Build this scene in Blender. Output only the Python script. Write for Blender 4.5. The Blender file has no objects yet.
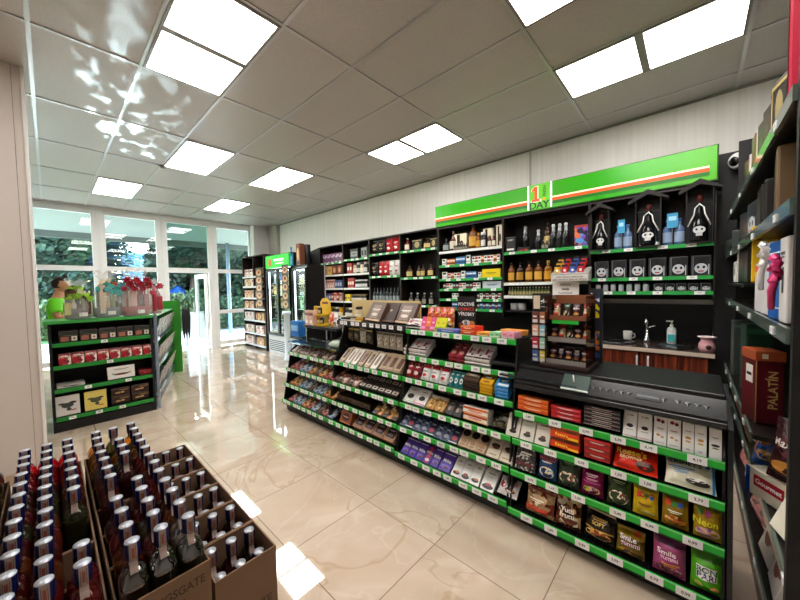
import bpy, bmesh, math, random
from mathutils import Vector, Matrix
random.seed(7)
PI = math.pi
C = bpy.context.scene.collection
H = 1.535            # eye height of the camera above the floor
FPX, YAW, PITCH, ROLL = 321.17, .74206, -.0400409, -.0191304

# ---------------------------------------------------------------- camera maths
_f = Vector((-math.sin(YAW)*math.cos(PITCH), math.cos(YAW)*math.cos(PITCH), math.sin(PITCH)))
_r0 = Vector((math.cos(YAW), math.sin(YAW), 0)); _u0 = _r0.cross(_f)
_r = _r0*math.cos(ROLL) + _u0*math.sin(ROLL); _u = -_r0*math.sin(ROLL) + _u0*math.cos(ROLL)
def wx(px, Y, z):
    """world X of the point of the line (Y, z) seen at picture column px"""
    k = (px-400)/FPX; a = _r - _f*k
    return -(a.y*Y + a.z*(z-H))/a.x
def wy(px, X, z):
    k = (px-400)/FPX; a = _r - _f*k
    return -(a.x*X + a.z*(z-H))/a.y

# ---------------------------------------------------------------- materials
def lin(h):
    h = h.lstrip('#'); o = []
    for i in (0, 2, 4):
        c = int(h[i:i+2], 16)/255
        o.append(c/12.92 if c <= .04045 else ((c+.055)/1.055)**2.4)
    return tuple(o) + (1,)
_M = {}
def mat(col, rough=.5, metal=0, spec=.5, trans=0, emit=0, alpha=1, ior=1.45, coat=0):
    key = (col, rough, metal, spec, trans, emit, alpha, ior, coat)
    if key in _M: return _M[key]
    m = bpy.data.materials.new('surface_' + col.strip('#')); m.use_nodes = True
    b = m.node_tree.nodes['Principled BSDF']; c = lin(col)
    b.inputs['Base Color'].default_value = c
    b.inputs['Roughness'].default_value = rough; b.inputs['Metallic'].default_value = metal
    b.inputs['Specular IOR Level'].default_value = spec; b.inputs['IOR'].default_value = ior
    b.inputs['Transmission Weight'].default_value = trans
    b.inputs['Coat Weight'].default_value = coat
    b.inputs['Alpha'].default_value = alpha
    if emit:
        b.inputs['Emission Color'].default_value = c; b.inputs['Emission Strength'].default_value = emit
    _M[key] = m; return m
def nodes(name):
    m = bpy.data.materials.new(name); m.use_nodes = True
    nt = m.node_tree; return m, nt, nt.nodes['Principled BSDF']
def ramp(nt, stops, interp='LINEAR'):
    r = nt.nodes.new('ShaderNodeValToRGB'); r.color_ramp.interpolation = interp
    e = r.color_ramp.elements
    while len(e) < len(stops): e.new(.5)
    for q, (p, c) in zip(e, stops): q.position = p; q.color = lin(c)
    return r
def printed(cols, scale=22, rough=.35):
    """busy packaging print: blotches of the given colours, fixed to the object"""
    key = ('printed', tuple(cols), scale, rough)
    if key in _M: return _M[key]
    m, nt, b = nodes('printed_packaging')
    tc = nt.nodes.new('ShaderNodeTexCoord'); v = nt.nodes.new('ShaderNodeTexVoronoi')
    v.inputs['Scale'].default_value = scale*1.35
    nt.links.new(tc.outputs['Object'], v.inputs['Vector'])
    s = nt.nodes.new('ShaderNodeSeparateColor'); nt.links.new(v.outputs['Color'], s.inputs[0])
    n = len(cols); r = ramp(nt, [(i/n, c) for i, c in enumerate(cols)], 'CONSTANT')
    nt.links.new(s.outputs[0], r.inputs[0]); nt.links.new(r.outputs[0], b.inputs['Base Color'])
    b.inputs['Roughness'].default_value = rough
    _M[key] = m; return m
def pane_mat(tint, refl=.08, k=.38):
    key = ('pane', tint, refl, k)
    if key in _M: return _M[key]
    m = bpy.data.materials.new('clear_pane'); m.use_nodes = True; nt = m.node_tree
    nt.nodes.remove(nt.nodes['Principled BSDF'])
    t = nt.nodes.new('ShaderNodeBsdfTransparent'); t.inputs[0].default_value = lin(tint)
    g = nt.nodes.new('ShaderNodeBsdfGlossy'); g.inputs['Roughness'].default_value = .02
    f = nt.nodes.new('ShaderNodeLayerWeight'); f.inputs[0].default_value = .25
    mu = nt.nodes.new('ShaderNodeMath'); mu.operation = 'MULTIPLY_ADD'
    mu.inputs[1].default_value = k; mu.inputs[2].default_value = refl*.4
    nt.links.new(f.outputs['Fresnel'], mu.inputs[0])
    x = nt.nodes.new('ShaderNodeMixShader'); nt.links.new(mu.outputs[0], x.inputs[0])
    nt.links.new(t.outputs[0], x.inputs[1]); nt.links.new(g.outputs[0], x.inputs[2])
    nt.links.new(x.outputs[0], nt.nodes['Material Output'].inputs[0])
    _M[key] = m; return m
def liquid_glass(tint, rough=.03):
    """coloured bottle glass with its drink"""
    return mat(tint, rough, 0, .5, trans=.88, ior=1.38)

BLACK = mat('#0b0b0c', .45); BLACKG = mat('#101012', .22); DKWOOD = mat('#1c0f0c', .45)
GREEN = mat('#22bb3a', .35); DGREEN = mat('#0f7a26', .4)
WHITE = mat('#f1f1ef', .4); TAGW = mat('#f4f4f6', .35); INK = mat('#3a3a40', .5)
STEEL = mat('#9a9b9e', .25, 1); CHROME = mat('#d8d8da', .08, 1)

# ---------------------------------------------------------------- mesh helpers
_T = {}
def text_geo(s):
    if s in _T: return _T[s]
    cu = bpy.data.curves.new('lettering', 'FONT'); cu.body = s; cu.size = 1; cu.resolution_u = 3
    cu.align_x = 'CENTER'; cu.offset = .02
    o = bpy.data.objects.new('lettering', cu); C.objects.link(o)
    bpy.context.view_layer.update()
    dg = bpy.context.evaluated_depsgraph_get(); me = bpy.data.meshes.new_from_object(o.evaluated_get(dg))
    vs = [v.co.copy() for v in me.vertices]; fs = [tuple(p.vertices) for p in me.polygons]
    bpy.data.objects.remove(o); bpy.data.meshes.remove(me)
    if vs:
        x0 = min(v.x for v in vs); x1 = max(v.x for v in vs); y0 = min(v.y for v in vs); y1 = max(v.y for v in vs)
    else: x0, x1, y0, y1 = 0, 1, 0, 1
    vs = [((v.x-(x0+x1)/2), (v.y-(y0+y1)/2)) for v in vs]
    _T[s] = (vs, fs, x1-x0, y1-y0); return _T[s]
class MB:
    def __init__(s): s.v = []; s.f = []; s.fm = []; s.m = []; s.sm = []
    def mi(s, m):
        if m not in s.m: s.m.append(m)
        return s.m.index(m)
    def add(s, vs, fs, m, T=None, smooth=False):
        o = len(s.v); k = s.mi(m)
        for v in vs:
            v = Vector(v); s.v.append(T @ v if T else v)
        for f in fs: s.f.append([o+i for i in f]); s.fm.append(k); s.sm.append(smooth)
        return s
    def box(s, x0, x1, y0, y1, z0, z1, m, bev=0, T=None):
        if bev <= 0:
            vs = [(x, y, z) for z in (z0, z1) for y in (y0, y1) for x in (x0, x1)]
            return s.add(vs, [(0,2,3,1),(4,5,7,6),(0,1,5,4),(2,6,7,3),(0,4,6,2),(1,3,7,5)], m, T)
        bm = bmesh.new(); bmesh.ops.create_cube(bm, size=1)
        for v in bm.verts:
            v.co = Vector(((x0+x1)/2+v.co.x*(x1-x0), (y0+y1)/2+v.co.y*(y1-y0), (z0+z1)/2+v.co.z*(z1-z0)))
        bmesh.ops.bevel(bm, geom=bm.edges[:], offset=bev, segments=2, profile=.5, affect='EDGES')
        bm.verts.ensure_lookup_table(); bm.verts.index_update()
        s.add([v.co.copy() for v in bm.verts], [[v.index for v in f.verts] for f in bm.faces], m, T); bm.free()
        return s
    def lathe(s, prof, m, c=(0,0,0), n=20, sx=1, sy=1, T=None, smooth=True):
        vs = []; fs = []; k = len(prof)
        for r, z in prof:
            for i in range(n):
                a = 2*PI*i/n; vs.append((c[0]+r*sx*math.cos(a), c[1]+r*sy*math.sin(a), c[2]+z))
        for j in range(k-1):
            for i in range(n):
                i2 = (i+1) % n; fs.append((j*n+i, j*n+i2, (j+1)*n+i2, (j+1)*n+i))
        if prof[0][0] > 1e-5: fs.append(tuple(range(n-1, -1, -1)))
        if prof[-1][0] > 1e-5: fs.append(tuple((k-1)*n+i for i in range(n)))
        return s.add(vs, fs, m, T, smooth)
    def tube(s, pts, r, m, n=8, T=None, cap=True):
        pts = [Vector(p) for p in pts]; vs = []; fs = []
        for i, p in enumerate(pts):
            d = (pts[min(i+1, len(pts)-1)] - pts[max(i-1, 0)]).normalized()
            a = d.orthogonal().normalized() if i == 0 else (a - d*a.dot(d)).normalized()
            b = d.cross(a); rr = r[i] if isinstance(r, (list, tuple)) else r
            for q in range(n):
                t = 2*PI*q/n; vs.append(p + (a*math.cos(t)+b*math.sin(t))*rr)
        for i in range(len(pts)-1):
            for q in range(n):
                q2 = (q+1) % n; fs.append((i*n+q, i*n+q2, (i+1)*n+q2, (i+1)*n+q))
        if cap: fs.append(tuple(range(n-1, -1, -1))); fs.append(tuple((len(pts)-1)*n+q for q in range(n)))
        return s.add(vs, fs, m, T, True)
    def prism(s, poly, a, b, m, axis='x', T=None):
        """extrude a 2D outline between a and b along an axis"""
        n = len(poly)
        def P(t, q): return {'x': (t, q[0], q[1]), 'y': (q[0], t, q[1]), 'z': (q[0], q[1], t)}[axis]
        vs = [P(a, q) for q in poly] + [P(b, q) for q in poly]
        fs = [tuple(range(n-1, -1, -1)), tuple(range(n, 2*n))] + [(i, (i+1) % n, n+(i+1) % n, n+i) for i in range(n)]
        return s.add(vs, fs, m, T)
    def text(s, t, cx, cz, h, m, maxw=None, y=0, front=None, T=None, vert=False):
        vs, fs, w, hh = text_geo(t); k = h/max(hh, .01)
        kx = k if not maxw or w*k <= maxw else maxw/w
        out = []
        for a, b in vs:
            p, q = (a*kx, b*k)
            if vert: p, q = -q, p
            X, Z = cx+p, cz+q
            out.append((X, front(X, Z)+y if front else y, Z))
        return s.add(out, fs, m, T)
    def patch(s, kind, cx, cz, w, h, m, y=0, front=None, T=None):
        vs = []; fs = []
        if kind == 'r':
            nx = nz = 1 if front is None else 6
            for j in range(nz+1):
                for i in range(nx+1):
                    X = cx+(i/nx-.5)*w; Z = cz+(j/nz-.5)*h
                    vs.append((X, (front(X, Z) if front else 0)+y, Z))
            fs = [(j*(nx+1)+i, j*(nx+1)+i+1, (j+1)*(nx+1)+i+1, (j+1)*(nx+1)+i) for j in range(nz) for i in range(nx)]
        else:
            n = 18; vs = [(cx, (front(cx, cz) if front else 0)+y, cz)]
            for i in range(n):
                a = 2*PI*i/n; X = cx+math.cos(a)*w/2; Z = cz+math.sin(a)*h/2
                vs.append((X, (front(X, Z) if front else 0)+y, Z))
            fs = [(0, 1+i, 1+(i+1) % n) for i in range(n)]
        return s.add(vs, fs, m, T)
    def mesh(s, name):
        me = bpy.data.meshes.new(name); me.from_pydata([tuple(v) for v in s.v], [], s.f)
        for m in s.m: me.materials.append(m)
        me.polygons.foreach_set('material_index', s.fm); me.polygons.foreach_set('use_smooth', s.sm)
        me.update(); return me
    def obj(s, name, parent=None, world=True):
        """link as one object; vertices are in world space unless world=False"""
        me = s.mesh(name)
        o = bpy.data.objects.new(name, me); C.objects.link(o)
        if parent:
            if world:
                me.transform(inv(parent)); 
            o.parent = parent
        return o
def wm(o):
    m = o.matrix_basis.copy()
    return wm(o.parent) @ m if o.parent else m
def inv(o): return wm(o).inverted()
LABELS = {}; BAD = []
def tag(o, label, cat, group=None, kind=None):
    o['label'] = label; o['category'] = cat
    if group: o['group'] = group
    if kind: o['kind'] = kind
    w = len(label.split())
    if w > 16 or w < 4: BAD.append(label)
    if label in LABELS: BAD.append('DUP ' + label)
    LABELS[label] = o; return o
def thing(name, label, cat, loc=(0,0,0), rz=0, group=None):
    o = bpy.data.objects.new(name, None); C.objects.link(o); o.empty_display_size = .05
    o.location = loc; o.rotation_euler = (0, 0, rz); return tag(o, label, cat, group)
def struct(o): o['kind'] = 'structure'; return o
def spawn(parts, name, label, cat, loc, rot=(0,0,0), group=None, scale=(1,1,1)):
    """a thing from shared meshes: parts = [(None or name, mesh, [subparts])]; a first part named None is the thing itself"""
    if parts[0][0] is None:
        o = bpy.data.objects.new(name, parts[0][1]); rest = parts[1:]
    else:
        o = bpy.data.objects.new(name, None); o.empty_display_size = .03; rest = parts
    C.objects.link(o); o.location = loc; o.rotation_euler = rot; o.scale = scale
    tag(o, label, cat, group)
    for p in rest:
        c = bpy.data.objects.new(p[0], p[1]); C.objects.link(c); c.parent = o
        if len(p) > 2:
            for q in p[2]:
                d = bpy.data.objects.new(q[0], q[1]); C.objects.link(d); d.parent = c
    return o

# ---------------------------------------------------------------- packaging kit
def M_(c, rough=.35): return mat(c, rough) if isinstance(c, str) else c
READ = {"Reese's", 'BROWNIE', "HERSHEY'S", "COOKIES'N", 'CREME', 'HARIBO', 'JOJO', 'Neon', 'Tutti', 'Frutti', 'SOFT', 'Smile', 'gummi', 'BON', 'PARI', 'Milka', 'MaxSport', 'Gourmet', 'Truffle'}
def shapes(mb, w, h, spec, y0, front=None):
    k = 0
    for sp in spec:
        k += 1; y = y0 - .0005*k
        if sp[0] in 're': mb.patch(sp[0], (sp[1]-.5)*w, sp[2]*h, sp[3]*w, sp[4]*h, M_(sp[5]), y, front)
        elif sp[0] == 't' and sp[5] not in READ:    # writing too small to read in the photo: two fine lines
            mb.patch('r', 0+(sp[1]-.5)*w, (sp[2]+.14*sp[3])*h, .55*w, .32*sp[3]*h, M_(sp[4]), y, front)
            mb.patch('r', 0+(sp[1]-.5)*w, (sp[2]-.32*sp[3])*h, .38*w, .16*sp[3]*h, M_(sp[4]), y, front)
        elif sp[0] == 't': mb.text(sp[5], (sp[1]-.5)*w, sp[2]*h, sp[3]*h, M_(sp[4]), .9*w, y, front)
        elif sp[0] == 'v': mb.text(sp[5], (sp[1]-.5)*w, sp[2]*h, sp[3]*w, M_(sp[4]), .9*h, y, front, vert=True)
def foil(c):
    """crinkled glossy film"""
    key = ('foil', c if isinstance(c, str) else c.name)
    if key in _M: return _M[key]
    if isinstance(c, str):
        m, nt, b = nodes('crinkled_film'); b.inputs['Base Color'].default_value = lin(c)
    else: m = c.copy(); nt = m.node_tree; b = nt.nodes['Principled BSDF']
    b.inputs['Roughness'].default_value = .22
    n = nt.nodes.new('ShaderNodeTexNoise'); n.inputs['Scale'].default_value = 28; n.inputs['Detail'].default_value = 3; n.inputs['Distortion'].default_value = .8
    tc = nt.nodes.new('ShaderNodeTexCoord'); nt.links.new(tc.outputs['Object'], n.inputs['Vector'])
    bp = nt.nodes.new('ShaderNodeBump'); bp.inputs['Strength'].default_value = .7; bp.inputs['Distance'].default_value = .012
    nt.links.new(n.outputs[0], bp.inputs['Height']); nt.links.new(bp.outputs[0], b.inputs['Normal'])
    _M[key] = m; return m
_P = {}
def q3(v): return round(v/.003)*.003
def box_parts(w, h, d, style):
    w, h, d = q3(w), q3(h), q3(d); key = ('box', w, h, d, style)
    if key in _P: return _P[key]
    base, spec = STY[style]
    b = MB(); b.box(-w/2, w/2, -d/2, d/2, 0, h, M_(base), min(w, h, d)*.06)
    parts = [(None, b.mesh('carton'))]
    if spec:
        p = MB(); shapes(p, w, h, spec, -d/2); parts.append(('front_print', p.mesh('front_print')))
    _P[key] = parts; return parts
def pouch_parts(w, h, d, style):
    w, h, d = q3(w), q3(h), q3(d); key = ('pouch', w, h, d, style)
    if key in _P: return _P[key]
    base, spec = STY[style]
    def bulge(X, Z):
        u = min(1, abs(X/(w/2))); v = Z/h
        t = max(0, min(1, (v-.03)/.16)) * max(0, min(1, (.93-v)/.3))
        t = t*t*(3-2*t)
        wr = 1+.10*math.sin(X*90+Z*40)+.08*math.sin(Z*120-X*60)
        return d/2*(1-u**2.6)*t*wr+.0012
    nx, nz = 14, 16; b = MB(); vs = []; fs = []
    for sgn in (-1, 1):
        o = len(vs)
        for j in range(nz+1):
            for i in range(nx+1):
                X = (i/nx-.5)*w; Z = j/nz*h
                X2 = X*(1-.05*math.sin(PI*min(1, max(0, Z/h))))
                vs.append((X2, sgn*bulge(X, Z), Z))
        for j in range(nz):
            for i in range(nx):
                q = (o+j*(nx+1)+i, o+j*(nx+1)+i+1, o+(j+1)*(nx+1)+i+1, o+(j+1)*(nx+1)+i)
                fs.append(q if sgn < 0 else q[::-1])
    b.add(vs, fs, foil(base), None, True)
    parts = [(None, b.mesh('bag'))]
    if spec:
        fr = lambda X, Z: -bulge(X/.97, Z)
        p = MB(); shapes(p, w*.94, h, spec, -.001, fr); parts.append(('front_print', p.mesh('front_print')))
    _P[key] = parts; return parts
def bottle_parts(w, h, d, style):
    key = ('bottle', q3(w), q3(h), style)
    if key in _P: return _P[key]
    glass, cap, lab, form = STY[style]; r = w/2
    if form == 'wine': pr = [(0,0),(.9*r,0),(r,.02*h),(r,.58*h),(.85*r,.66*h),(.42*r,.75*h),(.34*r,.8*h),(.34*r,.93*h)]
    elif form == 'squat': pr = [(0,0),(.92*r,0),(r,.03*h),(r,.6*h),(.9*r,.68*h),(.5*r,.74*h),(.36*r,.78*h),(.36*r,.9*h)]
    elif form == 'jar': pr = [(0,0),(.9*r,0),(r,.05*h),(r,.72*h),(.8*r,.8*h),(.8*r,.86*h)]
    elif form == 'can': pr = [(0,0),(.9*r,0),(r,.04*h),(r,.94*h),(.85*r,.97*h)]
    else: pr = [(0,0),(.9*r,0),(r,.03*h),(r,.5*h),(.7*r,.68*h),(.3*r,.8*h),(.28*r,.93*h)]
    if form == 'champ': pr = [(0,0),(.9*r,0),(r,.02*h),(r,.48*h),(.85*r,.58*h),(.45*r,.7*h),(.36*r,.76*h)]
    g = MB(); g.lathe(pr, M_(glass, .1), n=14)
    c = MB(); rr, z0 = pr[-1]; z0 -= .04*h; rr *= 1.15 if form != 'can' else 1
    if form == 'champ': c.lathe([(.5*r,.68*h),(.4*r,.78*h),(.36*r,.88*h),(.46*r,.9*h),(.46*r,.96*h),(.3*r,h)], M_(cap, .25), n=12)
    else: c.lathe([(rr, z0), (rr, h*.985), (rr*.9, h)], M_(cap, .3), n=12)
    parts = [('glass_body', g.mesh('glass_body')), ('cap', c.mesh('cap'))]
    if lab:
        l = MB(); vs = []; fs = []; n = 9; lo, hi = (.12*h, .5*h)
        for i in range(n+1):
            a = -PI/2+(i/n-.5)*2.4
            for z in (lo, hi): vs.append((r*1.02*math.cos(a), r*1.02*math.sin(a), z))
        fs = [(2*i, 2*i+2, 2*i+3, 2*i+1) for i in range(n)]
        l.add(vs, fs, M_(lab), None, True); parts.append(('label_band', l.mesh('label_band')))
    _P[key] = parts; return parts
ORD = ['', 'first', 'second', 'third', 'fourth', 'fifth', 'sixth', 'seventh', 'eighth', 'ninth', 'tenth', 'eleventh', 'twelfth',
       'thirteenth', 'fourteenth', 'fifteenth', 'sixteenth', 'seventeenth', 'eighteenth']
MAKE = {'box': box_parts, 'pouch': pouch_parts, 'bottle': bottle_parts}
def row(where, Y, z, px0, px1, n, kind, h, d, style, name, cat, desc, lean=0, nd=1, dy=None, lay=1, group=None, w=None, gap=.94, jit=.02, zrot=0, slope=0):
    """n things side by side between two picture columns, on the shelf at (Y, z); nd rows deep, lay layers high"""
    xa, xb = wx(px0, Y, z+h*.3), wx(px1, Y, z+h*.3); st = (xb-xa)/n
    ww = w or st*gap
    for k in range(nd):
        for L in range(lay):
            for i in range(n):
                a = math.radians(lean)+random.uniform(-1, 1)*jit*.5
                x = xa+st*(i+.5)
                yy = Y + (dy or d*1.1)*k + d/2*math.cos(a); zz = z + k*slope + .002 + L*d*1.08*(1 if lean > 50 else 0) + (L*h*1.02 if lean < 50 else 0)
                yy += 0 if lean < 50 else 0
                zz += d/2*math.sin(a)
                parts = MAKE[kind](ww, h, d, style if isinstance(style, str) else style[(i+k*3+L) % len(style)])
                s = f'{desc} on {where}'
                if n > 1: s += f', {ORD[i+1]} from left' if n <= 18 else ''
                if nd > 1: s += [', front', ', middle' if nd > 2 else ', behind', ', rear'][min(k, 2)]
                if lay > 1: s += [', bottom', ', above', ', third layer', ', fourth layer', ', topmost'][L]
                spawn(parts, name, s, cat, (x, yy, zz), (-a, 0, random.uniform(-1, 1)*jit+math.radians(zrot)), group or (f'{desc} on {where}' if n*nd*lay > 1 else None))
# ================================================================ THE ROOM
CEIL = 3.365; XW = -9.45; YB = 4.5; XR = 2.6; YF = -3.2
def ceiling_mat():
    m, nt, b = nodes('mineral_tile'); tc = nt.nodes.new('ShaderNodeTexCoord')
    n = nt.nodes.new('ShaderNodeTexNoise'); n.inputs['Scale'].default_value = 90; n.inputs['Detail'].default_value = 3
    nt.links.new(tc.outputs['Object'], n.inputs['Vector'])
    r = ramp(nt, [(.35, '#b3aeab'), (.65, '#bebab7')]); nt.links.new(n.outputs[0], r.inputs[0])
    nt.links.new(r.outputs[0], b.inputs['Base Color']); b.inputs['Roughness'].default_value = .38
    b.inputs['Specular IOR Level'].default_value = .6
    return m
def wall_mat():
    m, nt, b = nodes('striped_wallpaper'); tc = nt.nodes.new('ShaderNodeTexCoord')
    mp = nt.nodes.new('ShaderNodeMapping'); mp.inputs['Scale'].default_value = (26, 26, .4)
    nt.links.new(tc.outputs['Object'], mp.inputs[0])
    n = nt.nodes.new('ShaderNodeTexNoise'); n.inputs['Scale'].default_value = 1; n.inputs['Detail'].default_value = 4
    nt.links.new(mp.outputs[0], n.inputs['Vector'])
    r = ramp(nt, [(.3, '#e2deda'), (.5, '#e9e6e2'), (.7, '#eeece9')]); nt.links.new(n.outputs[0], r.inputs[0])
    nt.links.new(r.outputs[0], b.inputs['Base Color']); b.inputs['Roughness'].default_value = .6
    return m
def floor_mat():
    m, nt, b = nodes('polished_marble_tile'); L = nt.links.new
    tc = nt.nodes.new('ShaderNodeTexCoord')
    sep = nt.nodes.new('ShaderNodeSeparateXYZ'); L(tc.outputs['Object'], sep.inputs[0])
    def line(out, off):
        a = nt.nodes.new('ShaderNodeMath'); a.operation = 'ADD'; a.inputs[1].default_value = off; L(out, a.inputs[0])
        d = nt.nodes.new('ShaderNodeMath'); d.operation = 'DIVIDE'; d.inputs[1].default_value = .6; L(a.outputs[0], d.inputs[0])
        fl = nt.nodes.new('ShaderNodeMath'); fl.operation = 'FLOOR'; L(d.outputs[0], fl.inputs[0])
        f = nt.nodes.new('ShaderNodeMath'); f.operation = 'FRACT'; L(d.outputs[0], f.inputs[0])
        s = nt.nodes.new('ShaderNodeMath'); s.operation = 'SUBTRACT'; s.inputs[1].default_value = .5; L(f.outputs[0], s.inputs[0])
        ab = nt.nodes.new('ShaderNodeMath'); ab.operation = 'ABSOLUTE'; L(s.outputs[0], ab.inputs[0])
        g = nt.nodes.new('ShaderNodeMath'); g.operation = 'GREATER_THAN'; g.inputs[1].default_value = .496; L(ab.outputs[0], g.inputs[0])
        return g.outputs[0], fl.outputs[0]
    gx, fx = line(sep.outputs[0], 1.722+6*4); gy, fy = line(sep.outputs[1], -.887+6*4)
    mx = nt.nodes.new('ShaderNodeMath'); mx.operation = 'MAXIMUM'; L(gx, mx.inputs[0]); L(gy, mx.inputs[1])
    cell = nt.nodes.new('ShaderNodeCombineXYZ'); L(fx, cell.inputs[0]); L(fy, cell.inputs[1])
    wn = nt.nodes.new('ShaderNodeTexWhiteNoise'); L(cell.outputs[0], wn.inputs['Vector'])
    sc = nt.nodes.new('ShaderNodeVectorMath'); sc.operation = 'SCALE'; sc.inputs['Scale'].default_value = 7; L(wn.outputs['Color'], sc.inputs[0])
    ad = nt.nodes.new('ShaderNodeVectorMath'); ad.operation = 'ADD'; L(tc.outputs['Object'], ad.inputs[0]); L(sc.outputs[0], ad.inputs[1])
    n1 = nt.nodes.new('ShaderNodeTexNoise'); n1.inputs['Scale'].default_value = 2.2; n1.inputs['Detail'].default_value = 7; n1.inputs['Distortion'].default_value = 1.2
    L(ad.outputs[0], n1.inputs['Vector'])
    base = ramp(nt, [(.3, '#cbb59e'), (.5, '#d6c1ac'), (.7, '#e2d1be')]); L(n1.outputs[0], base.inputs[0])
    def vein(scale, w, dist, colr, inp, amt):
        n = nt.nodes.new('ShaderNodeTexNoise'); n.inputs['Scale'].default_value = scale; n.inputs['Detail'].default_value = 4; n.inputs['Distortion'].default_value = dist
        L(ad.outputs[0], n.inputs['Vector'])
        s = nt.nodes.new('ShaderNodeMath'); s.operation = 'SUBTRACT'; s.inputs[1].default_value = .5; L(n.outputs[0], s.inputs[0])
        a = nt.nodes.new('ShaderNodeMath'); a.operation = 'ABSOLUTE'; L(s.outputs[0], a.inputs[0])
        r = nt.nodes.new('ShaderNodeMapRange'); r.inputs['From Min'].default_value = 0; r.inputs['From Max'].default_value = w
        r.inputs['To Min'].default_value = amt; r.inputs['To Max'].default_value = 0; L(a.outputs[0], r.inputs['Value'])
        x = nt.nodes.new('ShaderNodeMix'); x.data_type = 'RGBA'; L(r.outputs[0], x.inputs['Factor']); L(inp, x.inputs['A']); x.inputs['B'].default_value = lin(colr)
        return x.outputs['Result']
    c = vein(.8, .006, .8, '#b3916a', base.outputs[0], .45)
    c = vein(1.1, .012, 1.3, '#f3ebdf', c, .22)
    g = nt.nodes.new('ShaderNodeMix'); g.data_type = 'RGBA'; L(mx.outputs[0], g.inputs['Factor']); L(c, g.inputs['A']); g.inputs['B'].default_value = lin('#8d7a66')
    L(g.outputs['Result'], b.inputs['Base Color'])
    b.inputs['Roughness'].default_value = .035; b.inputs['Specular IOR Level'].default_value = .8
    b.inputs['IOR'].default_value = 1.8; b.inputs['Coat Weight'].default_value = .6; b.inputs['Coat Roughness'].default_value = .02; b.inputs['Coat IOR'].default_value = 1.7
    return m
WALLM = wall_mat(); CEILM = ceiling_mat()
struct(MB().box(XW-.15, XR, YF, YB+.1, -.12, 0, floor_mat()).obj('floor'))
struct(MB().box(XW-.15, XR, YF, YB+.1, CEIL+.004, CEIL+.15, CEILM).obj('ceiling'))
struct(MB().box(XW-.15, XR, YB, YB+.12, 0, CEIL, WALLM).obj('wall_back'))
struct(MB().box(.9, 1.02, 1.4, YB, 0, CEIL, WALLM).obj('wall_right'))
struct(MB().box(XW-.15, XR, YF-.12, YF, 0, CEIL, WALLM).obj('wall_front'))
struct(MB().box(XR, XR+.12, YF, YB, 0, CEIL, WALLM).obj('wall_near'))
g = MB(); GB = mat('#c4c4c6', .28, .55)
X = -3.328-1.2*5
while X < XR: g.box(X-.013, X+.013, YF, YB, CEIL-.004, CEIL+.006, GB); X += 1.2
Y = -.022-.6*5
while Y < YB: g.box(XW, XR, Y-.013, Y+.013, CEIL-.003, CEIL+.006, GB); Y += .6
struct(g.obj('trim_1'))
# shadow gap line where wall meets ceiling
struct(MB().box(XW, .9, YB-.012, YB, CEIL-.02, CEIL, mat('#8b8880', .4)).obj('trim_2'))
# vertical cover strip on the back wall beside the sign
xs = wx(530.5, 4.5, 2.95); struct(MB().box(xs-.012, xs+.012, YB-.012, YB, 2.3, CEIL, mat('#b9b5ae', .3)).obj('trim_3'))
# white column on the left
c = MB(); cw = mat('#c2b8b0', .45)
c.box(-4.6, -4.03, -1.9, -.135, 0, CEIL, cw).box(-4.6, -4.034, -.135, -.132, 0, CEIL, mat('#6d6660', .5)).box(-4.6, -4.03, -.132, -.085, 0, CEIL, cw)
struct(c.obj('wall_column'))
struct(MB().box(-4.12, -4.015, -.085, -.063, .0, CEIL, mat('#dcd9d6', .25), .004).obj('trim_4'))
struct(MB().box(-4.03, -4.018, -1.9, -.085, 0, .085, mat('#a08a74', .3)).obj('baseboard_column'))
# corner pillars at the window end of the back wall
struct(MB().box(-9.45, -9.2, 3.97, 4.5, 0, CEIL, mat('#d9d8d6', .5)).box(-9.2, -8.72, 4.4, 4.5, 0, CEIL, mat('#b5b1ab', .5)).obj('wall_corner'))  # rear strip gets a darker colour, its shade painted in

# ---- ceiling lights
LED = mat('#fffaf4', .4, emit=12.0); LF = mat('#8f8c88', .35)
def ceiling_light(x0, y0, label):
    t = thing('ceiling_light', label, 'ceiling light', (x0+.6, y0+.3, CEIL), group='recessed ceiling lights')
    f = MB(); z0, z1 = CEIL-.012, CEIL+.004
    f.box(x0+.012, x0+1.188, y0+.01, y0+.03, z0, z1, LF).box(x0+.012, x0+1.188, y0+.57, y0+.59, z0, z1, LF)
    f.box(x0+.012, x0+.032, y0+.03, y0+.57, z0, z1, LF).box(x0+1.168, x0+1.188, y0+.03, y0+.57, z0, z1, LF)
    f.box(x0+.572, x0+.628, y0+.03, y0+.57, z0, z1, LF); f.obj('frame', t)
    MB().box(x0+.032, x0+.572, y0+.03, y0+.57, z0+.003, z1, LED).obj('diffuser', t)
    MB().box(x0+.628, x0+1.168, y0+.03, y0+.57, z0+.003, z1, LED).obj('diffuser', t)
xg = -3.328; yg = -.022
for i, j, lb in ((0,1,'large bright ceiling panel at top left of the photo above the bottle cartons'),
                 (2,5,'ceiling panel above the right end of the green sign, in two glowing squares'),
                 (2,3,'ceiling panel cut off by the top edge of the photo, right of centre'),
                 (0,5,'ceiling panel left of the sign, beside the back wall, middle distance'),
                 (-2,2,'ceiling panel behind the big left one, crossed by window reflections'),
                 (-4,1,'farthest left ceiling panel, just before the tall windows'),
                 (-2,4,'ceiling panel over the aisle between the fridges and the middle rows'),
                 (-4,4,'farthest ceiling panel over the shop entrance door'),
                 (2,1,'unseen ceiling panel added for illumination above the camera'),  # added out of view to light the room
                 (0,-2,'unseen ceiling panel added for illumination behind the white column')):  # another one out of view, added for its light
    ceiling_light(xg+1.2*i, yg+.6*j, lb)
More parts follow.
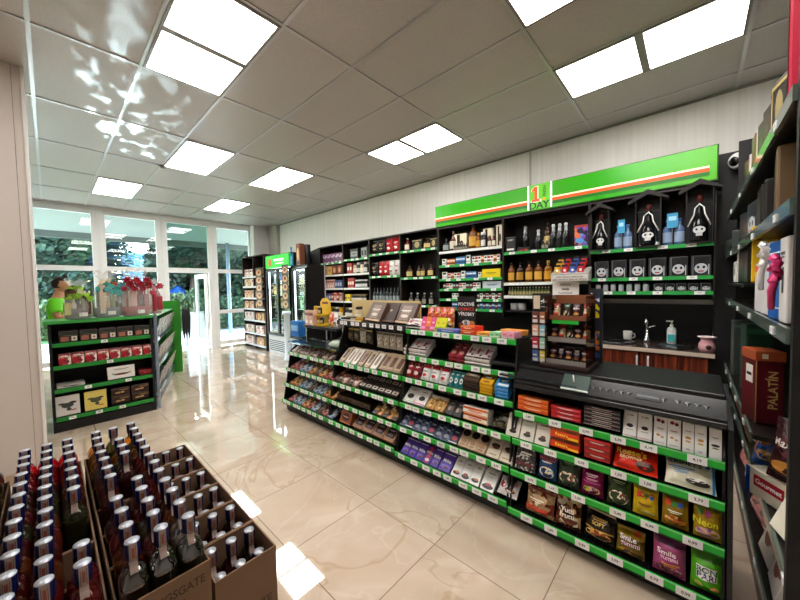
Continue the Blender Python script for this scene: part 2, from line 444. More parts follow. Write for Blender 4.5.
# small ceiling fittings
t = MB().lathe([(.004,-.03),(.03,-.028),(.045,-.012),(.05,0)], mat('#6f6c68', .4), (-5.73, 1.2, CEIL-.004), 16).obj('smoke_detector')
tag(t, 'small round grey detector on the ceiling at the corner of a light', 'smoke detector')
t = MB().lathe([(.13,-.012),(.15,-.004),(.15,0)], mat('#a9a9a9', .4), (wx(208, 2.6, CEIL), 2.05+.6, CEIL-.004), 24).obj('ceiling_speaker')
tag(t, 'flat round grey vent in the far ceiling near the windows', 'ceiling vent')

# ---- window wall
FW = mat('#f6f8fb', .35); GL = pane_mat('#f2fbfb'); GT = pane_mat('#bcd4ce', .12)
def window(n, y0, y1, zs, tints, z0=.12, z1=3.27):
    t = bpy.data.objects.new(f'window_{n}', None); C.objects.link(t); t.location = (XW, (y0+y1)/2, 0); struct(t)
    f = MB(); X0, X1 = XW-.09, XW
    for a, b_ in ((y0-.03, y0+.05), (y1-.05, y1+.03)): f.box(X0, X1, a, b_, z0-.1, z1+.08, FW, .004)
    for z in [z0, z1]+list(zs): f.box(X0, X1+.004, y0, y1, z-.05, z+.05, FW, .004)
    f.obj('window_frame', t)
    lv = [z0]+list(zs)+[z1]
    for k in range(len(lv)-1):
        MB().box(XW-.05, XW-.042, y0+.04, y1-.04, lv[k]+.04, lv[k+1]-.04, tints[k]).obj('window_pane', t)
window(1, -1.35, -.3, [2.06], [GL, GL]); window(2, -.26, .71, [2.06], [GL, GL])
window(3, .83, 1.82, [2.06], [GL, GL]); window(5, 3.04, 3.98, [.96, 2.06], [GL, GL, GL])
t = bpy.data.objects.new('window_4', None); C.objects.link(t); t.location = (XW, 2.4, 2.1); struct(t)
f = MB().box(XW-.09, XW, 1.9, 1.99, 0, 3.33, FW, .004).box(XW-.09, XW, 2.87, 2.97, 0, 3.33, FW, .004)
f.box(XW-.09, XW+.004, 1.9, 2.97, 2.0, 2.12, FW, .004).box(XW-.09, XW+.004, 1.9, 2.97, 3.22, 3.33, FW, .004); f.obj('window_frame', t)
MB().box(XW-.05, XW-.042, 1.96, 2.9, 2.1, 3.24, GT).obj('window_pane', t)
d = bpy.data.objects.new('door_1', None); C.objects.link(d); d.location = (XW-.05, 2.86, 0); struct(d)
f = MB()   # leaf swung outwards
for a, b_ in ((XW-1.0, XW-.9), (XW-.19, XW-.09)): f.box(a, b_, 2.8, 2.86, .02, 1.99, FW, .004)
for a, b_ in ((.02, .22), (1.87, 1.99)): f.box(XW-.9, XW-.19, 2.8, 2.86, a, b_, FW, .004)
f.obj('door_frame', d); MB().box(XW-.9, XW-.19, 2.826, 2.834, .22, 1.87, GL).obj('door_pane', d)
MB().tube([(XW-.93, 2.77, .9), (XW-.93, 2.74, .95), (XW-.93, 2.74, 1.2), (XW-.93, 2.77, 1.25)], .012, STEEL).obj('door_handle', d)
w = MB(); wmw = mat('#f2f4f7', .4)
w.box(XW-.12, XW+.01, YF, YB, 3.325, CEIL, wmw).box(XW-.12, XW, YF, -1.38, 0, 3.325, wmw).box(XW-.12, XW, .74, .80, 0, 3.325, wmw).box(XW-.12, XW, 1.85, 1.9, 0, 3.325, wmw).box(XW-.12, XW, 2.97, 3.01, 0, 3.325, wmw)
struct(w.obj('wall_left'))

# ================================================================ OUTSIDE
def paving_mat():
    m, nt, b = nodes('concrete_paving'); tc = nt.nodes.new('ShaderNodeTexCoord')
    k = nt.nodes.new('ShaderNodeTexBrick'); k.inputs['Scale'].default_value = 2.2
    k.inputs['Color1'].default_value = lin('#cfcbc2'); k.inputs['Color2'].default_value = lin('#c2bdb3'); k.inputs['Mortar'].default_value = lin('#9b978d')
    k.inputs['Mortar Size'].default_value = .012
    nt.links.new(tc.outputs['Object'], k.inputs['Vector']); nt.links.new(k.outputs['Color'], b.inputs['Base Color'])
    b.inputs['Roughness'].default_value = .8; return m
gr = MB().box(-90, XW-.15, -50, 60, -.3, -.06, paving_mat()).obj('ground_outside'); struct(gr)
lawn = MB().box(-80, -15.2, -40, 50, -.07, -.03, mat('#5f8b46', .9)).obj('ground_lawn'); struct(lawn)
# canopy over the entrance
cn = MB().box(-13.2, XW-.12, -4, 9, 3.3, 3.5, mat('#7f8988', .6)).box(-13.35, -13.2, -4, 9, 3.12, 3.6, mat('#5f6766', .5)).obj('canopy')
tag(cn, 'flat pale entrance canopy seen through the tops of the windows', 'canopy')
for i, (px, X) in enumerate(((229, -12.9),)):
    y = wy(px, X, 1.5)
    p = MB().lathe([(.1,0),(.1,.06),(.06,.08),(.06,3.36)], mat('#7e93a5', .4), (X, y, -.06), 16).obj('canopy_post')
    tag(p, 'blue-grey round post under the canopy behind the rightmost window', 'post')
def leafcloud(name, cx, cy, cz, rx, ry, rz, n, cols, size, lab, trunk=True, root_z=-.05, group='trees outside the windows', lump=11):
    t = thing(name, lab, 'tree' if 'tree' in name or 'spruce' in name else 'bush', (cx, cy, root_z), group=group)
    rnd = random.Random(hash((round(cx, 2), round(cy, 2))) % 9999)
    b = MB(); ms = [mat(c, .7) for c in cols]
    lumps = [(Vector((rnd.gauss(0, .38), rnd.gauss(0, .38), rnd.gauss(0, .38))), rnd.uniform(.4, .65)) for _ in range(lump)]
    per = {m: ([], []) for m in ms}
    size *= 1.25
    for _ in range(int(n*1.5)):
        c, r = rnd.choice(lumps)
        v = Vector((rnd.gauss(0, 1), rnd.gauss(0, 1), rnd.gauss(0, 1))).normalized()*r*rnd.uniform(.6, 1.05)+c
        p = Vector((cx+v.x*rx, cy+v.y*ry, cz+v.z*rz))
        if p.z < root_z+.05: p.z = root_z+.05+rnd.random()*.2
        a = Vector((rnd.gauss(0, 1), rnd.gauss(0, 1), rnd.gauss(0, .6))).normalized(); q = a.orthogonal()
        s = size*rnd.uniform(.6, 1.3); vs, fs = per[rnd.choice(ms)]; o = len(vs)
        vs += [p-a*s, p+q*s*.5, p+a*s, p-q*s*.5]; fs.append((o, o+1, o+2, o+3))
    for m, (vs, fs) in per.items(): b.add(vs, fs, m)
    b.obj('foliage', t)
    if trunk: MB().tube([(cx, cy, root_z), (cx+.05, cy, cz*.5), (cx, cy+.05, cz)], [.16, .13, .08], mat('#5a4a3c', .8)).obj('trunk', t)
def spruce(px, X, top, lab, rad=2.0):
    y = wy(px, X, 2); t = thing('spruce_tree', lab, 'tree', (X, y, -.05), group='trees outside the windows'); rnd = random.Random(3)
    b = MB(); ms = [mat(c, .7) for c in ('#2c5160', '#1f3f4c', '#3c6670')]; per = {m: ([], []) for m in ms}
    z = .7
    while z < top:
        R = rad*(1-z/top)**.8+.1
        for i in range(18):
            a = i*2*PI/18+rnd.random()*.4; L = R*rnd.uniform(.75, 1.1)
            for s_ in range(8):
                f0 = s_/8; P0 = Vector((X+math.cos(a)*L*f0, y+math.sin(a)*L*f0, z-.25*f0*f0*R+.1*f0)); 
                for sd in (-1, 1, 0):
                    d = Vector((math.cos(a+sd*.9), math.sin(a+sd*.9), -.25)); q = Vector((-d.y, d.x, 0)); l = .75*(1.2-f0)*min(1.2, R)
                    vs, fs = per[rnd.choice(ms)]; o = len(vs)
                    vs += [P0, P0+d*l*.5+q*.1, P0+d*l, P0+d*l*.5-q*.1]; fs.append((o, o+1, o+2, o+3))
        z += .26
    for m, (vs, fs) in per.items(): b.add(vs, fs, m)
    b.obj('branches', t); MB().tube([(X, y, -.05), (X, y, top)], [.2, .02], mat('#4b3d33', .8)).obj('trunk', t)
spruce(100, -26, 8.6, 'blue-grey spruce tree behind the second and third window', 3.4)
def at(px, X): return wy(px, X, 2)
leafcloud('broadleaf_tree', -20, at(44, -20), 4.2, 2.0, 2.3, 2.9, 16000, ['#34483b', '#465d49', '#26392e', '#5a6d58'], .12, 'light green leafy tree in the leftmost window')
leafcloud('broadleaf_tree', -17, at(192, -17), 3.1, 1.9, 1.6, 1.7, 9000, ['#2b3b2f', '#374a3a', '#233128'], .11, 'dark green broadleaf tree above the entrance door')
leafcloud('broadleaf_tree', -18, at(228, -18), 3.0, 2.2, 2.0, 2.1, 10000, ['#2a3b2e', '#374b3a', '#425843', '#1f2e24'], .11, 'dark green broadleaf tree behind the rightmost window')
leafcloud('broadleaf_tree', -19, at(252, -19), 3.2, 2.0, 2.0, 2.2, 7000, ['#2e3f31', '#3c503d', '#243528'], .12, 'dark broadleaf tree partly behind the white corner wall')
leafcloud('leafy_bush', -15.8, at(182, -15.8), .75, 1.0, 1.0, .8, 4000, ['#576e48', '#405838', '#6f845e'], .08, 'bright green bush outside beside the entrance door', False, group='bushes outside')
leafcloud('leafy_bush', -16.5, at(36, -16.5), .7, 1.1, 1.2, .9, 4000, ['#6a7e56', '#84956d', '#4e6643'], .08, 'yellow-green bush outside behind the man in green', False, group='bushes outside')
leafcloud('leafy_bush', -17.5, at(80, -17.5), .95, 1.1, 2.0, 1.1, 5000, ['#354a3a', '#435a44', '#2a3c2f'], .09, 'dark green bush outside behind the gift baskets', False, group='bushes outside')
leafcloud('leafy_bush', -17.5, at(140, -17.5), .9, 1.1, 2.0, 1.0, 5000, ['#354a3a', '#475c46', '#27392c'], .09, 'dark green bush outside left of the entrance mullion', False, group='bushes outside')
leafcloud('leafy_bush', -14.8, at(236, -14.8), .6, .9, 1.3, .7, 4000, ['#3f553d', '#2f4431', '#597050'], .07, 'low green bush outside under the right window', False, group='bushes outside')
def building(name, X, px0, px1, zt, col, lab, bands, wins=(3, 5), wc='#5f7f9f'):
    y0, y1 = at(px0, X), at(px1, X); t = thing(name, lab, 'building', (X, (y0+y1)/2, -.05), group=None)
    MB().box(X-6, X, y0, y1, -.05, zt, mat(col, .7)).obj('wall', t)
    MB().box(X-6.1, X+.1, y0-.1, y1+.1, zt, zt+.3, mat(bands, .6)).obj('roof', t)
    nz, ny = wins
    for j in range(nz):
        for i in range(ny):
            yy = y0+(i+.5)*(y1-y0)/ny; zz = zt*(j+.5)/nz+.1
            MB().box(X, X+.05, yy-(y1-y0)/ny*.32, yy+(y1-y0)/ny*.32, zz-zt/nz*.25, zz+zt/nz*.25, mat(wc, .2)).obj('window', t)
building('blue_building', -45, 131, 147, 5.6, '#3f84c0', 'bright blue building right of the spruce in the third window', '#8ec2e8')
building('red_building', -44.5, 148, 163, 5.4, '#a05060', 'dull red building at the right edge of the third window', '#4a93c9')
building('tower_block', -48, 66, 76, 9.4, '#4f8fc4', 'tall pale blue block between the leafy tree and spruce', '#9fd0f0', (6, 2))
building('office_building', -60, 0, 240, 2.6, '#6f8490', 'long low pale building far behind the bushes and trees', '#8fa0ab', (1, 24), '#4a6070')
# blue market tent and a leaning board outside
X = -13.9; y = at(178, X); t = thing('market_tent', 'small blue pointed tent outside behind the green bush', 'tent', (X-3, y, -.06))
MB().lathe([(.75,0),(.5,.18),(.2,.5),(.02,.75)], mat('#1f4f98', .6), (X-3, y*1.2, 1.15), 4).obj('canopy_cloth', t)
b = MB()
for a in range(4): b.tube([(X-3+.7*math.cos(a*PI/2), y*1.2+.7*math.sin(a*PI/2), -.06), (X-3+.7*math.cos(a*PI/2), y*1.2+.7*math.sin(a*PI/2), 1.18)], .03, STEEL)
b.obj('poles', t)
X = -10.7; y = wy(196, X, .7); t = thing('folding_sign_board', 'light blue and white folding pavement board outside the door', 'sign board', (X, y, -.06))
for s_, m in ((-1, '#8fc7ea'), (1, '#e8eef2')):
    b = MB(); b.prism([(-.25, 0), (.25, 0), (.21, 1.0), (-.21, 1.0)], -.012, .012, mat(m, .4), 'x', Matrix.Translation((X+s_*.14, y, -.06)) @ Matrix.Rotation(-s_*.14, 4, 'Y')); b.obj('panel', t)

# sun and sky
w = bpy.data.worlds.new('daylight'); bpy.context.scene.world = w; w.use_nodes = True; nt = w.node_tree
sk = nt.nodes.new('ShaderNodeTexSky'); sk.sky_type = 'NISHITA'; sk.sun_disc = False
sk.sun_elevation = math.radians(38); sk.sun_rotation = math.radians(-60); sk.air_density = 1.2; sk.dust_density = 2.5
nt.links.new(sk.outputs[0], nt.nodes['Background'].inputs[0]); nt.nodes['Background'].inputs[1].default_value = 2.9
sl = bpy.data.lights.new('sun', 'SUN'); sl.energy = 22; sl.angle = math.radians(.6); sl.color = (1, .96, .9)
so = bpy.data.objects.new('sun', sl); C.objects.link(so)
sdir = Vector((math.cos(math.radians(46))*-.78, math.cos(math.radians(46))*.62, math.sin(math.radians(46))))
so.rotation_euler = sdir.to_track_quat('Z', 'Y').to_euler(); so.location = (-20, 10, 15)
# added spot lamp standing in for sun glints: noise-streaked beam up to the ceiling
gl = bpy.data.lights.new('glint_stand_in', 'SPOT'); gl.energy = 3000; gl.spot_size = math.radians(7.0); gl.spot_blend = .25; gl.shadow_soft_size = .01; gl.color = (.86, .95, 1)
go_ = bpy.data.objects.new('glint_stand_in', gl); C.objects.link(go_); go_.location = (-13.6, 1.6, .45)
go_.rotation_euler = (Vector((-13.6, 1.6, .45))-Vector((-3.9, .82, 3.365))).to_track_quat('Z', 'Y').to_euler()
gl.use_nodes = True; lt = gl.node_tree; em = lt.nodes['Emission']; tcn = lt.nodes.new('ShaderNodeTexCoord'); mpn = lt.nodes.new('ShaderNodeMapping'); mpn.inputs['Scale'].default_value = (60, 110, 30)
nz = lt.nodes.new('ShaderNodeTexNoise'); nz.inputs['Scale'].default_value = 1; nz.inputs['Detail'].default_value = 2; nz.inputs['Distortion'].default_value = .6
rp = lt.nodes.new('ShaderNodeMapRange'); rp.inputs['From Min'].default_value = .51; rp.inputs['From Max'].default_value = .68
lt.links.new(tcn.outputs['Normal'], mpn.inputs[0]); lt.links.new(mpn.outputs[0], nz.inputs['Vector']); lt.links.new(nz.outputs[0], rp.inputs['Value']); lt.links.new(rp.outputs[0], em.inputs['Strength'])
for y0, y1 in ((-1.3, 1.85), (1.95, 4.0)):
    pl = bpy.data.lights.new('window_portal', 'AREA'); pl.shape = 'RECTANGLE'; pl.size = y1-y0; pl.size_y = 3.1; pl.cycles.is_portal = True
    po = bpy.data.objects.new('window_portal', pl); C.objects.link(po); po.location = (XW-.14, (y0+y1)/2, 1.65)
    po.rotation_euler = (PI/2, 0, -PI/2)

# ================================================================ BACK UNITS
DW = mat('#1d1210', .4); DWB = mat('#17100f', .5)
def edge_strip(mb, x0, x1, Y, z0, z1, white):
    mb.box(x0, x1, Y-.014, Y, z0, z1, M_(white))
_tagm = {}
def tag_mesh(w_, h_, price):
    key = (round(w_, 3), round(h_, 3), price)
    if key not in _tagm:
        b = MB(); b.box(-w_/2, w_/2, -.003, 0, 0, h_, TAGW)
        b.text(price, 0, h_*.5, h_*.42, INK, w_*.8, -.0038); _tagm[key] = b.mesh('price_tag')
    return _tagm[key]
PRICES = ['1,59', '0,99', '2,49', '1,29', '3,79', '1,89', '0,79', '4,19']
def add_tags(parent, x0, x1, Y, z0, h_, n, w_, rnd, tilt=0):
    for i in range(n):
        x = x0+(x1-x0)*(i+.5+rnd.uniform(-.18, .18))/n
        o = bpy.data.objects.new('price_tag', tag_mesh(w_, h_, rnd.choice(PRICES))); C.objects.link(o)
        o.parent = parent; o.matrix_basis = inv(parent) @ Matrix.Translation((x, Y, z0))
rt = random.Random(5)
def back_unit(name, label, x0, x1, shelves, top=2.45, bottom=0, white=False, depth=.4, edges=None, tags=4):
    t = thing(name, label, 'shelf unit', ((x0+x1)/2, 4.3, 0), group='dark shelf units along the back wall'); Yf, Yb = 4.1, 4.1+depth-.005
    MB().box(x0+.0, x1, Yb-.02, Yb, bottom, top, DWB).obj('back_panel', t)
    MB().box(x0, x0+.012, Yf, Yb-.02, bottom, top, DW).obj('side_panel', t)
    MB().box(x1-.012, x1, Yf, Yb-.02, bottom, top, DW).obj('side_panel', t)
    MB().box(x0+.012, x1-.012, Yf, Yb-.02, top-.02, top, DW).obj('top_panel', t)
    for k, z in enumerate(shelves):
        zz = z[0] if isinstance(z, tuple) else z; wht = z[1] if isinstance(z, tuple) else 0
        s = MB().box(x0+.012, x1-.012, Yf+.006, Yb-.02, zz+.012, zz+.03, DW).obj('shelf', t)
        e = MB(); e.box(x0+.012, x1-.012, Yf-.006, Yf+.006, zz, zz+.036, mat('#e6ece6', .35) if wht else mat('#2fa24a', .35)); e.obj('shelf_edge', s)
        add_tags(s, x0+.02, x1-.02, Yf-.007, zz+.002, .032, 2 if wht else tags, .075, rt)
    return t
back_unit('shelf_unit', 'dark shelf unit farthest left on the back wall, with boxes and jars', -6.16, -5.33, [.9, (1.236, 1), (1.505, 1), (1.79, 1), 2.05])
back_unit('shelf_unit', 'dark shelf unit with coffee tins, second from left on the back wall', -5.33, -4.53, [.9, (1.236, 1), (1.505, 1), (1.79, 1), 2.08])
back_unit('shelf_unit', 'dark shelf unit with red and white coffee bags on the back wall', -4.53, -3.74, [.9, 1.2, 1.71, 2.12])
back_unit('shelf_unit', 'dark shelf unit of gift bottles just left of the green sign', -3.74, -2.94, [.9, 1.2, 1.66, 2.11])
back_unit('shelf_unit', 'dark cigarette shelf unit under the left end of the green sign', -2.93, -1.885, [1.17, 1.31, (1.46, 0), 1.61, (1.82, 0), (2.03, 1)], 2.43, 1.1)
back_unit('shelf_unit', 'dark spirits shelf unit under the middle of the green sign', -1.885, -.872, [(1.36, 1), (1.53, 1), 1.93], 2.43, 1.3)
back_unit('shelf_unit', 'dark shelf unit of skull bottles under the right end of the sign', -.87, .14, [1.41, 1.555, 1.86], 2.43, 1.35)
# dark wall behind the sink
b = MB().box(-2.93, .14, 4.47, 4.495, .0, 1.3, mat('#0c0c0e', .3)).obj('splashback'); tag(b, 'black splashback panel behind the sink counter', 'wall panel')
b = MB().box(.145, .55, 4.3, 4.495, 0, 2.72, mat('#1b1a1c', .5)).obj('wall_panel'); tag(b, 'tall black panel beside the green sign, under the dome camera', 'wall panel')
b = MB().box(-6.75, -6.165, 4.1, 4.495, 0, 2.36, mat('#0d0c0d', .5)).prism([(-6.75, 2.36), (-6.165, 2.36), (-6.165, 2.45)], 4.1, 4.495, mat('#0d0c0d', .5), 'y').obj('end_cabinet'); tag(b, 'plain black end cabinet between the second fridge and the shelf units', 'cabinet')

# sign
t = thing('lightbox_sign', 'long green backlit lightbox sign with red and green stripes above the shelves', 'sign', (-1.4, 4.1, 2.42))
def sign_mat():
    m, nt, b = nodes('lit_green_acrylic'); tc = nt.nodes.new('ShaderNodeTexCoord')
    n = nt.nodes.new('ShaderNodeTexNoise'); n.inputs['Scale'].default_value = .9; n.inputs['Detail'].default_value = 0
    nt.links.new(tc.outputs['Object'], n.inputs['Vector'])
    r = ramp(nt, [(.35, '#279808'), (.7, '#4cae0c')]); nt.links.new(n.outputs[0], r.inputs[0])
    nt.links.new(r.outputs[0], b.inputs['Base Color']); nt.links.new(r.outputs[0], b.inputs['Emission Color'])
    b.inputs['Emission Strength'].default_value = .22; b.inputs['Roughness'].default_value = .25; return m
SG = sign_mat(); sx0, sx1, sz0, sz1 = -2.98, .148, 2.44, 2.765
MB().box(sx0, sx1, 4.10, 4.19, sz0, sz1, mat('#3c6b2c', .4), .006).obj('sign_case', t)
MB().box(sx0+.012, sx1-.012, 4.092, 4.10, sz0+.012, sz1-.012, SG).obj('sign_face', t)
b = MB(); hh = sz1-sz0; lx0, lx1 = wx(527.5, 4.09, 2.6), wx(552, 4.09, 2.6)
for (f0, f1, c_) in ((.56, .615, '#fff3c4'), (.615, .72, '#d8541c'), (.72, .83, '#0c6a14')):
    for a, e in ((sx0+.012, lx0), (lx1, sx1-.06)):
        b.box(a if c_ != '#16801e' or a > -2 else a+.0, e, 4.089, 4.091, sz1-hh*f1, sz1-hh*f0, mat(c_, .3, emit=.25))
b.obj('stripes', t)
b = MB(); wl = (lx1-lx0)
b.box(lx0, lx0+.02, 4.088, 4.091, sz0+.02, sz1-.005, mat('#ffffff', .3, emit=.3)).box(lx1-.02, lx1, 4.088, 4.091, sz0+.02, sz1-.005, mat('#ffffff', .3, emit=.3))
b.box(lx0+.02, lx1-.02, 4.0885, 4.091, sz0+.02, sz1-.005, mat('#63c22a', .3, emit=.25))
cx = (lx0+lx1)/2
one = [(-.05,0), (.05,0), (.05,.03), (.022,.03), (.022,.185), (-.012,.185), (-.045,.15), (-.045,.125), (-.014,.138), (-.014,.03), (-.05,.03)]
b.add([(cx-.04+x*1.25, 4.0875, sz0+.105+z*1.06) for x, z in one], [(0,1,2,3,9,10), (3,4,5,8,9), (5,6,7,8)], mat('#fff6e0', .3, emit=.3))
b.add([(cx-.046+x, 4.0865, sz0+.113+z*.98) for x, z in one], [(0,1,2,3,9,10), (3,4,5,8,9), (5,6,7,8)], mat('#e8541e', .3, emit=.25))
b.patch('r', cx+.055, sz0+.128, .03, .03, mat('#f0a020', .3, emit=.25), 4.0865)
b.text('DAY', cx, sz0+.065, .085, mat('#0a5a1a', .3), wl*.8, 4.0865); b.text('DAY', cx+.003, sz0+.066, .085, mat('#0a5a1a', .3), wl*.8, 4.0863)
b.text('FRESH', cx+.06, sz0+.225, .035, mat('#0c6a20', .3), .14, 4.0865, vert=True)
b.obj('logo', t)

# dome camera
t = thing('security_camera', 'white round security camera with black lens on the black panel', 'security camera', (.27, 4.3, 2.52))
T = Matrix.Translation((wx(739, 4.2, 2.6), 4.2, 2.605)) @ Matrix.Rotation(-.75, 4, 'Z') @ Matrix.Rotation(math.radians(102), 4, 'X') @ Matrix.Scale(.8, 4)
MB().lathe([(.0,-.07),(.05,-.065),(.085,-.03),(.09,.02),(.07,.055),(.055,.06)], mat('#e6e6e6', .3), T=T).obj('housing', t)
MB().lathe([(.05,.058),(.05,.064),(.035,.075),(0,.08)], mat('#0a0a0a', .1), T=T).obj('lens', t)
MB().tube([(.27, 4.3, 2.6), (.26, 4.23, 2.6)], .03, mat('#dddddd', .3)).obj('mount', t)

# sink counter
t = thing('sink_cabinet', 'low dark red-brown wooden sink cabinet along the back wall', 'cabinet', (-.4, 4.2, 0))
def wood_mat():
    m, nt, b = nodes('striped_mahogany'); tc = nt.nodes.new('ShaderNodeTexCoord'); mp = nt.nodes.new('ShaderNodeMapping'); mp.inputs['Scale'].default_value = (30, 1, 1.2)
    nt.links.new(tc.outputs['Object'], mp.inputs[0]); n = nt.nodes.new('ShaderNodeTexNoise'); n.inputs['Scale'].default_value = 2; nt.links.new(mp.outputs[0], n.inputs['Vector'])
    r = ramp(nt, [(.35, '#34140c'), (.55, '#6b2c1c'), (.7, '#94482f')]); nt.links.new(n.outputs[0], r.inputs[0]); nt.links.new(r.outputs[0], b.inputs['Base Color']); b.inputs['Roughness'].default_value = .3; return m
WM = wood_mat()
MB().box(-2.0, .14, 3.93, 4.46, .1, .86, mat('#140d0b', .5)).obj('body', t)
MB().box(-2.0, .14, 3.98, 4.46, 0, .1, BLACK).obj('plinth', t)
DR = []
for a, e, hx in ((-1.95, -1.2, -1.24), (-1.19, -.40, -.6), (-.39, .1, -.42)):
    DR.append(MB().box(a, e, 3.905, 3.93, .12, .85, WM, .004).obj('door', t))
xh = wx(637, 3.9, .8); xh2 = wx(648, 3.9, .8)
for x, dr in ((xh, DR[1]), (xh2, DR[2])): MB().box(x-.008, x+.008, 3.885, 3.905, .66, .82, mat('#e8e8ea', .3, .3), .003).obj('handle', dr)
b = MB().box(-2.02, .14, 3.885, 4.466, .86, .9, mat('#3b302c', .2), .004).box(-2.02, .14, 3.878, 3.885, .862, .898, mat('#c8b8a8', .3)).obj('worktop'); tag(b, 'dark stone-look worktop with a light front edge holding two sinks', 'worktop')
for px0, px1, lb in ((598, 636, 'left round steel sink basin in the dark worktop, beside the cup'), (655, 695, 'right round steel sink basin in the dark worktop, before the soap bottle')):
    x0, x1 = wx(px0, 4.12, .9), wx(px1, 4.12, .9)
    s_ = MB().lathe([(1.0,.004),(1.0,.012),(.93,.013),(.88,.003),(.3,.001),(.0,.001)], mat('#6e6f72', .25, 1), ((x0+x1)/2, 4.14, .9), 32, (x1-x0)/2, .17).obj('sink_basin'); tag(s_, lb, 'sink')
x = wx(647, 4.3, 1.0); t = thing('tap', 'chrome mixer tap with curved spout between the two sink basins', 'tap', (x, 4.3, .9))
MB().lathe([(.03,0),(.03,.02),(.018,.04),(.016,.16)], CHROME, (x, 4.3, .9)).obj('tap_body', t)
MB().tube([(x, 4.3, 1.0), (x, 4.3, 1.12), (x, 4.26, 1.16), (x, 4.2, 1.15), (x, 4.17, 1.1)], .011, CHROME).obj('spout', t)
MB().tube([(x, 4.3, 1.05), (x+.07, 4.28, 1.08)], .008, CHROME).obj('handle', t)
x = wx(671, 4.2, 1.0); t = thing('soap_bottle', 'white pump soap bottle with a turquoise label behind the right sink', 'soap bottle', (x, 4.3, .9))
MB().lathe([(.035,0),(.038,.01),(.038,.14),(.03,.165),(.014,.175)], WHITE, (x, 4.3, .9)).obj('bottle_body', t)
MB().box(x-.028, x+.028, 4.257, 4.262, .93, 1.0, mat('#3fb0b8', .4)).obj('label', t)
MB().lathe([(.014,.175),(.014,.2),(.006,.2),(.006,.23)], WHITE, (x, 4.3, .9)).box(x-.045, x+.01, 4.293, 4.307, 1.125, 1.14, WHITE).obj('pump', t)
x = wx(626, 4.2, .95); t = thing('mug', 'small white mug beside the left sink basin', 'mug', (x, 4.32, .9))
MB().lathe([(.032,0),(.04,.02),(.042,.1),(.037,.1),(.035,.02),(0,.012)], mat('#d7d4cf', .3), (x, 4.32, .9)).obj('cup', t)
MB().tube([(x+.04, 4.32, .98), (x+.065, 4.32, .97), (x+.065, 4.32, .94), (x+.04, 4.32, .925)], .005, mat('#d7d4cf', .3)).obj('handle', t)
x = wx(707, 3.95, .95); t = thing('aroma_lamp', 'small pink ceramic aroma burner on the right end of the worktop', 'aroma burner', (x, 4.0, .9))
PK = mat('#e0a3ab', .35)
MB().lathe([(.05,0),(.058,.03),(.055,.07),(.04,.1),(.045,.115),(.06,.13)], PK, (x, 4.0, .9)).obj('burner_body', t)
MB().lathe([(.062,.128),(.066,.135),(.05,.138),(0,.13)], mat('#f0d9d9', .3), (x, 4.0, .9)).obj('dish', t)
MB().lathe([(.02,0),(.02,.002),(0,.002)], mat('#2a1514', .5), T=Matrix.Translation((x+.01, 3.944, .945)) @ Matrix.Rotation(PI/2, 4, 'X')).obj('tealight_opening', t)
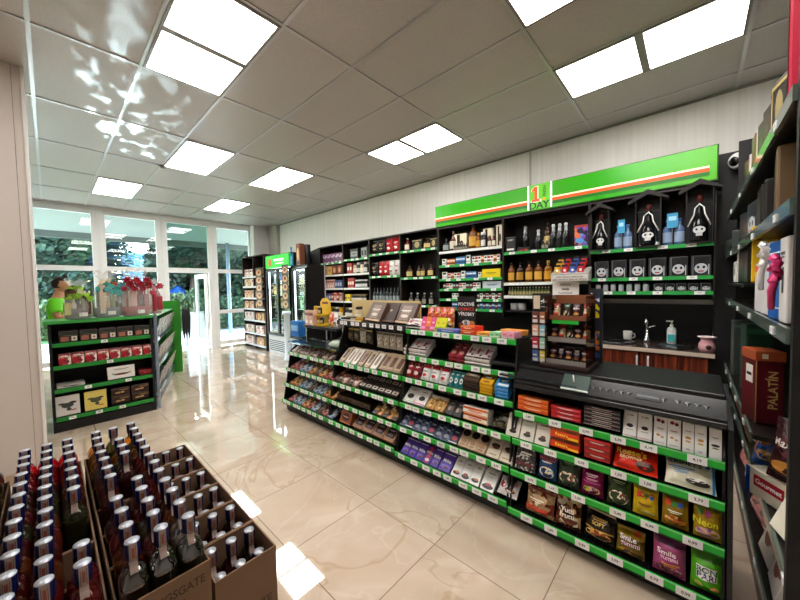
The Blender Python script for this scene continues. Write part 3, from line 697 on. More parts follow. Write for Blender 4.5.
# ================================================================ PACKAGING DESIGNS  name: (base, front shapes)
W = '#f2f0ee'; K = '#141214'
STY = {
 # counter, right
 'orange_wafer': ('#e8641c', [('r',.5,.2,1,.18,'#c23a10'),('t',.5,.55,.35,'#fff2d0','TWIST'),('r',.5,.85,1,.12,'#f29a3c')]),
 'red_wafer': ('#c81f2c', [('r',.5,.2,1,.2,'#8f1018'),('t',.5,.55,.35,'#fbe8e8','MINI'),('e',.85,.6,.2,.5,'#e64a50')]),
 'black_wafer': ('#1d1a1c', [('r',.5,.2,1,.12,'#b9b5b2'),('r',.5,.42,.9,.1,'#7d1c20'),('t',.5,.68,.3,'#e6e2dc','DARK')]),
 'white_truffle': (W, [('e',.5,.42,.5,.14,'#3a2420'),('t',.5,.8,.06,'#7a2030','Truffle'),('r',.5,.06,.9,.015,'#b03040'),('r',.5,.28,.5,.02,'#8a8a8a')]),
 'white_heart': (W, [('e',.35,.86,.35,.12,'#8c1c34'),('e',.68,.83,.3,.12,'#6d1428'),('e',.35,.35,.3,.08,'#c98a4a'),('e',.68,.3,.26,.08,'#c9a07a'),('t',.5,.58,.06,'#a03048','Hearts'),('r',.5,.1,.7,.02,'#b0b0b0')]),
 'white_thins': (W, [('e',.5,.5,.55,.1,'#c08c40'),('e',.5,.38,.5,.08,'#d8b480'),('t',.5,.72,.05,'#9a7430','Thins'),('e',.5,.12,.4,.06,'#c9b8d8')]),
 'white_mint': (W, [('e',.5,.45,.7,.09,'#2b2422'),('e',.5,.36,.6,.05,'#6d7a40'),('t',.5,.7,.05,'#5c7040','Mint')]),
 'cream_tablet': ('#dcd6ca', [('e',.5,.22,.55,.16,'#2a1a14'),('e',.55,.32,.35,.12,'#5a3424'),('t',.5,.78,.05,'#5b4634','Pralines'),('r',.5,.64,.5,.012,'#9a8a70')]),
 'orange_nutbox': ('#d8401a', [('r',.5,.8,1,.34,'#7a3a14'),('t',.4,.35,.3,'#ffd83a',"Reese's"),('r',.8,.15,.35,.2,'#f2c21e'),('e',.7,.75,.4,.2,'#5a2a10')]),
 'red_roll': ('#b01c24', [('r',.5,.5,1,.3,'#7d2a20'),('t',.5,.5,.24,'#f0e0d0','Chips'),('r',.5,.9,1,.1,'#e0392e')]),
 'reeses_bag': ('#e02a12', [('t',.4,.62,.24,'#ffcf24',"Reese's"),('t',.4,.42,.11,'#ffe9a0','BROWNIE'),('e',.74,.25,.44,.3,'#3a1c12'),('e',.7,.3,.3,.15,'#6b3a22'),('r',.2,.12,.3,.06,'#c21808')]),
 'cream_bag': ('#e6dfc6', [('t',.35,.78,.16,'#1c2f50',"HERSHEY'S"),('t',.32,.58,.13,'#2b7fc0',"COOKIES'N'"),('t',.32,.45,.09,'#2b7fc0','CREME'),('e',.66,.22,.5,.2,'#2a2522'),('e',.64,.3,.4,.12,'#f5f2e6'),('e',.86,.82,.1,.14,'#1f78b8'),('r',.975,.5,.05,1,'#2080c4')]),
 'mini_black': (printed(['#1b1719', '#2a2426', '#c9c4be', '#4a4446'], 60), [('t',.5,.65,.2,'#e8e4e0','dark'),('r',.5,.25,.9,.1,'#6b2a30')]),
 'blue_gums': ('#20406e', [('t',.5,.78,.15,'#e05a4a','HARIBO'),('t',.5,.66,.06,'#ffffff','tropifrutti'),('e',.5,.28,.85,.42,printed(['#e8e0c8','#f2f2f2','#8fc4e0','#f0d060','#3a68a8'],55))]),
 'dark_mix': ('#2c3a2a', [('t',.5,.82,.09,'#9fc490','BIO GUMS'),('e',.5,.32,.9,.5,printed(['#e0d8c0','#a04030','#6a8040','#f2e8d0','#3a3024'],55))]),
 'maroon_gums': ('#7b1244', [('t',.5,.68,.13,'#f4d4e4','JELLIES'),('t',.5,.54,.08,'#e79ac2','berry mix'),('r',.5,.45,.8,.04,'#b04a8a'),('e',.5,.2,.8,.26,printed(['#d8c020','#7aa030','#5a2050','#e0a0b0'],60))]),
 'green_gums': ('#2f3f22', [('t',.5,.78,.11,'#b8c890','KISELKY'),('e',.5,.3,.85,.44,printed(['#d8ccb0','#8a3a2a','#f2ead8','#4a3626'],60))]),
 'jojo_yellow': ('#dcb81e', [('r',.5,.86,1,.26,'#8f8524'),('t',.5,.6,.19,'#c8301e','JOJO'),('e',.25,.6,.2,.16,'#d83424'),('e',.55,.62,.16,.13,'#3a8a30'),('e',.75,.58,.15,.12,'#2a62b0'),('t',.5,.34,.09,'#7a4a10','medvedici'),('e',.6,.14,.6,.14,'#e8d060')]),
 'jojo_gold': ('#94741a', [('r',.5,.88,1,.22,'#6a6420'),('e',.22,.66,.22,.18,'#e84a20'),('e',.46,.64,.2,.15,'#3a9a3c'),('e',.7,.66,.2,.16,'#2a68b8'),('t',.5,.44,.09,'#f2e8c0','vajicka'),('e',.5,.2,.85,.3,printed(['#c86a20','#7a2a14','#e8c060','#4a2010'],50))]),
 'jojo_neon': ('#a4821c', [('r',.5,.88,1,.22,'#6e6a28'),('t',.42,.44,.17,'#e8e020','Neon'),('e',.22,.7,.18,.14,'#3a9a3c'),('e',.5,.68,.2,.16,'#c83a8a'),('e',.5,.18,.9,.28,printed(['#d890a0','#e8c0a0','#8a5aa0','#d8d080'],55))]),
 'roast_bag': (printed(['#a8845c','#c9a878','#8a3a28','#e0d0a8','#6b2418'],30), [('t',.4,.55,.17,'#f2ead8','Snack'),('r',.4,.2,.85,.2,'#c8402a'),('r',.5,.92,1,.1,'#8c2a1c')]),
 'tutti_bag': (printed(['#5a2a1c','#3a1a12','#c8a070','#7a3a24','#d8c8a8'],34), [('t',.5,.62,.16,'#f5efe0','Tutti'),('t',.5,.44,.16,'#f5efe0','Frutti')]),
 'sorbus_bag': ('#2a211c', [('t',.5,.72,.14,'#d8a83a','EXOTIC'),('t',.5,.56,.13,'#e8c050','SOFT'),('r',.5,.36,1,.04,'#c89a30'),('e',.5,.2,.9,.3,printed(['#e8a030','#f2d060','#d8d0c0','#8a3a14'],45)),('r',.5,.95,1,.06,'#c8b890')]),
 'smile_yellow': ('#6a5a1c', [('r',.5,.8,1,.3,'#a88a20'),('t',.42,.62,.2,'#f7eef4','Smile'),('t',.5,.4,.22,'#f2c4dc','gummi'),('e',.5,.13,.9,.2,printed(['#d84a3a','#e8c020','#4a4a8a','#2a2a30'],60)),('e',.75,.85,.3,.2,'#c8502a')]),
 'smile_pink': ('#a8487c', [('r',.5,.86,1,.28,'#5a2a4c'),('t',.42,.55,.13,'#ffe9f4','Smile'),('t',.5,.42,.12,'#ffd0e6','gummi'),('t',.55,.29,.10,'#f0a020','cola'),('e',.5,.14,.9,.2,printed(['#3a1c14','#d86a8a','#e8c0d0','#6b2a3a'],60))]),
 'bon_pari': ('#57b41e', [('r',.5,.86,1,.26,'#3f7a1c'),('r',.5,.47,.66,.3,'#f2f4ee'),('t',.5,.535,.13,'#1c5a2a','BON'),('t',.5,.40,.13,'#1a2a5a','PARI'),('e',.25,.16,.3,.16,'#c8d060'),('e',.75,.15,.3,.14,'#e8a860')]),
 # counter, middle
 'milk_choc': ('#4a2f9c', [('t',.5,.55,.16,'#ffffff','Milka'),('e',.5,.25,.8,.2,'#7a58c4'),('e',.6,.2,.4,.12,'#5b3418'),('r',.5,.9,1,.05,'#e8e4f4')]),
 'milk_red': ('#5a2a8c', [('r',.5,.5,.4,.9,'#c02a4c'),('t',.5,.6,.14,'#ffffff','Milka'),('e',.5,.2,.6,.16,'#e8d8e8')]),
 'excel_white': (W, [('e',.5,.2,.8,.18,'#2a1a16'),('e',.6,.26,.5,.1,'#c8743a'),('t',.5,.78,.08,'#6a625c','Excellence'),('r',.5,.6,.35,.02,'#b8a878'),('e',.5,.84,.18,.06,'#c0a860')]),
 'excel_black': (W, [('e',.5,.18,.85,.22,'#1c1614'),('e',.5,.28,.5,.12,'#a02a34'),('t',.5,.78,.08,'#55504c','Excellence'),('r',.5,.62,.35,.02,'#a8a090')]),
 'cherry_bag': ('#e8e4e4', [('e',.25,.55,.4,.5,'#a0182a'),('t',.65,.6,.2,'#b8202c','Cherry'),('e',.65,.25,.5,.25,'#6a3424'),('e',.75,.3,.2,.15,'#c88a5a')]),
 'navy_small': (printed(['#1f2d52','#2e3f70','#101828','#6a7aa0'],60), [('t',.5,.7,.12,'#e8e8f0','Figaro'),('e',.5,.3,.6,.25,'#8c8a9a')]),
 'nougat_navy': ('#232a44', [('t',.5,.75,.12,'#d8d0e0','Orion'),('e',.5,.35,.7,.3,'#a8324a'),('r',.5,.08,1,.06,'#e0e0e0')]),
 'brown_fan': ('#c8a888', [('e',.5,.75,.9,.4,'#1f1512'),('e',.5,.3,.7,.2,'#a87850'),('t',.5,.12,.08,'#3a2418','Student')]),
 'beige_choc': ('#ddd0bc', [('e',.5,.6,.7,.22,'#3a241a'),('e',.55,.5,.5,.14,'#6b4028'),('t',.5,.85,.07,'#5a4030','Carla'),('r',.5,.15,.6,.05,'#a89068')]),
 'white_oval': ('#e4e2de', [('e',.5,.4,.6,.3,'#1b1414'),('t',.5,.78,.09,'#5a3a50','Desert'),('r',.5,.08,.9,.05,'#9cc08c')]),
 'white_oval_pink': ('#e4e0de', [('e',.5,.4,.55,.28,'#1b1414'),('t',.5,.78,.09,'#5a3a50','Desert'),('r',.5,.08,.9,.05,'#e0609c')]),
 'gold_truffle': (printed(['#c89a3a','#8a5a1c','#e8c878','#b07828'],40), [('t',.5,.8,.12,'#e8e0d0','Gold'),('r',.5,.9,1,.14,'#c8c2b8')]),
 'black_nut': ('#2a262c', [('e',.35,.4,.4,.3,'#a89888'),('e',.65,.42,.35,.28,'#6a4a3a'),('t',.5,.75,.12,'#b8b0a8','Nugeta')]),
 'orange_stick': ('#e8e0d4', [('r',.5,.75,1,.3,'#c85a1c'),('t',.5,.4,.3,'#c82a24','Kinder'),('r',.5,.1,1,.14,'#e8a060')]),
 'clear_nuts': (printed(['#2c2a22','#5a523a','#17150f','#7a6a48'],30), []),
 'red_candy': (printed(['#a02030','#7a1420','#c84a50','#3a1414'],45), [('e',.5,.3,.6,.25,'#d8b0a8'),('t',.5,.7,.12,'#f0d8d0','Gyoza')]),
 'white_red_bag': ('#ebe9e8', [('r',.5,.88,1,.22,'#b81c2a'),('t',.5,.55,.13,'#2a2424','Raffi'),('e',.5,.3,.5,.22,'#c8202c'),('e',.4,.32,.15,.08,K)]),
 'teal_bag': ('#2a7c84', [('t',.5,.75,.12,'#e8f0f0','Dixi'),('e',.5,.38,.7,.34,'#d8e4e2'),('e',.55,.36,.3,.16,'#5a4030')]),
 'brown_pack': ('#2c1d16', [('r',.5,.6,.9,.3,'#8a7a68'),('t',.5,.6,.2,'#f0e8dc','Corny'),('r',.5,.15,1,.14,'#5a3a24')]),
 'yellow_pack': ('#d8a418', [('r',.5,.62,.95,.3,'#3a2a1c'),('t',.5,.62,.2,'#f0e8dc','Corny'),('e',.5,.2,.6,.16,'#8a5a1c')]),
 'blue_pack': ('#2a86c8', [('r',.6,.6,.8,.3,'#20242c'),('t',.6,.6,.2,'#f0f0f0','Corny'),('r',.6,.2,.8,.2,'#e8eef2')]),
 'cigarillo': ('#e8e2e0', [('e',.3,.55,.3,.4,'#a83040'),('t',.65,.6,.16,'#8a2a34','Lindor'),('r',.5,.12,1,.1,'#4a2a24'),('e',.75,.28,.3,.12,'#5a3424')]),
 'pink_gum': ('#e8a0b4', [('t',.5,.5,.3,'#c03060','gum'),('r',.5,.1,1,.14,'#f4d8e0')]),
 'green_gum': ('#9ad0a0', [('t',.5,.5,.3,'#20703c','gum'),('r',.5,.1,1,.14,'#eef6ee')]),
 'orange_gum': ('#f0a040', [('t',.5,.5,.3,'#b03010','gum'),('r',.5,.1,1,.14,'#fbe8c8')]),
 'red_gum': ('#d83a28', [('t',.5,.5,.3,'#fff0d0','gum'),('r',.5,.85,1,.14,'#f0b030')]),
 'blue_gum': ('#3a6ab8', [('t',.5,.5,.3,'#e8f0ff','gum'),('r',.5,.85,1,.14,'#c04a9a')]),
 'pink_tube': ('#e0508c', [('t',.5,.6,.12,'#fff0f6','POP'),('r',.5,.2,1,.2,'#f09ac0')]),
 'yellow_tube': ('#d8d81c', [('t',.5,.6,.12,'#c83010','POP'),('r',.5,.2,1,.2,'#90b020')]),
 'orange_tube': ('#e87a3a', [('t',.5,.6,.12,'#fff0f6','POP'),('r',.5,.2,1,.2,'#d04a6a')]),
 'lollies': (printed(['#e8c030','#d84a3a','#8ab84a','#e8a0a0','#f2ead8','#c86a2a'],26), []),
 'big_choc': ('#4a332a', [('t',.5,.72,.1,'#d8c8b8','Merci'),('r',.5,.2,.8,.02,'#a89078'),('e',.68,.55,.16,.1,'#b89a7a'),('r',.5,.05,1,.06,'#7a6050')]),
 'big_choc_print': ('#5a4034', [('r',.5,.5,.5,.7,'#8a7264'),('t',.5,.6,.12,'#eadfd4','Finest'),('e',.5,.35,.4,.16,'#d8c8b8'),('r',.5,.06,1,.08,'#c8a884')]),
 'flat_choc': ('#3c2820', [('e',.6,.6,.16,.1,'#c8a888'),('r',.5,.06,1,.05,'#7a5a48')]),
 # counter, left
 'dark_pack': ('#231a19', [('r',.5,.62,.7,.34,'#8a8088'),('t',.5,.7,.12,'#e0d8d8','LION'),('r',.5,.2,.6,.12,'#a85a30')]),
 'gold_pack': ('#3a2a1c', [('r',.5,.5,.8,.4,'#a88858'),('t',.5,.6,.14,'#2a1a10','Gold')]),
 'kraft_dark': ('#a87a58', [('r',.5,.55,.8,.7,'#211b1e'),('t',.5,.7,.1,'#d8d0d0','Bio'),('e',.5,.4,.5,.2,'#7a5a68'),('r',.5,.12,1,.1,'#8a5c3c')]),
 'brown_round': ('#8a4a34', [('e',.5,.55,.7,.6,'#3a2220'),('t',.5,.55,.12,'#e0c0a8','Mozart'),('r',.5,.08,1,.1,'#b07050')]),
 'small_label': ('#2a1f1c', [('r',.5,.3,.8,.34,'#c8c0b8'),('e',.5,.3,.5,.2,'#6a4a3a'),('r',.5,.8,.8,.06,'#5a4a40')]),
 'tablet_tan': ('#c8b498', [('r',.5,.55,.5,.6,'#4a3428'),('r',.5,.08,1,.06,'#8a7458'),('t',.5,.88,.05,'#4a3428','Bean')]),
 'tablet_white': ('#dcd4c8', [('r',.5,.5,.4,.6,'#8a6a52'),('t',.5,.85,.05,'#6a4a38','Bean')]),
 'tablet_brown': ('#b09878', [('r',.5,.52,.6,.6,'#5c2f22'),('t',.5,.88,.05,'#3a2418','Bean'),('r',.5,.06,1,.06,'#7c6450')]),
 'bar_a': (printed(['#8a6a58','#c8b0a0','#a84a3a','#e0d8d0','#4a3028'],26), [('t',.5,.5,.2,'#f0e8e0','Deva')]),
 'bar_b': (printed(['#5a7a98','#a8b8c8','#2a3a58','#d8dce0'],26), [('t',.5,.5,.2,'#f0f0f0','Milky')]),
 'bar_c': (printed(['#a05a28','#d89a48','#5a2c18','#e8d0a0'],26), [('t',.5,.5,.2,'#f8f0d0','Nuts')]),
 'bar_d': (printed(['#8a3038','#c86a60','#4a1c20','#d8c0b8'],26), [('t',.5,.5,.2,'#f8f0e8','Rum')]),
 'bar_e': (printed(['#3a2620','#5a3a2c','#8a6a54','#c8b8a8'],26), [('t',.5,.5,.2,'#e8e0d0','Horky')]),
 'bar_f': (printed(['#c8c0b8','#e8e0d8','#a8705a','#8a3038'],26), [('t',.5,.5,.2,'#8a3038','Mila')]),
 'hang_white': ('#b8b0a6', [('r',.5,.9,1,.14,'#6a5c50'),('e',.5,.45,.7,.5,printed(['#c8beb0','#8a7a6a','#e0d8cc'],50))]),
 'hang_dark': ('#3c3630', [('r',.5,.9,1,.12,'#a8904a'),('e',.5,.4,.7,.5,printed(['#6a6050','#8a8068','#38322a'],50))]),
 # back units
 'skull_box': ('#3c3c42', [('r',.5,.5,.86,.9,'#1a1a1e'),('r',.1,.5,.03,.9,'#8a8a92'),('r',.5,.72,.16,.24,'#08080a'),('e',.5,.36,.66,.5,'#c8ccd2'),('e',.36,.42,.14,.14,K),('e',.64,.42,.14,.14,K),('r',.5,.22,.26,.06,'#a83040'),('r',.88,.3,.05,.5,'#c8ccd0')]),  # narrow pale side strips are painted highlights on the glass
 'poster_box': (printed(['#2a2050','#7a4ac0','#d86a3a','#4a9ad8','#181430'],14), [('r',.5,.06,1,.12,'#3a6ab0'),('r',.5,.95,1,.1,'#a83a34')]),
 'black_gift': ('#161518', [('r',.5,.6,.7,.5,'#2c2a2e'),('t',.5,.8,.1,'#d8d8d8','Gift'),('r',.5,.2,.7,.12,'#e8e4e0')]),
 'red_gift': ('#201416', [('e',.3,.3,.3,.4,'#b8242c'),('e',.7,.3,.3,.4,'#c8343c')]),
 'cream_pack': ('#e8dec4', [('r',.35,.5,.25,.9,'#1c1512'),('e',.6,.4,.3,.4,'#4a3020')]),
 'cig_white': (W, [('r',.5,.75,.7,.25,K),('r',.5,.3,1,.14,'#a8a8b0')]),
 'cig_red': ('#f0ece8', [('r',.5,.75,1,.3,'#c02028'),('r',.5,.3,1,.2,'#28242a')]),
 'cig_blue': ('#3a7ab8', [('r',.5,.7,1,.2,'#e8eef4'),('r',.5,.3,1,.2,'#1c3a68')]),
 'cig_yellow': ('#e8d020', [('t',.5,.5,.3,'#a08010','Camel')]),
 'cig_lblue': ('#c8d4dc', [('t',.5,.5,.3,'#2a4a9a','Vuse')]),
 'cig_orange': ('#d87840', [('r',.5,.7,1,.2,'#f0e0d0'),('r',.5,.3,1,.2,'#4a2418')]),
 'cig_dark': ('#242430', [('r',.5,.6,.8,.3,'#c8c8d0'),('r',.5,.25,1,.15,'#8a3038')]),
 'box_tan': ('#d0a868', [('t',.5,.5,.25,'#6a4018','Tea'),('r',.5,.9,1,.08,'#8a6430')]),
 'box_brown': ('#7a4430', [('e',.5,.5,.5,.6,'#d8b080'),('r',.5,.1,1,.12,'#3a1c14')]),
 'box_purple': (printed(['#6a4a78','#c8b8d0','#3a3448','#a83a5a'],22), []),
 'box_red': ('#a82028', [('r',.5,.5,.7,.3,'#e8d8c8')]),
 'box_yellow': ('#e8d020', [('r',.5,.5,.7,.3,'#8a7010')]),
 'box_pink': ('#d8b0a0', [('r',.5,.75,1,.2,'#8a4a48'),('r',.5,.25,.6,.2,'#f0e4dc')]),
 'box_bluew': ('#4a5a8a', [('r',.5,.5,.7,.4,'#c8d0e0')]),
 'coffee_black': ('#1b1715', [('e',.5,.62,.6,.2,'#a88a48'),('t',.5,.35,.1,'#c8a860','Cafe'),('r',.5,.94,1,.06,'#3a3430')]),
 'coffee_red': ('#c4202c', [('t',.5,.62,.12,'#ffffff','segafredo'),('e',.5,.3,.5,.16,'#ffffff'),('r',.5,.94,1,.06,'#8a1018')]),
 'coffee_white': ('#e8e4e2', [('t',.5,.62,.14,'#c4202c','illy'),('e',.5,.3,.5,.16,'#8a1c24')]),
 'tin_black': ('#28282c', [('r',.5,.5,.8,.5,'#8a8a90'),('t',.5,.5,.2,K,'TIN')]),
 'tin_silver': ('#8a8d90', [('r',.5,.5,.7,.5,'#26262a')]),
 'gift_card': ('#201c1c', [('e',.5,.5,.5,.6,'#a89868'),('r',.5,.9,1,.06,'#c8b070')]),
 # left end shelf
 'bow_box': ('#3c2a26', [('r',.5,.78,1,.26,'#26302a'),('r',.8,.32,.3,.4,'#e8e0d8'),('e',.8,.32,.14,.2,'#8a6a48'),('r',.3,.3,.4,.4,'#a86a5a'),('r',.5,.6,.5,.03,'#7a8a6a')]),
 'berry_box': (printed(['#a82030','#e8d0c8','#d87878','#f2e6dc','#7a1820'],28), [('e',.25,.4,.4,.6,'#b01c2c'),('t',.6,.7,.2,'#6a1018','Merci')]),
 'white_choc_box': ('#e8e6e2', [('t',.5,.75,.14,'#8a8a80','Raffaello'),('e',.5,.35,.6,.16,'#6a3a30'),('e',.2,.4,.12,.14,'#a0a898'),('e',.8,.4,.12,.14,'#a0a898')]),
 'bird_white': ('#dcd8d4', [('e',.5,.5,.5,.26,'#3a4240'),('e',.28,.6,.3,.1,'#3a4240'),('e',.72,.62,.3,.12,'#2e3634'),('e',.55,.3,.2,.16,'#3a4240'),('r',.72,.24,.24,.06,'#a86a5a')]),
 'bird_yellow': ('#e4cf6e', [('e',.5,.5,.5,.26,'#4a4e3c'),('e',.28,.6,.3,.1,'#4a4e3c'),('e',.72,.6,.28,.1,'#3a3e30'),('e',.55,.3,.2,.16,'#4a4e3c'),('r',.72,.2,.24,.05,'#a84a3a')]),
 'gold_dark': ('#2a1512', [('e',.35,.4,.3,.24,'#b08a58'),('e',.6,.42,.2,.2,'#c8a878'),('t',.7,.7,.14,'#b08a58','Gold'),('r',.5,.9,1,.05,'#6a4a30')]),
 'red_flat': ('#8a1c24', [('r',.6,.5,.5,.4,'#c8404a')]),
 # right shelf
 'palatin': ('#5c1420', [('r',.02,.5,.05,1,'#b08a4a'),('v',.55,.48,.42,'#c8a868','PALATÍN')]),
 'dark_green_box': ('#1f3a2c', [('r',.5,.9,1,.08,'#2f5a40'),('t',.5,.6,.1,'#8a7a48','XO'),('r',.5,.2,.8,.2,'#5a4020')]),
 'grey_box': ('#3a423f', [('r',.5,.4,.16,.3,'#15181a'),('r',.5,.9,1,.04,'#5a625f')]),
 'yellow_box': ('#e8bc10', [('r',.5,.35,1,.03,'#5a4a10'),('t',.5,.7,.08,'#8a2010','Brandy')]),
 'orange_lab': ('#d8d4d8', [('r',.5,.9,1,.14,'#e8501c'),('r',.5,.78,1,.08,'#e8c020')]),
 'black_box': ('#1c1917', [('r',.5,.5,.8,.6,'#3a302a'),('e',.5,.5,.4,.3,'#5a4a38')]),
 'white_tall': ('#e4e2e0', [('r',.5,.5,.3,.3,'#28262a'),('t',.5,.8,.1,'#4a484a','Gin')]),
 'blue_tall': ('#1f62b8', [('r',.5,.5,.5,.2,'#a8602c'),('r',.5,.85,1,.02,'#e8eef8'),('r',.5,.15,1,.02,'#e8eef8')]),
 'pink_big': ('#d82a4c', [('r',.9,.5,.2,1,'#e84a5c'),('r',.5,.04,1,.05,'#f07a88')]),
 'wood_box': ('#7a6248', [('r',.5,.5,.8,.8,'#5a4430'),('r',.5,.1,1,.06,'#a08860')]),
 'biscuit_box': ('#e8dfc8', [('r',.3,.6,.4,.4,'#b01c2c'),('t',.3,.6,.18,'#ffffff','Gourmet'),('e',.75,.35,.4,.4,'#d8a850'),('r',.02,.5,.06,1,'#2a5ab0')]),
 'wafer_white': ('#e6e2d0', [('e',.5,.5,.3,.6,'#8a9a48'),('r',.5,.85,1,.1,'#c8c0a0')]),
 'snack_blue': ('#2a5fb8', [('e',.5,.4,.8,.4,'#b8803c'),('e',.5,.3,.5,.2,'#d8a860')]),
 'snack_brown': ('#3a1f22', [('e',.5,.6,.7,.4,'#5a3034'),('t',.5,.6,.16,'#f0e4dc','MaxSport'),('e',.5,.25,.8,.2,'#c88a40')]),
 'snack_pink': ('#d88a88', [('e',.5,.4,.8,.3,'#3a3838'),('r',.5,.1,1,.1,'#e8e4e4')]),
 'cherry_white': ('#e8e2dc', [('e',.4,.45,.5,.4,'#7a1420'),('e',.7,.55,.3,.3,'#a82a34'),('t',.5,.85,.1,'#5a3030','Visne')]),
}
# bottles: (glass, cap, label, form)
STY.update({
 'dark_spirit': (K, '#c8c4bc', '#8a8478', 'wine'), 'silver_neck': ('#17171a', '#c8ccd0', None, 'champ'),
 'whisky': ('#6a3a12', '#1a1512', '#d8a440', 'squat'), 'whisky_dark': ('#2c1a10', '#17110d', '#b8862c', 'squat'),
 'amber': ('#8a5010', '#c8a040', '#c89028', 'squat'), 'gin_red': ('#5a1c1c', '#b8a890', '#d8d0c0', 'round'), 'rum': ('#3a2014', '#26180f', '#c8b070', 'squat'),
 'mini_green': ('#5a6a3a', '#c8c0a0', '#a89a6a', 'wine'), 'mini_dark': ('#3c3828', '#8a8468', '#7a7250', 'wine'),
 'water_blue': ('#5a7aa8', '#4a78c0', '#9ab0d0', 'wine'), 'syrup': ('#1c2428', '#2a3438', '#8a9498', 'wine'),
 'syrup_blue': ('#243044', '#20242c', '#a8b4c8', 'wine'), 'skull_mini': ('#c8ccd2', '#3a3c42', None, 'jar'),
 'jar_label': ('#2c2422', '#8a7a4a', '#d8d0c0', 'jar'), 'white_jar': ('#2a2a2c', '#d8d8d8', '#d8d8d8', 'jar'),
 'white_can': ('#d8dadc', '#b0b4b8', None, 'can'), 'cream_pot': ('#c8b898', '#3a2c28', '#e8e0c8', 'jar'), 'tin_can': ('#33363a', '#9a9a9a', '#c0c0c4', 'can'),
 'honey': ('#c88a1c', '#c8a020', '#f0e0a0', 'jar'), 'blue_bottle': ('#4ab0d8', '#2a6aa0', '#7acbe8', 'wine'), 'dark_jar': ('#2a2626', '#b0a070', '#b8a890', 'jar'),
})

# ================================================================ THE SALES COUNTER
def counter_module(label, x0, x1, tiers, yf, right_end=False, top=None, name='display_counter', ntag=7, zback=None):
    """tiers: bottom heights of the green strips; yf: their front distances"""
    t = thing(name, label, 'display counter', ((x0+x1)/2, 2.3, 0), group='sections of the green and black sales counter')
    YB_ = 2.44; zt = zback or (tiers[-1]+.16); rnd = random.Random(int(x0*100))
    MB().box(x0, x1, 2.0, YB_, 0, .085, mat('#121213', .35)).obj('plinth', t)
    MB().box(x0, x1, YB_-.03, YB_, .085, zt, mat('#0e0e0f', .5)).obj('back_panel', t)
    for x in (x0+.002, x1-.012):
        b = MB(); b.prism([(yf[0]+.02, .085), (yf[-1]+.03, min(zt, tiers[-1]+.05)), (2.2, zt), (YB_-.03, zt), (YB_-.03, .085)], x, x+.01, BLACK); b.obj('side_panel', t)
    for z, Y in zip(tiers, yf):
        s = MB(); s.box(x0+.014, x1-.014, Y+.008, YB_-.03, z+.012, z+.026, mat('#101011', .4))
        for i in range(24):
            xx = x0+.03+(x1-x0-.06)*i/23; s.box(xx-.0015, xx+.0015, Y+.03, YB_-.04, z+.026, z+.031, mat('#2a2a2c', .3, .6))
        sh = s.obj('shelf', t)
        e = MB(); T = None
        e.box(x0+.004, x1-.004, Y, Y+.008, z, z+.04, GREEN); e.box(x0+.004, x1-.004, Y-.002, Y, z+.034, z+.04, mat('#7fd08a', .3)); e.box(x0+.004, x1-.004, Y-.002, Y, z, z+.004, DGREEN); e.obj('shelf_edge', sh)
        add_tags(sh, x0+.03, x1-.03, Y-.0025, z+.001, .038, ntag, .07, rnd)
    return t
XR0, XR1 = -.868, .118
RT = [.075, .305, .5, .67]; RY = [1.93, 1.97, 2.0, 2.04]
MT = [.10, .31, .505, .72, .90, 1.128]; MY = [1.93, 1.97, 2.0, 2.04, 2.1, 2.1]
cR = counter_module('right counter section under the black checkout top, with sweets and gummy bags', XR0, XR1, RT, RY, True, ntag=6, zback=.88)
cM = counter_module('middle counter section with purple chocolate bars on its bottom shelf', -1.868, -.874, MT, MY, ntag=8, zback=1.13)
cL = counter_module('counter section below the big brown chocolate boxes and hanging bags', -2.868, -1.874, [.12, .315, .505, .72], [1.93, 1.97, 2.0, 2.04], ntag=8, zback=1.13)
cF = counter_module('counter section at the far end, near the blue crate and yellow display', -3.84, -2.874, [.12, .315, .505, .70], [1.93, 1.97, 2.0, 2.04], ntag=8, zback=.848)
# end post at the right of the counter
b = MB().prism([(1.95, 0), (1.95, .1), (2.05, .86), (2.44, .98), (2.44, 0)], .122, .14, mat('#17181a', .25)).obj('end_panel', cR)
# checkout top
t = thing('checkout_top', 'long black checkout worktop with a sloping embossed front ledge', 'worktop', (-.4, 2.4, .9))
MB().box(-1.45, .118, 2.14, 2.60, .965, .992, mat('#19191b', .3), .006).obj('top_slab', t)
MB().prism([(2.05, .885), (2.05, .9), (2.13, .972), (2.14, .966), (2.14, .885)], -.868, .118, mat('#1b1c1e', .2)).obj('sloping_ledge', t)
b = MB(); T0 = Matrix.Translation((0, 2.088, .936)) @ Matrix.Rotation(-math.atan2(.08, .072), 4, 'X')
for i, px in enumerate((594, 601, 608, 615, 622, 629, 664, 678, 688, 698, 707)):
    x = wx(px, 2.09, .936); b.add([(x-.015, 0, .012), (x+.015, 0, .012), (x, 0, -.014), (x, -.004, .003)], [(0,3,1), (1,3,2), (2,3,0)], mat('#56585c', .25, .4), T0)
x = wx(648, 2.09, .936); b.box(x-.055, x+.055, -.002, .0, -.018, .018, mat('#2c2d30', .2), T=T0); b.box(x-.045, x+.045, -.003, -.002, -.005, .005, mat('#4a4c50', .3, .4), T=T0)
b.obj('embossed_marks', t)
MB().box(-.868, .118, 2.035, 2.05, .862, .888, mat('#2a2c2e', .2), .003).obj('lower_lip', t)
# glassy ledge left of it
t = MB().box(-1.868, -.872, 2.44, 2.75, 1.0, 1.02, mat('#141416', .25), .004).obj('rear_ledge'); tag(t, 'black ledge behind the top of the middle counter section', 'ledge')
t = MB().box(-.98, -.50, 2.06, 2.135, .918, .93, mat('#20262a', .1), .004).box(-.868, -.50, 2.06, 2.07, .89, .918, mat('#15181a', .2)).obj('glass_ledge'); tag(t, 'dark glassy ledge in front of the cigar display', 'ledge')

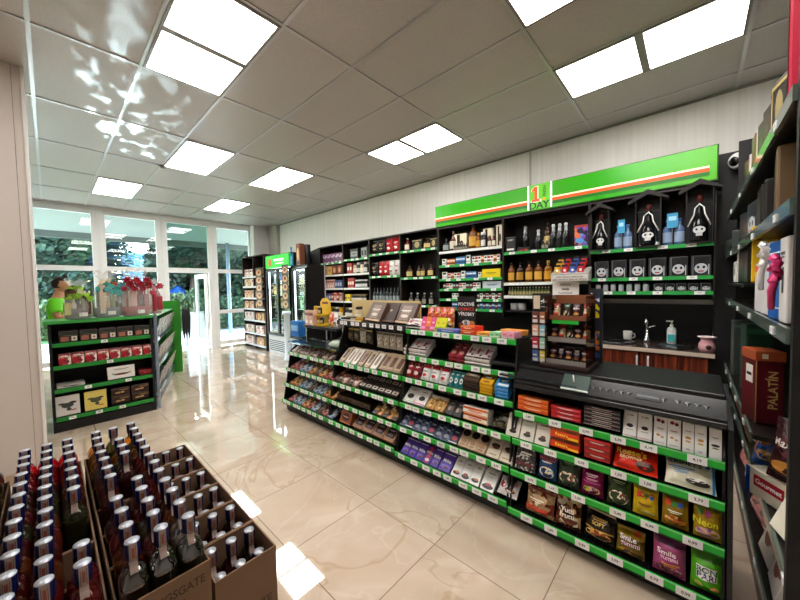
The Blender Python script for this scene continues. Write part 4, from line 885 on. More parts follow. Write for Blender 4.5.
R0 = 'bottom shelf of right counter'; R1 = 'second shelf of right counter'; R2 = 'third shelf of right counter'; R3 = 'top shelf of right counter'
z = RT[0]+.028; Y = 1.95
row(R0, Y, z, 523, 553, 1, 'pouch', .15, .07, 'roast_bag', 'snack_bag', 'snack bag', 'tan and red mixed snack bag', 18)
row(R0, Y, z, 552, 580, 1, 'pouch', .16, .07, 'tutti_bag', 'candy_bag', 'candy bag', 'dark brown bag with white lettering', 18)
row(R0, Y, z, 581, 614, 1, 'pouch', .15, .08, 'sorbus_bag', 'candy_bag', 'candy bag', 'black and gold bag, tilted,', 22, zrot=-6)
row(R0, Y, z, 614, 645, 1, 'pouch', .125, .07, 'smile_yellow', 'gummy_bag', 'candy bag', 'yellow and purple gummy bag', 25)
row(R0, Y, z, 651, 687, 1, 'pouch', .19, .07, 'smile_pink', 'gummy_bag', 'candy bag', 'tall pink and plum gummy bag', 12)
row(R0, Y, z, 689, 725, 1, 'pouch', .19, .07, 'bon_pari', 'gummy_bag', 'candy bag', 'bright green gummy bag with white label', 10)
z = RT[1]+.028; Y = 1.99
row(R1, Y, z, 514, 534, 1, 'box', .15, .05, 'mini_black', 'candy_box', 'candy box', 'small black box with white marks', 25)
row(R1, Y, z, 536, 556, 1, 'pouch', .16, .05, 'blue_gums', 'gummy_bag', 'candy bag', 'dark blue gummy bag', 12)
row(R1, Y, z, 556, 579, 1, 'pouch', .16, .05, 'dark_mix', 'gummy_bag', 'candy bag', 'dark green bag of mixed gums', 14)
row(R1, Y, z, 579, 603, 1, 'pouch', .165, .06, 'maroon_gums', 'gummy_bag', 'candy bag', 'maroon jelly bag', 12)
row(R1, Y, z, 605, 631, 1, 'pouch', .155, .05, 'green_gums', 'gummy_bag', 'candy bag', 'olive green sour gums bag', 14)
row(R1, Y, z, 631, 659, 1, 'pouch', .17, .05, 'jojo_yellow', 'gummy_bag', 'candy bag', 'bright yellow gummy bag', 12)
row(R1, Y, z, 660, 690, 1, 'pouch', .17, .05, 'jojo_gold', 'gummy_bag', 'candy bag', 'gold brown gummy bag', 12)
row(R1, Y, z, 692, 724, 1, 'pouch', .17, .05, 'jojo_neon', 'gummy_bag', 'candy bag', 'gold and pink neon gummy bag', 12)
z = RT[2]+.028; Y = 2.02
row(R2, Y, z, 505, 549, 3, 'box', .15, .018, 'cream_tablet', 'chocolate_box', 'chocolate', 'cream chocolate tablet', 30)
row(R2, Y, z, 549, 580, 1, 'box', .06, .10, 'orange_nutbox', 'chocolate_pack', 'chocolate', 'orange and yellow nut cup pack', 15, lay=2)
row(R2, Y, z, 583, 611, 1, 'box', .036, .10, 'red_roll', 'wafer_pack', 'wafer pack', 'red wafer roll pack', 12, lay=3)
row(R2, Y, z, 611, 659, 1, 'pouch', .145, .04, 'reeses_bag', 'brownie_bag', 'chocolate', 'big red bag with yellow script', 40)
row(R2, Y, z, 663, 719, 1, 'pouch', .14, .04, 'cream_bag', 'cookie_bag', 'chocolate', 'wide cream bag edged blue', 38)
z = RT[3]+.028; Y = 2.06
row(R3, Y, z, 517, 549, 1, 'box', .03, .10, 'orange_wafer', 'wafer_pack', 'wafer pack', 'orange wafer pack', 10, lay=3)
row(R3, Y, z, 550, 582, 1, 'box', .025, .11, 'red_wafer', 'wafer_pack', 'wafer pack', 'red wafer pack', 10, lay=3)
row(R3, Y, z, 583, 621, 1, 'box', .022, .14, 'black_wafer', 'wafer_pack', 'wafer pack', 'black wafer pack', 10, lay=5)
row(R3, Y, z, 622, 652, 2, 'box', .145, .03, 'white_truffle', 'chocolate_box', 'chocolate', 'white box with dark truffle picture', 24)
row(R3, Y, z, 653, 681, 2, 'box', .14, .03, 'white_heart', 'chocolate_box', 'chocolate', 'white box with dark red hearts', 16)
row(R3, Y, z, 682, 707, 2, 'box', .14, .03, 'white_thins', 'chocolate_box', 'chocolate', 'tall white box with golden biscuits', 10)
row(R3, Y, z, 709, 722, 1, 'box', .14, .03, 'white_mint', 'chocolate_box', 'chocolate', 'tall white box with dark mint slice', 8)

M0 = 'bottom shelf of middle counter'; M1 = 'second shelf of middle counter'; M2 = 'third shelf of middle counter'; M3 = 'fourth shelf of middle counter'; M4 = 'fifth shelf of middle counter'; M5 = 'top shelf of middle counter'
z = MT[0]+.028; Y = 1.95
row(M0, Y, z, 400, 437, 5, 'box', .15, .014, ['milk_choc', 'milk_choc', 'milk_choc', 'milk_red', 'milk_choc'], 'chocolate_bar', 'chocolate', 'purple milk chocolate bar', 52, nd=2, dy=.035, gap=.9)
row(M0, Y, z, 437, 449, 1, 'box', .15, .014, 'milk_choc', 'chocolate_bar', 'chocolate', 'wider violet milk chocolate bar', 52, nd=2, dy=.035)
row(M0, Y, z, 450, 478, 3, 'box', .15, .014, ['excel_white', 'excel_black'], 'chocolate_bar', 'chocolate', 'white wrapped fine chocolate bar', 52, nd=2, dy=.035)
row(M0, Y, z, 479, 493, 1, 'box', .15, .014, 'excel_black', 'chocolate_bar', 'chocolate', 'white and black fine chocolate bar', 52, nd=2, dy=.035)
row(M0, Y, z, 495, 516, 1, 'pouch', .12, .06, 'cherry_bag', 'candy_bag', 'candy bag', 'white and cherry red bag', 52)
z = MT[1]+.028; Y = 1.99
row(M1, Y, z, 399, 456, 8, 'box', .13, .02, ['navy_small', 'nougat_navy', 'navy_small'], 'chocolate_bar', 'chocolate', 'small navy chocolate bar', 54, nd=2, dy=.05)
row(M1, Y, z, 457, 484, 3, 'box', .15, .03, 'brown_fan', 'chocolate_box', 'chocolate', 'tan box with dark top', 54, nd=2, dy=.05)
row(M1, Y, z, 485, 512, 2, 'box', .15, .03, 'beige_choc', 'chocolate_box', 'chocolate', 'cream box with dark pralines', 54)
z = MT[2]+.028; Y = 2.02
row(M2, Y, z, 402, 424, 2, 'box', .16, .03, ['white_oval', 'white_oval_pink'], 'chocolate_box', 'chocolate', 'white box with dark oval', 52)
row(M2, Y, z, 425, 443, 2, 'box', .13, .03, 'gold_truffle', 'chocolate_box', 'chocolate', 'gold truffle box', 52)
row(M2, Y, z, 444, 460, 2, 'box', .13, .03, 'black_nut', 'chocolate_box', 'chocolate', 'black nut chocolate box', 52)
row(M2, Y+.16, z+.1, 438, 462, 3, 'box', .09, .03, 'dark_pack', 'chocolate_box', 'chocolate', 'dark pack propped behind nut boxes', 8)
row(M2, Y, z, 462, 488, 1, 'box', .05, .10, 'orange_stick', 'chocolate_pack', 'chocolate', 'long orange and white stick pack', 14, lay=2)
row(M2, Y, z, 489, 508, 1, 'pouch', .12, .06, 'clear_nuts', 'nut_bag', 'nut bag', 'clear bag of dark nuts', 52)
z = MT[3]+.028; Y = 2.06
row(M3, Y, z, 404, 418, 2, 'pouch', .13, .04, 'red_candy', 'candy_bag', 'candy bag', 'dark red candy bag', 28, nd=2)
row(M3, Y, z, 419, 446, 3, 'pouch', .13, .04, ['white_red_bag'], 'candy_bag', 'candy bag', 'white bag with red top', 28, nd=2)
row(M3, Y, z, 447, 462, 3, 'pouch', .13, .03, 'teal_bag', 'candy_bag', 'candy bag', 'teal candy bag', 30)
row(M3, Y, z, 462, 478, 1, 'box', .10, .022, 'brown_pack', 'cereal_bar', 'cereal bar', 'dark brown cereal bar', 60, lay=4)
row(M3, Y, z, 479, 492, 1, 'box', .10, .022, 'yellow_pack', 'cereal_bar', 'cereal bar', 'yellow and brown cereal bar', 60, lay=4)
row(M3, Y, z, 494, 508, 1, 'box', .10, .022, 'blue_pack', 'cereal_bar', 'cereal bar', 'blue and white cereal bar', 60, lay=4)
z = MT[4]+.028; Y = 2.12
row(M4, Y, z, 403, 426, 3, 'box', .16, .03, 'cigarillo', 'chocolate_box', 'chocolate', 'narrow white and red praline box', 58, lay=2)
row(M4, Y, z, 448, 463, 2, 'box', .15, .03, 'red_candy', 'chocolate_box', 'chocolate', 'red and brown praline box', 58, lay=2)
row(M4, Y, z, 464, 489, 3, 'box', .16, .03, 'cigarillo', 'chocolate_box', 'chocolate', 'white and brown praline carton', 55, lay=2)
z = MT[5]+.028; Y = 2.12
row(M5, Y+.02, z, 404, 420, 1, 'pouch', .1, .05, 'cigarillo', 'candy_bag', 'candy bag', 'crumpled white bag', 40)
row(M5, Y+.02, z, 420, 434, 3, 'box', .12, .02, ['pink_tube', 'orange_tube', 'pink_tube'], 'candy_tube', 'candy tube', 'pink upright candy tube', 22)
row(M5, Y+.02, z, 434, 444, 2, 'box', .12, .02, 'yellow_tube', 'candy_tube', 'candy tube', 'yellow upright candy tube', 24)
row(M5, Y, z, 436, 459, 1, 'box', .028, .14, 'blue_gum', 'gum_box', 'gum box', 'blue flat gum box', 4)
row(M5, Y, z, 460, 475, 1, 'box', .032, .14, 'red_gum', 'gum_box', 'gum box', 'red flat gum box', 4, lay=2)
row(M5, Y, z, 476, 488, 1, 'box', .028, .14, 'orange_gum', 'gum_box', 'gum box', 'orange flat gum box', 4)
row(M5, Y, z, 489, 500, 2, 'box', .035, .14, 'green_gum', 'gum_box', 'gum box', 'pale green flat gum box', 4)
row(M5, Y, z, 501, 514, 2, 'box', .045, .14, 'pink_gum', 'gum_box', 'gum box', 'pale pink flat gum box', 4)
row('the back of the middle counter top', 2.33, z, 425, 452, 4, 'pouch', .19, .07, 'lollies', 'lollipop_bag', 'candy bag', 'colourful clear lollipop bag', 6)
row(M5+' behind', 2.28, z, 500, 522, 4, 'box', .04, .12, 'orange_gum', 'gum_box', 'gum box', 'small orange gum carton', 4)

L0 = 'bottom shelf of left counter'; L1 = 'second shelf of left counter'; L2 = 'third shelf of left counter'; L3 = 'fourth shelf of left counter'
z = .148; Y = 1.95
row(L0, Y, z, 339, 350, 1, 'box', .12, .07, 'brown_round', 'chocolate_box', 'chocolate', 'brown box with round picture', 20)
row(L0, Y, z, 352, 393, 4, 'box', .14, .05, 'kraft_dark', 'chocolate_box', 'chocolate', 'kraft box with dark window', 54, gap=.9)
z = .343; Y = 1.99
row(L1, Y, z, 372, 396, 5, 'box', .12, .03, ['gold_pack', 'bar_c'], 'chocolate_bar', 'chocolate', 'small gold and brown bar', 56, nd=2, dy=.05)
row(L1, Y+.04, z, 337, 370, 3, 'box', .05, .2, 'flat_choc', 'chocolate_box', 'chocolate', 'dark flat chocolate box', 4)
z = .533; Y = 2.02
row(L2, Y, z, 358, 397, 6, 'box', .10, .045, 'small_label', 'chocolate_box', 'chocolate', 'small dark labelled box', 60, nd=2, dy=.1, slope=.05)
row(L2, Y, z, 336, 357, 4, 'box', .1, .03, ['bar_e', 'bar_a'], 'chocolate_bar', 'chocolate', 'dark brown bar', 60, nd=2, dy=.06)
z = .748; Y = 2.06
row(L3, Y, z, 338, 376, 6, 'box', .19, .016, ['tablet_tan', 'tablet_white', 'tablet_white', 'tablet_brown'], 'chocolate_tablet', 'chocolate', 'tall tan chocolate tablet', 50, nd=3, dy=.03, gap=.8)
row(L3, Y, z, 378, 399, 3, 'box', .19, .03, 'tablet_brown', 'chocolate_tablet', 'chocolate', 'wide brown and tan tablet', 50, nd=2, dy=.035)

F = ['bottom shelf of far counter', 'second shelf of far counter', 'third shelf of far counter', 'top shelf of far counter']
for k, (z, Y, px) in enumerate(((.148, 1.95, (288, 332)), (.343, 1.99, (289, 334)), (.533, 2.02, (290, 334)), (.728, 2.06, (291, 331)))):
    sty = [['bar_d', 'bar_b', 'bar_b', 'bar_c', 'bar_d', 'bar_b', 'bar_e'], ['bar_c', 'bar_c', 'bar_b', 'bar_b', 'bar_e', 'bar_b', 'bar_b'],
           ['bar_d', 'bar_d', 'bar_b', 'bar_b', 'bar_c', 'bar_e', 'bar_c'], ['bar_f', 'bar_a', 'bar_f', 'bar_f', 'bar_a', 'bar_f', 'bar_e']][k]
    row(F[k], Y, z, px[0], px[1], 9, 'box', .14, .022, sty, 'candy_bar', 'candy bar', 'slanted ' + ['red-blue', 'amber-blue', 'mixed-colour', 'pale brown'][k] + ' bar', 64, nd=3, dy=.075, slope=.03, gap=.88)

# display shelf above the left counter: rail, hooks with bags, big boxes, backing card
t = thing('display_rack', 'black wire rack with white price tags holding the big brown chocolate boxes', 'rack', (-2.37, 2.3, 1.13))
b = MB().box(-2.862, -1.88, 2.12, 2.42, 1.155, 1.165, mat('#141414', .4)); sh = b.obj('shelf', t)
MB().box(-2.862, -1.88, 2.10, 2.112, 1.145, 1.19, mat('#1c1c1d', .3)).obj('rail', t)
MB().box(-2.862, -1.88, 2.40, 2.43, 1.16, 1.2, BLACK).obj('back_rail', t)
for x in (-2.85, -2.37, -1.89): MB().box(x-.008, x+.008, 2.41, 2.43, 1.13, 1.17, BLACK).obj('bracket', t)
add_tags(t, -2.84, -1.9, 2.099, 1.15, .036, 10, .055, random.Random(2))
row('the hooks above the left counter', 2.24, .945, 341, 372, 5, 'pouch', .15, .03, ['hang_white', 'hang_dark', 'hang_dark'], 'hanging_bag', 'snack bag', 'hanging dark or pale snack bag', 0)
row('the hooks above the left counter', 2.22, .93, 376, 402, 4, 'pouch', .16, .03, 'hang_white', 'hanging_bag', 'snack bag', 'hanging whitish snack bag', 0)
b = MB()
for px in (341, 347, 353, 360, 366, 372, 380, 387, 394, 401):
    x = wx(px, 2.2, 1.1); b.tube([(x, 2.405, 1.12), (x, 2.2, 1.115), (x, 2.19, 1.125)], .003, CHROME)
b.obj('hooks', t)
YY = 2.2; zz = 1.168
for px0, px1, st, lb, rz, ln in ((362, 381, 'big_choc_print', 'left big brown box with printed panel, leaning on the rack', -12, 30), (377, 393, 'flat_choc', 'middle plain brown box leaning between the two printed boxes', 0, 32), (391, 412, 'big_choc_print', 'right big brown box with printed panel, leaning on the rack', -8, 30)):
    x0, x1 = wx(px0, YY, zz+.05), wx(px1, YY, zz+.05)
    spawn(box_parts((x1-x0)*.98, .215, .035, st), 'chocolate_box', lb, 'chocolate', ((x0+x1)/2, YY+.02, zz+.02), (math.radians(-ln), 0, math.radians(rz)), 'big brown chocolate boxes')
x0, x1 = wx(352, 2.42, 1.3), wx(420, 2.42, 1.3)
t = MB().box(x0, x1, 2.425, 2.44, 1.17, 1.395, mat('#d9bf86', .6)).obj('backing_card'); tag(t, 'tan cardboard backing standing behind the big brown chocolate boxes', 'card')
x = wx(358, 2.3, 1.25)
spawn(bottle_parts(.085, .16, .085, 'cream_pot'), 'cream_jar', 'beige jar with dark lid in front of the cardboard backing', 'jar', (x, 2.32, 1.168))
x = wx(381, 2.4, 1.3); spawn(bottle_parts(.07, .19, .07, 'dark_jar'), 'dark_jar', 'dark glass jar peeking between the left and middle brown boxes', 'jar', (x, 2.37, 1.168))
x = wx(395, 2.41, 1.35); spawn(bottle_parts(.07, .2, .07, 'white_jar'), 'white_jar', 'pale jar peeking above the plain middle brown box', 'jar', (x+.02, 2.38, 1.168))
row('left end of the brown box rack', 2.15, 1.168, 340, 360, 4, 'bottle', .06, .06, ['white_jar', 'jar_label', 'cream_pot', 'honey'], 'small_jar', 'jar', 'small jar with pale label', 0)
# far end table: tray with yellow display
t = thing('counter_shelf', 'small dark shelf carrying the yellow display at the counter far end', 'shelf', (-3.3, 2.4, 0))
MB().box(wx(303, 2.2, 1.05), wx(336, 2.2, 1.05), 2.2, 2.62, 1.04, 1.07, mat('#2a2a2c', .3), .004).obj('top', t)
for px in (305, 334): 
    x = wx(px, 2.5, .9); MB().box(x-.02, x+.02, 2.45, 2.5, 0, 1.04, BLACK).obj('leg', t)
x = wx(319, 2.32, 1.1); t = thing('yellow_display', 'yellow two-level card display with small packs at the counter far end', 'display stand', (x, 2.34, 1.07))
YL = mat('#e8bd18', .4)
MB().box(x-.11, x+.11, 2.26, 2.42, 1.07, 1.09, YL).obj('base', t); MB().box(x-.11, x+.11, 2.25, 2.43, 1.2, 1.215, YL).obj('tier', t)
MB().prism([(x-.11, 1.09), (x+.11, 1.09), (x+.11, 1.36), (x+.05, 1.41), (x-.05, 1.41), (x-.11, 1.36)], 2.42, 2.43, YL, 'y').patch('r', x, 1.35, .13, .03, mat('#8a2a10', .4), 2.418).obj('back_card', t)
for i, (a, zc) in enumerate(((-.07, 1.092), (0, 1.092), (.07, 1.092), (-.06, 1.217), (.03, 1.217))):
    spawn(bottle_parts(.055, .095, .055, 'honey' if i % 2 else 'dark_jar'), 'small_jar', f'tiny jar in the yellow display, {["lower left", "lower middle", "lower right", "upper left", "upper right"][i]}', 'jar', (x+a, 2.32, zc), group='jars in the yellow display')
row('the far end shelf beside the yellow display', 2.22, 1.07, 305, 313, 2, 'box', .19, .06, 'box_pink', 'pink_box', 'box', 'pink tall box', 0)
row('the far end shelf right of the display', 2.25, 1.07, 327, 336, 2, 'pouch', .17, .05, ['lollies', 'cherry_bag'], 'candy_bag', 'candy bag', 'colourful bag', 6)
# blue crate and glass shelf at the far end
x0, x1 = wx(291, 2.3, .9), wx(299, 2.3, .9); t = thing('blue_crate', 'bright blue box standing at the far left end of the counter', 'box', ((x0+x1)/2, 2.5, 0))
bl = mat('#2272c8', .4); MB().box(x0, x1, 2.3, 2.40, .869, 1.09, bl, .01).obj('crate_body', t); MB().box(x0+.02, x1-.02, 2.292, 2.3, .95, 1.03, mat('#8fc4f0', .4)).obj('front_label', t)
x0, x1 = wx(284, 2.0, .95), wx(331, 2.0, .95); t = thing('glass_shelf', 'dark glass shelf with metal edge over the far counter section', 'shelf', ((x0+x1)/2, 2.2, .9))
MB().box(x0, x1, 2.06, 2.43, .855, .867, mat('#2b3436', .08), .002).obj('glass_plate', t); MB().box(x0, x1, 2.05, 2.06, .85, .872, CHROME).obj('metal_edge', t)
for x in (x0+.03, x1-.03): MB().box(x-.012, x+.012, 2.40, 2.43, .848, .855, BLACK).obj('bracket', t)
x = wx(333, 2.15, .9); t = thing('serving_scale', 'rounded grey-green scale dish at the left counter, below the rack', 'dish', (x, 2.15, .87))
MB().lathe([(.09,0),(.1,.01),(.11,.03),(.07,.065),(.02,.08),(0,.082)], mat('#a8b4a4', .3), (x+.02, 2.22, .868), 24, 1.3, 1).obj('dish_body', t)
MB().lathe([(.02,.08),(.022,.095),(0,.1)], mat('#3a3e3c', .3), (x+.02, 2.22, .868), 12).obj('knob', t)

# sign 'poctive domace vyrobky'
x0, x1 = wx(458, 2.36, 1.35), wx(476, 2.36, 1.35); t = thing('product_sign', 'black sign card with white and red capital words on the middle counter', 'sign', ((x0+x1)/2, 2.36, 1.16))
MB().box(x0, x1, 2.35, 2.358, 1.16, 1.445, mat('#17161a', .35)).obj('card', t); b = MB(); cx = (x0+x1)/2; ww = x1-x0
b.text('POCTIVÉ', cx, 1.385, .035, mat('#f0f0f0', .4), ww*.9, 2.3495); b.text('DOMÁCE', cx, 1.345, .033, mat('#c8402c', .4), ww*.9, 2.3495); b.text('VÝROBKY', cx, 1.303, .035, mat('#f0f0f0', .4), ww*.9, 2.3495)
b.patch('e', cx, 1.225, ww*.5, .05, mat('#e8e0d8', .4), 2.3492); b.text('B', cx-.003, 1.225, .04, K and mat(K, .4), .05, 2.3485); b.patch('e', cx+ww*.32, 1.215, ww*.3, .06, mat('#c87a28', .4), 2.349); b.patch('e', cx-ww*.3, 1.205, ww*.3, .05, mat('#7a3a20', .4), 2.349); b.obj('lettering', t)

# cigar display on the checkout
xa, xb = wx(546, 2.2, 1.2), wx(587, 2.2, 1.2); t = thing('cigar_display', 'clear acrylic display with three tiers of brown pouches on the checkout', 'display stand', ((xa+xb)/2, 2.3, .992))
ACR = pane_mat('#d8cfc8', .1); CB = mat('#8a5236', .4)
MB().box(xa-.03, xb+.02, 2.16, 2.44, .992, 1.02, mat('#26100f', .3), .006).obj('base', t)
for x in (xa, xb): MB().box(x-.002, x+.002, 2.18, 2.42, 1.02, 1.46, ACR).obj('side_pane', t)
MB().box(xa, xb, 2.416, 2.42, 1.02, 1.46, mat('#241a18', .4)).obj('back_panel', t)
for k, zc in enumerate((1.03, 1.17, 1.31)):
    b = MB().box(xa+.003, xb-.003, 2.2+.03*k, 2.41, zc-.006, zc, mat('#3a2a26', .3)); sh = b.obj('tier', t)
    b = MB().box(xa+.003, xb-.003, 2.195+.03*k, 2.2+.03*k, zc-.01, zc+.02, CB if k == 2 else mat('#8a8480', .2))
    if k == 2: b.box(xa+.02, xb-.06, 2.193+.03*k, 2.195+.03*k, zc-.035, zc-.012, GREEN)
    b.obj('tier_edge', sh)
for k, (zc, n) in enumerate(((1.031, 5), (1.171, 5), (1.311, 4))):
    for i in range(n):
        x = xa+(xb-xa)*(i+.5)/n
        spawn(pouch_parts(.042, .10, .02, ['dark_mix', 'snack_brown', 'roast_bag'][(i+k) % 3] if k else ['snack_brown', 'dark_pack'][i % 2]), 'tobacco_pouch', f'small brown pouch in the acrylic display, {["lowest", "middle", "upper"][k]} tier, {ORD[i+1]} from left', 'tobacco pouch', (x, 2.26+.03*k, zc), (math.radians(-18), 0, random.uniform(-.1, .1)), 'pouches in the acrylic display')
MB().box(xa, xb, 2.414, 2.418, 1.40, 1.46, CB).obj('header_card', t)
# glo pack stand
xa, xb = wx(531.5, 2.22, 1.2), wx(547, 2.22, 1.2); t = thing('device_stand', 'narrow black stand of coloured stick packs left of the acrylic display', 'display stand', ((xa+xb)/2, 2.25, .992))
MB().box(xa, xb, 2.24, 2.33, .992, 1.475, mat('#101012', .3)).obj('stand_body', t); wd = (xb-xa)
MB().box(xa+wd*.08, xa+wd*.5, 2.236, 2.24, 1.37, 1.46, mat('#d8c8b0', .4)).obj('device_picture', t)
b = MB(); b.text('glo', xa+wd*.74, 1.42, .035, mat('#e8e8e8', .4), wd*.42, 2.238); b.patch('r', xa+wd*.74, 1.385, wd*.35, .006, mat('#a8a8a8', .4), 2.238); b.obj('lettering', t)
cols = [('#6a3434', '#a86a48'), ('#d8a890', '#8ac0d8'), ('#b8243c', '#9ad0b8'), ('#4a6aa8', '#d8c860')]
for j in range(4):
    for i in range(2):
        x0 = xa+wd*(.06+.48*i); zc = 1.275-.087*j; m_ = mat(cols[j][i], .4)
        b = MB().box(x0, x0+wd*.4, 2.215, 2.239, zc, zc+.075, m_, .002).box(x0+.004, x0+wd*.4-.004, 2.2135, 2.215, zc+.004, zc+.025, mat('#dcdcdc', .4)).box(x0+.006, x0+wd*.3, 2.2135, 2.215, zc+.04, zc+.05, mat('#f0e8e0', .4))
        o = b.obj('tobacco_stick_pack'); tag(o, f'small {["dark red", "tan brown", "peach", "light blue", "crimson", "mint green", "blue", "yellow"][2*j+i]} pack hanging on the black stand', 'tobacco pack', 'packs on the black stand')
# magazine pocket right of cigar display, green pad, card, round dish
xa, xb = wx(590, 2.5, 1.2), wx(602, 2.5, 1.2); t = thing('leaflet_holder', 'yellow and dark leaflet stand behind the acrylic display', 'leaflet holder', ((xa+xb)/2, 2.5, .992))
MB().box(xa, xb, 2.5, 2.53, .992, 1.5, mat(  '#2a2c34', .3)).obj('holder_body', t)
MB().box(xa+.005, xb-.015, 2.494, 2.5, 1.03, 1.21, printed(['#e8b820', '#3a5a9a', '#c8702a', '#1c1c28'], 30)).obj('lower_leaflet', t); MB().box(xa+.005, xb-.015, 2.494, 2.5, 1.3, 1.47, printed(['#e8d020', '#28406a', '#e8e8e0', '#1c1c28'], 30)).obj('upper_leaflet', t)
xa, xb = wx(563, 2.1, .95), wx(590, 2.1, .95); t = thing('receipt_tray', 'dark green coin pad with a white pen on the checkout ledge', 'tray', ((xa+xb)/2, 2.1, .93))
T0 = Matrix.Translation(((xa+xb)/2, 2.095, .945)) @ Matrix.Rotation(math.radians(38), 4, 'X'); hw = (xb-xa)/2
MB().box(-hw, hw, -.05, .055, -.004, .006, mat('#1c3a30', .4), .002, T0).obj('pad', t); MB().box(-hw, hw, -.058, -.05, -.004, .006, mat('#c8d4cc', .4), T=T0).obj('front_edge', t)
MB().tube([T0 @ Vector((-hw*.3, .045, .012)), T0 @ Vector((-hw*.1, -.005, .012))], .004, WHITE).obj('pen', t)
x = wx(588, 2.45, 1.0); b = MB().box(x-.01, x+.05, 2.30, 2.36, .993, .999, WHITE, 0).obj('paper_slip'); tag(b, 'small white paper slip on the checkout beside the acrylic display', 'paper')

# ================================================================ GOODS ON THE BACK UNITS
U7a, U7b, U7c = 'upper right back shelf', 'middle right back shelf', 'lower right back shelf'
Y = 4.13; z = 1.892
def lantern(px0, px1, h, lb):
    x0, x1 = wx(px0, 4.2, 2.1), wx(px1, 4.2, 2.1); w_ = x1-x0; cx = (x0+x1)/2; t = thing('gift_lantern', lb, 'gift bottle', (cx, 4.2, z), group='black house frames with bottles')
    b = MB()
    for x in (x0, x1-.008):
        for y in (4.055, 4.225): b.box(x, x+.008, y, y+.008, z+.01, z+h, BLACK)
    b.box(x0, x1, 4.055, 4.235, z, z+.012, BLACK); b.box(x0, x1, 4.225, 4.232, z+.01, z+h, mat('#141112', .5)); b.box(x0, x1, 4.055, 4.063, z+h*.7, z+h*.71, BLACK); b.obj('frame', t)
    e = w_*.28; b = MB(); b.prism([(x0-e, z+h-.035), (cx, z+h+w_*.32), (x1+e, z+h-.035), (x1+e, z+h-.02-.03), (cx, z+h+w_*.32-.05), (x0-e, z+h-.065)], 4.03, 4.24, mat('#1c1614', .6), 'y'); b.obj('roof', t)
    g = MB().lathe([(w_*.3,0),(w_*.34,.02),(w_*.33,h*.32),(w_*.12,h*.5),(w_*.09,h*.56),(w_*.09,h*.74)], mat('#0f0f12', .08), (cx, 4.14, z+.012), 20).obj('bottle', t)
    MB().lathe([(w_*.1,h*.7),(w_*.12,h*.8),(w_*.07,h*.84)], mat('#6a2a24', .4), (cx, 4.14, z+.012), 14).obj('wax_top', t)
    b = MB().patch('e', cx, z+h*.23, w_*.46, h*.13, mat('#dcdcde', .4), 4.14-w_*.35).patch('r', cx, z+h*.155, w_*.24, h*.06, mat('#c8c8cc', .4), 4.14-w_*.352)
    for s_ in (-1, 1): b.patch('e', cx+s_*w_*.1, z+h*.24, w_*.09, h*.04, mat(K, .4), 4.138-w_*.35)
    b.obj('skull_label', t); b = MB()
    for s_ in (-1, 1): b.tube([(cx, 4.14-w_*.13, z+h*.7), (cx+s_*w_*.16, 4.08, z+h*.62), (cx+s_*w_*.2, 4.07, z+h*.5), (cx+s_*w_*.42, 4.065, z+h*.3)], .0055, mat('#e8e6e4', .5))
    b.obj('ribbon', t)
lantern(594, 611, .46, 'small black house frame with ribboned skull bottle, leftmost under the sign')
lantern(637, 662, .50, 'middle black house frame with ribboned skull bottle on the top shelf')
lantern(686, 713, .52, 'large black house frame with ribboned skull bottle by the black panel')
for px0, px1, w_ in ((613, 632, 'between the left and middle house frames'), (662, 685, 'between the middle and right house frames')):
    row('shelf ' + w_, 4.14, z, px0, px1, 2, 'bottle', .26, .09, 'water_blue', 'spirit_bottle', 'bottle', 'clear blue bottle')
    x0, x1 = wx(px0+5, 4.13, 2.1), wx(px1-7, 4.13, 2.1); b = MB().box(x0, x1, 4.122, 4.125, z+.17, z+.31, mat('#3fa0d0', .4)).box(x0+.012, x1-.012, 4.1205, 4.122, z+.24, z+.28, mat('#a8e0f0', .4)).box((x0+x1)/2-.003, (x0+x1)/2+.003, 4.125, 4.13, z, z+.2, STEEL).obj('price_sign'); tag(b, 'blue price sign on the shelf ' + w_, 'price sign')
row(U7a, 4.115, z, 639, 646, 1, 'bottle', .05, .05, 'skull_mini', 'skull_shot', 'shot bottle', 'tiny silver skull bottle'); row(U7a+' right', 4.112, z, 652, 660, 1, 'bottle', .055, .05, 'skull_mini', 'skull_shot', 'shot bottle', 'tiny silver skull bottle')
row(U7b, Y, 1.587, 593, 713, 6, 'box', .19, .1, 'skull_box', 'skull_gift_box', 'gift box', 'black gift box with silver skull', gap=.86)
row(U7c, 4.13, 1.442, 594, 650, 7, 'bottle', .09, .06, 'skull_mini', 'skull_shot', 'shot bottle', 'small silver skull bottle', gap=.7)
row(U7c, 4.13, 1.442, 653, 712, 5, 'box', .075, .08, 'skull_box', 'skull_gift_box', 'gift box', 'low grey skull box', gap=.88)
U6a, U6b, U6c = 'upper shelf under the sign logo', 'middle shelf under the logo', 'lower shelf under the logo'
z = 1.962
row(U6a, Y, z, 505, 516, 1, 'box', .2, .1, 'black_gift', 'gift_box', 'gift box', 'black gift carton')
row(U6a+', behind red box', Y+.07, z, 517, 531, 1, 'bottle', .34, .1, 'silver_neck', 'sparkling_bottle', 'bottle', 'large dark bottle with silver neck', w=.1)
row(U6a, Y-.01, z, 517, 530, 1, 'box', .05, .05, 'red_gift', 'gift_box', 'gift box', 'low red and black box')
row(U6a+', slim,', Y, z, 533, 541, 1, 'bottle', .26, .1, 'silver_neck', 'sparkling_bottle', 'bottle', 'smaller dark bottle with silver neck')
row(U6a, Y+.05, z, 542, 551, 1, 'bottle', .34, .1, 'rum', 'spirit_bottle', 'bottle', 'tall dark brown bottle', w=.085)
row(U6a+', near middle', Y, z, 541, 548, 2, 'bottle', .12, .05, 'dark_spirit', 'spirit_bottle', 'bottle', 'tiny dark bottle')
row(U6a+' before the poster', Y, z, 549, 568, 3, 'bottle', .3, .1, 'silver_neck', 'sparkling_bottle', 'bottle', 'silver-necked dark bottle', w=.085)
